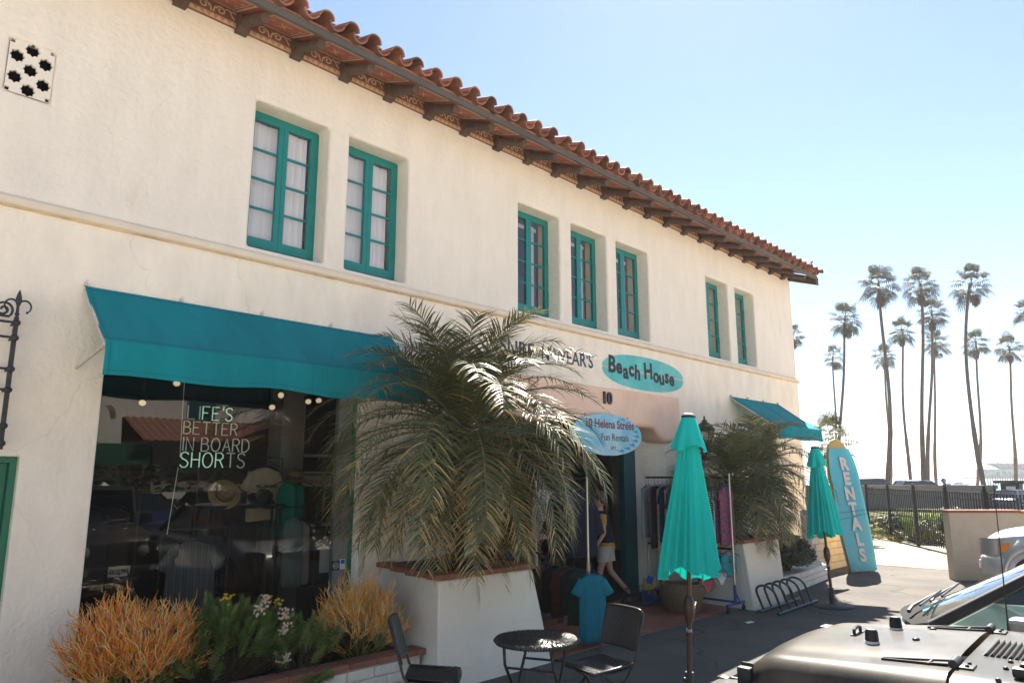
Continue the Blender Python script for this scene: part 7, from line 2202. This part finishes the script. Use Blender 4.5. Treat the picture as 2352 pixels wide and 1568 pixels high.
sp_t = thing('fan_palm', 'young fan palm just behind the surfboard tip', 'palm', (25.2, 9.2, 0))
MB().tube([(25.2, 9.2, 0), (25.2, 9.2, 3.0)], [0.12, 0.09], 8).build('trunk', M_ftr, sp_t, smooth=True)
o = link('crown', crowns[1][0], sp_t); o.location = (25.2, 9.2, 3.1); o.scale = (0.62,) * 3

# ------------------------------------------------------------------ pier, pier house, boat
M_pier = mat('pier_timber', (0.13, 0.11, 0.10), 0.9, var=0.2, vscale=0.2)
pr = thing('pier', 'timber pier on piles reaching out over the sea', 'pier', (392, 75, -1.4))
P0, P1 = Vector((392.1, 75.0, 0)), Vector((439.5, 47.4, 0)); pd = (P1 - P0).normalized(); pn = Vector((-pd.y, pd.x, 0))
def pbox(a0, a1, n0, n1, z0, z1, nm, m, par):
    P = [P0 + pd * a + pn * n_ for (a, n_) in ((a0, n0), (a1, n0), (a1, n1), (a0, n1))]
    return MB().hexa([(p.x, p.y, z0) for p in P] + [(p.x, p.y, z1) for p in P]).build(nm, m, par)
pbox(0, 55, 0, 14, 1.5, 2.1, 'deck', M_pier, pr)
for i in range(19):
    for n_ in (0.6, 7):
        a = 1 + i * 3
        p = P0 + pd * a + pn * n_
        MB().tube([(p.x, p.y, -2.5), (p.x, p.y, 1.5)], 0.28, 6).build('pile', M_pier, pr)
pbox(0, 55, 0, 0.15, 3.0, 3.15, 'rail', M_pier, pr)
for i in range(28): pbox(i * 2, i * 2 + 0.14, 0, 0.14, 2.1, 3.0, 'rail_post', M_pier, pr)
phs = thing('pier_house', 'pale two tier house on the pier with grey gabled roof', 'building', (410, 66, 2.1))
M_phw = mat('pier_house_wall', (0.48, 0.47, 0.45), 0.9); M_phr = mat('pier_house_roof', (0.22, 0.22, 0.23), 0.9)
pbox(6, 34, 3, 12, 2.1, 5.6, 'wall', M_phw, phs); pbox(12, 30, 5, 11, 6.6, 8.4, 'upper_wall', M_phw, phs)
def gable(a0, a1, n0, n1, z0, z1, nm):
    c = [P0 + pd * a + pn * n_ for (a, n_) in ((a0, n0), (a1, n0), (a1, n1), (a0, n1))]; m0 = P0 + pd * (a0 + 3) + pn * (n0 + n1) / 2; m1 = P0 + pd * (a1 - 3) + pn * (n0 + n1) / 2
    v = [(p.x, p.y, z0) for p in c] + [(m0.x, m0.y, z1), (m1.x, m1.y, z1)]
    MB().add(v, [(0, 1, 5, 4), (2, 3, 4, 5), (0, 4, 3), (1, 2, 5), (3, 2, 1, 0)]).build(nm, M_phr, phs)
gable(4.5, 35.5, 1.5, 13.5, 5.61, 7.6, 'lower_roof'); gable(10, 32, 3.5, 12.5, 8.41, 11.0, 'upper_roof')
for i in range(7): pbox(8 + i * 3.6, 9.8 + i * 3.6, 2.9, 2.99, 3.0, 4.6, 'window', M_glassd, phs)
for i in range(5): pbox(13.5 + i * 3.4, 15.6 + i * 3.4, 4.9, 4.99, 6.9, 8.0, 'window', M_glassd, phs)
lpst = thing('pier_lamp', 'thin lamp post standing on the pier deck', 'lamp post', (398, 72, 2.1))
q_ = P0 + pd * 7 + pn * 1
MB().tube([(q_.x, q_.y, 2.1), (q_.x, q_.y, 8.6)], 0.10, 6).build('post', M_pier, lpst)
MB().tube([(q_.x - pd.x * 1.0, q_.y - pd.y * 1.0, 8.2), (q_.x, q_.y, 8.6), (q_.x + pd.x * 1.0, q_.y + pd.y * 1.0, 8.2)], 0.10, 6).build('lamp_head', M_pier, lpst)
bt = thing('boat', 'white cabin cruiser lying off the pier', 'boat', (289.9, 64.7, -1.4), local=True, rotz=R(-52))
hr = []
for (x, w, zk, zd) in ((-3.2, 0.9, 0.0, 1.0), (-2.0, 1.1, -0.2, 1.0), (0, 1.15, -0.25, 1.1), (1.8, 0.8, -0.1, 1.3), (3.2, 0.03, 0.6, 1.6)):
    hr.append([(x, -w, zd), (x, -w * 0.8, zk + 0.3), (x, 0, zk), (x, w * 0.8, zk + 0.3), (x, w, zd)])
MB().loft(hr, cap=True).build('hull', M_white, bt, angle=40)
MB().bbox(-1.8, -0.8, 1.0, 1.2, 0.8, 1.75, 0.1).build('cabin', M_white, bt); MB().bbox(-1.5, -0.82, 1.3, 1.0, 0.82, 1.6, 0.02).build('cabin_window', M_glassd, bt)
MB().bbox(-1.6, -0.7, 2.2, 0.2, 0.7, 2.3, 0.03).tube([(-1.5, -0.6, 1.7), (-1.5, -0.6, 2.2)], 0.04, 5).tube([(0.1, 0.6, 1.7), (0.1, 0.6, 2.2)], 0.04, 5).build('canopy', M_white, bt)

# ------------------------------------------------------------------ bird on the eave
bi = thing('bird', 'small dark bird perched on the last roof tile', 'bird', (17.35, 6.5, 7.05))
MB().loft([[(17.35 + dx_, 6.5 + r * math.cos(2 * PI * k / 10), 7.11 + dz_ + r * math.sin(2 * PI * k / 10)) for k in range(10)] for (dx_, dz_, r) in ((-0.13, -0.05, 0.008), (-0.07, -0.01, 0.025), (-0.02, 0.0, 0.042), (0.03, 0.03, 0.036), (0.055, 0.06, 0.024), (0.075, 0.075, 0.022), (0.095, 0.075, 0.010), (0.115, 0.072, 0.003))]).build('body', M_trim, bi, smooth=True)
MB().tube([(17.35, 6.49, 7.07), (17.36, 6.49, 7.00)], 0.004, 4).tube([(17.35, 6.51, 7.07), (17.36, 6.51, 7.00)], 0.004, 4).build('legs', M_trim, bi)
# ------------------------------------------------------------------ inside the shop window
M_col = mat('shop_column', (0.30, 0.27, 0.23), 0.8, var=0.1)
MB().box(4.66, 8.42, 0.03, 4.98, 8.75, 3.6).build('column', M_col, bld)
# neon slogan
M_neon = emit('neon_tube_lit', (0.55, 0.9, 0.66), 0.15)
M_neoff = emit('neon_tube_dim', (0.62, 0.72, 0.60), 0.05)
GL = {
 'L': [[(0, 1), (0, 0), (.6, 0)]], 'I': [[(.15, 0), (.15, 1)]], 'F': [[(.6, 1), (0, 1), (0, 0)], [(0, .52), (.45, .52)]],
 'E': [[(.6, 1), (0, 1), (0, 0), (.6, 0)], [(0, .52), (.48, .52)]], "'": [[(.12, 1.08), (.08, .8)]],
 'S': [[(.6, .86), (.48, .98), (.25, 1), (.07, .9), (.03, .72), (.15, .58), (.45, .46), (.6, .3), (.56, .12), (.38, 0), (.15, .02), (0, .16)]],
 'B': [[(0, 0), (0, 1), (.38, 1), (.54, .88), (.54, .68), (.4, .54), (0, .54)], [(.4, .54), (.62, .4), (.62, .14), (.42, 0), (0, 0)]],
 'T': [[(0, 1), (.7, 1)], [(.35, 1), (.35, 0)]], 'R': [[(0, 0), (0, 1), (.4, 1), (.58, .86), (.58, .66), (.4, .52), (0, .52)], [(.32, .52), (.62, 0)]],
 'N': [[(0, 0), (0, 1), (.6, 0), (.6, 1)]], 'O': [[(.38 + .38 * math.cos(a * PI / 10), .5 + .5 * math.sin(a * PI / 10)) for a in range(21)]],
 'A': [[(0, 0), (.34, 1), (.68, 0)], [(.12, .36), (.56, .36)]], 'D': [[(0, 0), (0, 1), (.34, 1), (.62, .78), (.66, .5), (.62, .22), (.34, 0), (0, 0)]],
 'H': [[(0, 0), (0, 1)], [(.6, 0), (.6, 1)], [(0, .52), (.6, .52)]]}
ADV = {'I': .34, "'": .25, 'O': .96, 'T': .86, 'A': .84, ' ': .36}
ne = thing('neon_sign', "neon sign reading LIFE'S BETTER IN BOARD SHORTS hung in window", 'neon sign', (3.4, 7.5, 2.1))
yn = 7.50
for (word, x, z, h, lit) in (("LIFE'S", 3.10, 2.585, 0.135, 4), ('BETTER', 3.07, 2.435, 0.125, 99), ('IN BOARD', 3.06, 2.265, 0.135, 99), ('SHORTS', 3.06, 2.10, 0.15, -1)):
    for i, chh in enumerate(word):
        if chh != ' ':
            b = MB()
            for stp in GL[chh]:
                b.tube([(x + px_ * h * 0.88, yn, z + pz * h) for px_, pz in stp], 0.0062, 6)
            on = (word == "LIFE'S" and i >= 2) or (word == 'SHORTS' and i < 4)
            b.build('neon_letter', M_neon if on else M_neoff, ne, smooth=True)
        x += ADV.get(chh, .80) * h * 0.88 + 0.008
MB().tube([(3.06, yn + 0.01, 2.2), (3.05, yn + 0.02, 2.75), (3.04, yn + 0.02, 3.3)], 0.003, 4).tube([(3.05, yn + .01, 2.1), (3.0, yn + .02, 1.45)], 0.003, 4).build('cable', M_neoff, ne)
# track spotlights
M_spot = emit('spot_lens', (1.0, 0.78, 0.46), 0.2)
for i, (x, y, z, az, el) in enumerate(((3.24, 8.2, 3.02, 200, -40), (2.90, 8.2, 2.78, 160, -35), (4.50, 8.2, 2.99, 215, -10), (4.42, 8.25, 2.84, 190, -60), (4.88, 8.2, 2.94, 180, -60), (5.06, 8.25, 2.97, 190, -60), (5.5, 8.3, 2.98, 200, -40))):
    t = thing('track_spotlight', 'small ceiling spotlight with warm lamp inside the shop', 'spotlight', (x, y, z + 0.3), 'ceiling spotlights in the shop')
    d = Vector((math.cos(R(az)) * math.cos(R(el)), math.sin(R(az)) * math.cos(R(el)), math.sin(R(el)))); d = Vector((-0.35, -0.75, -0.55 if el < -20 else -0.2)).normalized()
    p = Vector((x, y, z))
    MB().tube([p - d * 0.13, p - d * 0.10, p], [0.02, 0.045, 0.055], 14).build('can', M_dgrey, t, angle=40)
    MB().tube([p + d * 0.001, p + d * 0.004], [0.036, 0.034], 14).build('lamp', M_spot, t)
    MB().tube([p - d * 0.09, p - d * 0.09 + Vector((0, 0, 0.55))], 0.008, 6).build('stem', M_dgrey, t)
part_box('ceiling_track', 2.2, 8.23, 3.42, 6.6, 8.27, 3.46, M_dgrey)
part_box('ceiling_duct', 1.95, 9.2, 3.0, 6.6, 9.7, 3.4, M_dark)
# clothes in the window
gsh = 'clothes shown in the shop window'
garment('shirt', 'grey striped short sleeved shirt hanging in the shop window', 'shirt', (3.34, 7.70), (1, -0.15), 1.47, 1.36, 0.52, 0.225, 0.05, pattern('greystripe', [(0.17, 0.17, 0.165), (0.12, 0.125, 0.13), (0.20, 0.20, 0.19)], 5, 'stripe_x'), 301, gsh, 0.24, 0.14, ang=0.5)
garment('shirt', 'dark teal shirt hanging behind the grey striped shirt', 'shirt', (3.44, 7.82), (1, -0.1), 1.47, 1.36, 0.55, 0.215, 0.05, fab('deepteal', (0.03, 0.07, 0.08)), 302, gsh, 0.22, 0.1)
wt = garment('tee_shirt', 'cream tee shirt with BILLABONG chest print in the shop window', 'shirt', (4.38, 8.28), (1, 0), 2.22, 2.12, 1.50, 0.20, 0.06, fab('cream', (0.62, 0.50, 0.36)), 303, gsh, 0.22, 0.02, ang=0.5)
text('chest_print', 'BILLABONG', 0.048, wallM(4.38, 8.195, 1.88), M_black, wt, align='CENTER', depth=0.001, offset=0.001)
dt = garment('tee_shirt', 'brown tee shirt with Billabong print beside the cream tee', 'shirt', (3.98, 8.30), (1, 0), 2.22, 2.12, 1.50, 0.20, 0.06, fab('umber', (0.050, 0.034, 0.026)), 304, gsh, 0.22, 0.02, ang=0.5)
text('chest_print', 'Billabong', 0.052, wallM(3.99, 8.215, 1.90), M_creamp, dt, align='CENTER', depth=0.001)
for i, (x, y, zt, zh, col, w, lb) in enumerate(((4.52, 7.78, 1.55, 0.78, (0.16, 0.19, 0.18), 0.10, 'grey green dress at the palm side of the shop window'), (4.66, 7.84, 1.50, 0.80, (0.42, 0.34, 0.29), 0.09, 'pale pink dress hanging beside the grey green dress'), (4.74, 7.92, 1.5, 0.85, (0.12, 0.16, 0.17), 0.08, 'slate dress hanging behind the pale pink dress'), (4.60, 8.10, 1.95, 1.45, (0.01, 0.24, 0.17), 0.10, 'green dress hanging high near the grey mullion'), (4.75, 8.10, 1.95, 1.40, (0.008, 0.20, 0.15), 0.07, 'narrow green dress hanging high next to the mullion'), (2.45, 8.0, 1.7, 0.9, (0.05, 0.05, 0.06), 0.16, 'dark jacket hanging at the wall end of the window'), (2.75, 8.3, 1.7, 0.9, (0.07, 0.05, 0.045), 0.16, 'brown jacket hanging behind the orange shrub'), (3.85, 8.4, 1.55, 0.7, (0.03, 0.035, 0.05), 0.17, 'dark hooded top under the straw hat'), (4.15, 8.4, 1.55, 0.7, (0.04, 0.035, 0.035), 0.17, 'dark shirt under the black hat'))):
    garment('dress' if i < 5 else 'jacket', lb, 'dress' if i < 5 else 'jacket', (x, y), (1, -0.5), zt + 0.11, zt, zh, w, 0.04, fab('win%d' % i, col), 320 + i, gsh, 0, 0.15)
wr_ = thing('window_rail', 'black clothes rail inside the shop window', 'clothes rail', (3.6, 7.75, 0.03))
for (x0, x1, y, z) in ((3.05, 3.75, 7.76, 1.475), (3.6, 4.62, 8.29, 2.23), (4.35, 4.85, 7.84, 1.66), (3.6, 4.4, 8.4, 1.66), (2.3, 2.95, 8.15, 1.81)):
    r_ = MB().tube([(x0, y, z), (x1, y, z)], 0.010, 6)
    for x in (x0, x1): r_.tube([(x, y, 0.03), (x, y, z)], 0.010, 6)
    r_.build('rail', M_black, wr_)
# hats
def hat(label, c, tilt, m, band, r=0.21):
    t = thing('hat', label, 'hat', c, None, local=True)
    t.rotation_euler = tilt
    pr_ = [(0.001, 0.0), (r, -0.012), (r + 0.004, -0.004), (0.100, 0.012), (0.098, 0.06), (0.088, 0.105), (0.06, 0.118), (0.001, 0.108)]
    MB().lathe(pr_, n=36, cap=False).build('brim_and_crown', m, t, angle=45)
    MB().lathe([(0.1025, 0.016), (0.1015, 0.048)], n=36, cap=False).build('band', band, t, smooth=True)
    st_ = MB().tube([(0, 0, -0.5), (0, 0, 0)], 0.008, 6)
    return t
M_straw = mat('straw', (0.36, 0.22, 0.08), 0.7, var=0.3, vscale=50, bump=0.6, bscale=120)
hat('straw hat with brown band standing in the shop window', (3.74, 7.92, 1.82), (R(62), R(20), R(-20)), M_straw, mat('brown_band', (0.20, 0.10, 0.04), 0.7), 0.17)
hat('black felt hat in front of the cream tee shirt', (4.20, 7.94, 1.74), (R(30), R(8), 0), M_trim, M_black, 0.17)
hat('second straw hat on the shelf near the mullion', (4.72, 8.15, 1.98), (R(12), 0, 0), M_straw, M_black, 0.15)
hs = thing('hat_stand', 'dark wooden display table holding hats in the shop window', 'table', (4.0, 7.95, 0.03))
MB().bbox(3.5, 7.85, 1.66, 4.45, 8.10, 1.70, 0.008).build('table_top', M_dark, hs)
for x in (3.55, 4.40):
    for y in (7.88, 8.07): MB().tube([(x, y, 0.03), (x, y, 1.66)], 0.014, 6).build('leg', M_dark, hs)
for x, z in ((3.74, 1.70), (4.20, 1.70)): MB().tube([(x, 7.96, z), (x, 7.96, z + 0.05)], 0.03, 8).build('peg', M_dark, hs)
# pale shelf strips and white boards at the back
sh_ = thing('wall_shelf', 'pale shelves with white boxes at the back of the shop', 'shelf', (5.3, 9.4, 0.03))
for z in (2.28, 2.05, 1.35):
    MB().box(4.99, 8.9, z, 6.5, 9.3, z + 0.03).build('shelf_board', M_white, sh_)
for x in (5.0, 6.45): MB().box(x, 9.25, 0.03, x + 0.05, 9.3, 2.4).build('upright', M_dgrey, sh_)
bx_ = MB().bbox(5.05, 8.95, 1.88, 5.75, 9.2, 2.03, 0.01).build('board_box', M_white, sh_)
text('box_print', 'WAX', 0.09, wallM(5.5, 8.945, 1.91), M_red, bx_, align='CENTER', depth=0.001)
crd = MB().box(4.79, 7.62, 0.92, 4.98, 7.63, 1.22); tag(crd.build('notice_card', M_white), 'blank white card leaning inside the window by the mullion', 'card')
# stock inside the entry
et = thing('display_table', 'dark display table with folded clothes inside the entry', 'table', (8.6, 8.4, 0.03))
MB().bbox(7.9, 8.0, 0.72, 9.3, 8.8, 0.78, 0.01).build('table_top', M_dark, et)
for x in (7.98, 9.22):
    for y in (8.08, 8.72): MB().bbox(x - .03, y - .03, 0.03, x + .03, y + .03, 0.72, .005).build('leg', M_dark, et)
for i in range(8):
    x = 8.0 + (i % 4) * 0.32; y = 8.08 + (i // 4) * 0.36
    tag(MB().bbox(x, y, 0.782, x + 0.26, y + 0.28, 0.83 + 0.03 * (i % 3), 0.015).build('folded_shirt', fab('fold%d' % i, [(0.10, 0.03, 0.02), (0.04, 0.05, 0.08), (0.2, 0.18, 0.15), (0.02, 0.07, 0.08)][i % 4])), ['rust', 'navy', 'stone', 'deep teal'][i % 4] + ' folded shirt in the ' + ['front', 'rear'][i // 4] + ' row on the entry display table', 'folded shirt', 'folded shirts in the entry')
for i in range(10):
    x = 9.4 + 0.13 * i
    garment('shirt', ['brick red', 'dark brown', 'tan orange', 'dark slate', 'burgundy'][i % 5] + ' shirt on the ' + ['near', 'far'][i // 5] + ' half of the inner rail beyond the doorway', 'shirt', (x, 9.2), (0.4, 1), 1.9, 1.76, 0.95, 0.2, 0.03, fab('in%d' % (i % 5), [(0.22, 0.05, 0.03), (0.05, 0.03, 0.03), (0.3, 0.14, 0.06), (0.03, 0.04, 0.06), (0.12, 0.03, 0.04)][i % 5]), 400 + i, 'shirts on the inner rail', 0.2, 0.05)
il = thing('inner_rail', 'clothes rail standing beyond the doorway', 'clothes rail', (10, 9.2, 0.03))
MB().tube([(9.3, 9.2, 0.03), (9.3, 9.2, 1.9), (10.75, 9.2, 1.9), (10.75, 9.2, 0.03)], 0.012, 6).build('frame', M_black, il)
sg = MB().box(10.55, 8.6, 1.05, 10.85, 8.615, 1.5); so_ = tag(sg.build('card_sign', mat('kraft_card', (0.42, 0.27, 0.14), 0.8)), 'brown card sign on the easel behind the door frame', 'sign')
MB().tube([(10.7, 8.63, 0.03), (10.7, 8.63, 1.3)], 0.01, 6).build('easel', M_dark, so_)
# ------------------------------------------------------------------ sea air
hz = MB().box(-170, -9100, -4.0, 12100, 12100, 30.0)
hm = bpy.data.materials.new('sea_haze'); hm.use_nodes = True
hn, hl = hm.node_tree.nodes, hm.node_tree.links
hn.remove(hn['Principled BSDF'])
pv = hn.new('ShaderNodeVolumePrincipled')
pv.inputs['Color'].default_value = (0.93, 0.95, 0.97, 1)
pv.inputs['Density'].default_value = 0.00055
pv.inputs['Anisotropy'].default_value = 0.2
hl.new(pv.outputs[0], hn['Material Output'].inputs['Volume'])
hzo = hz.build('haze', hm); hzo['kind'] = 'stuff'
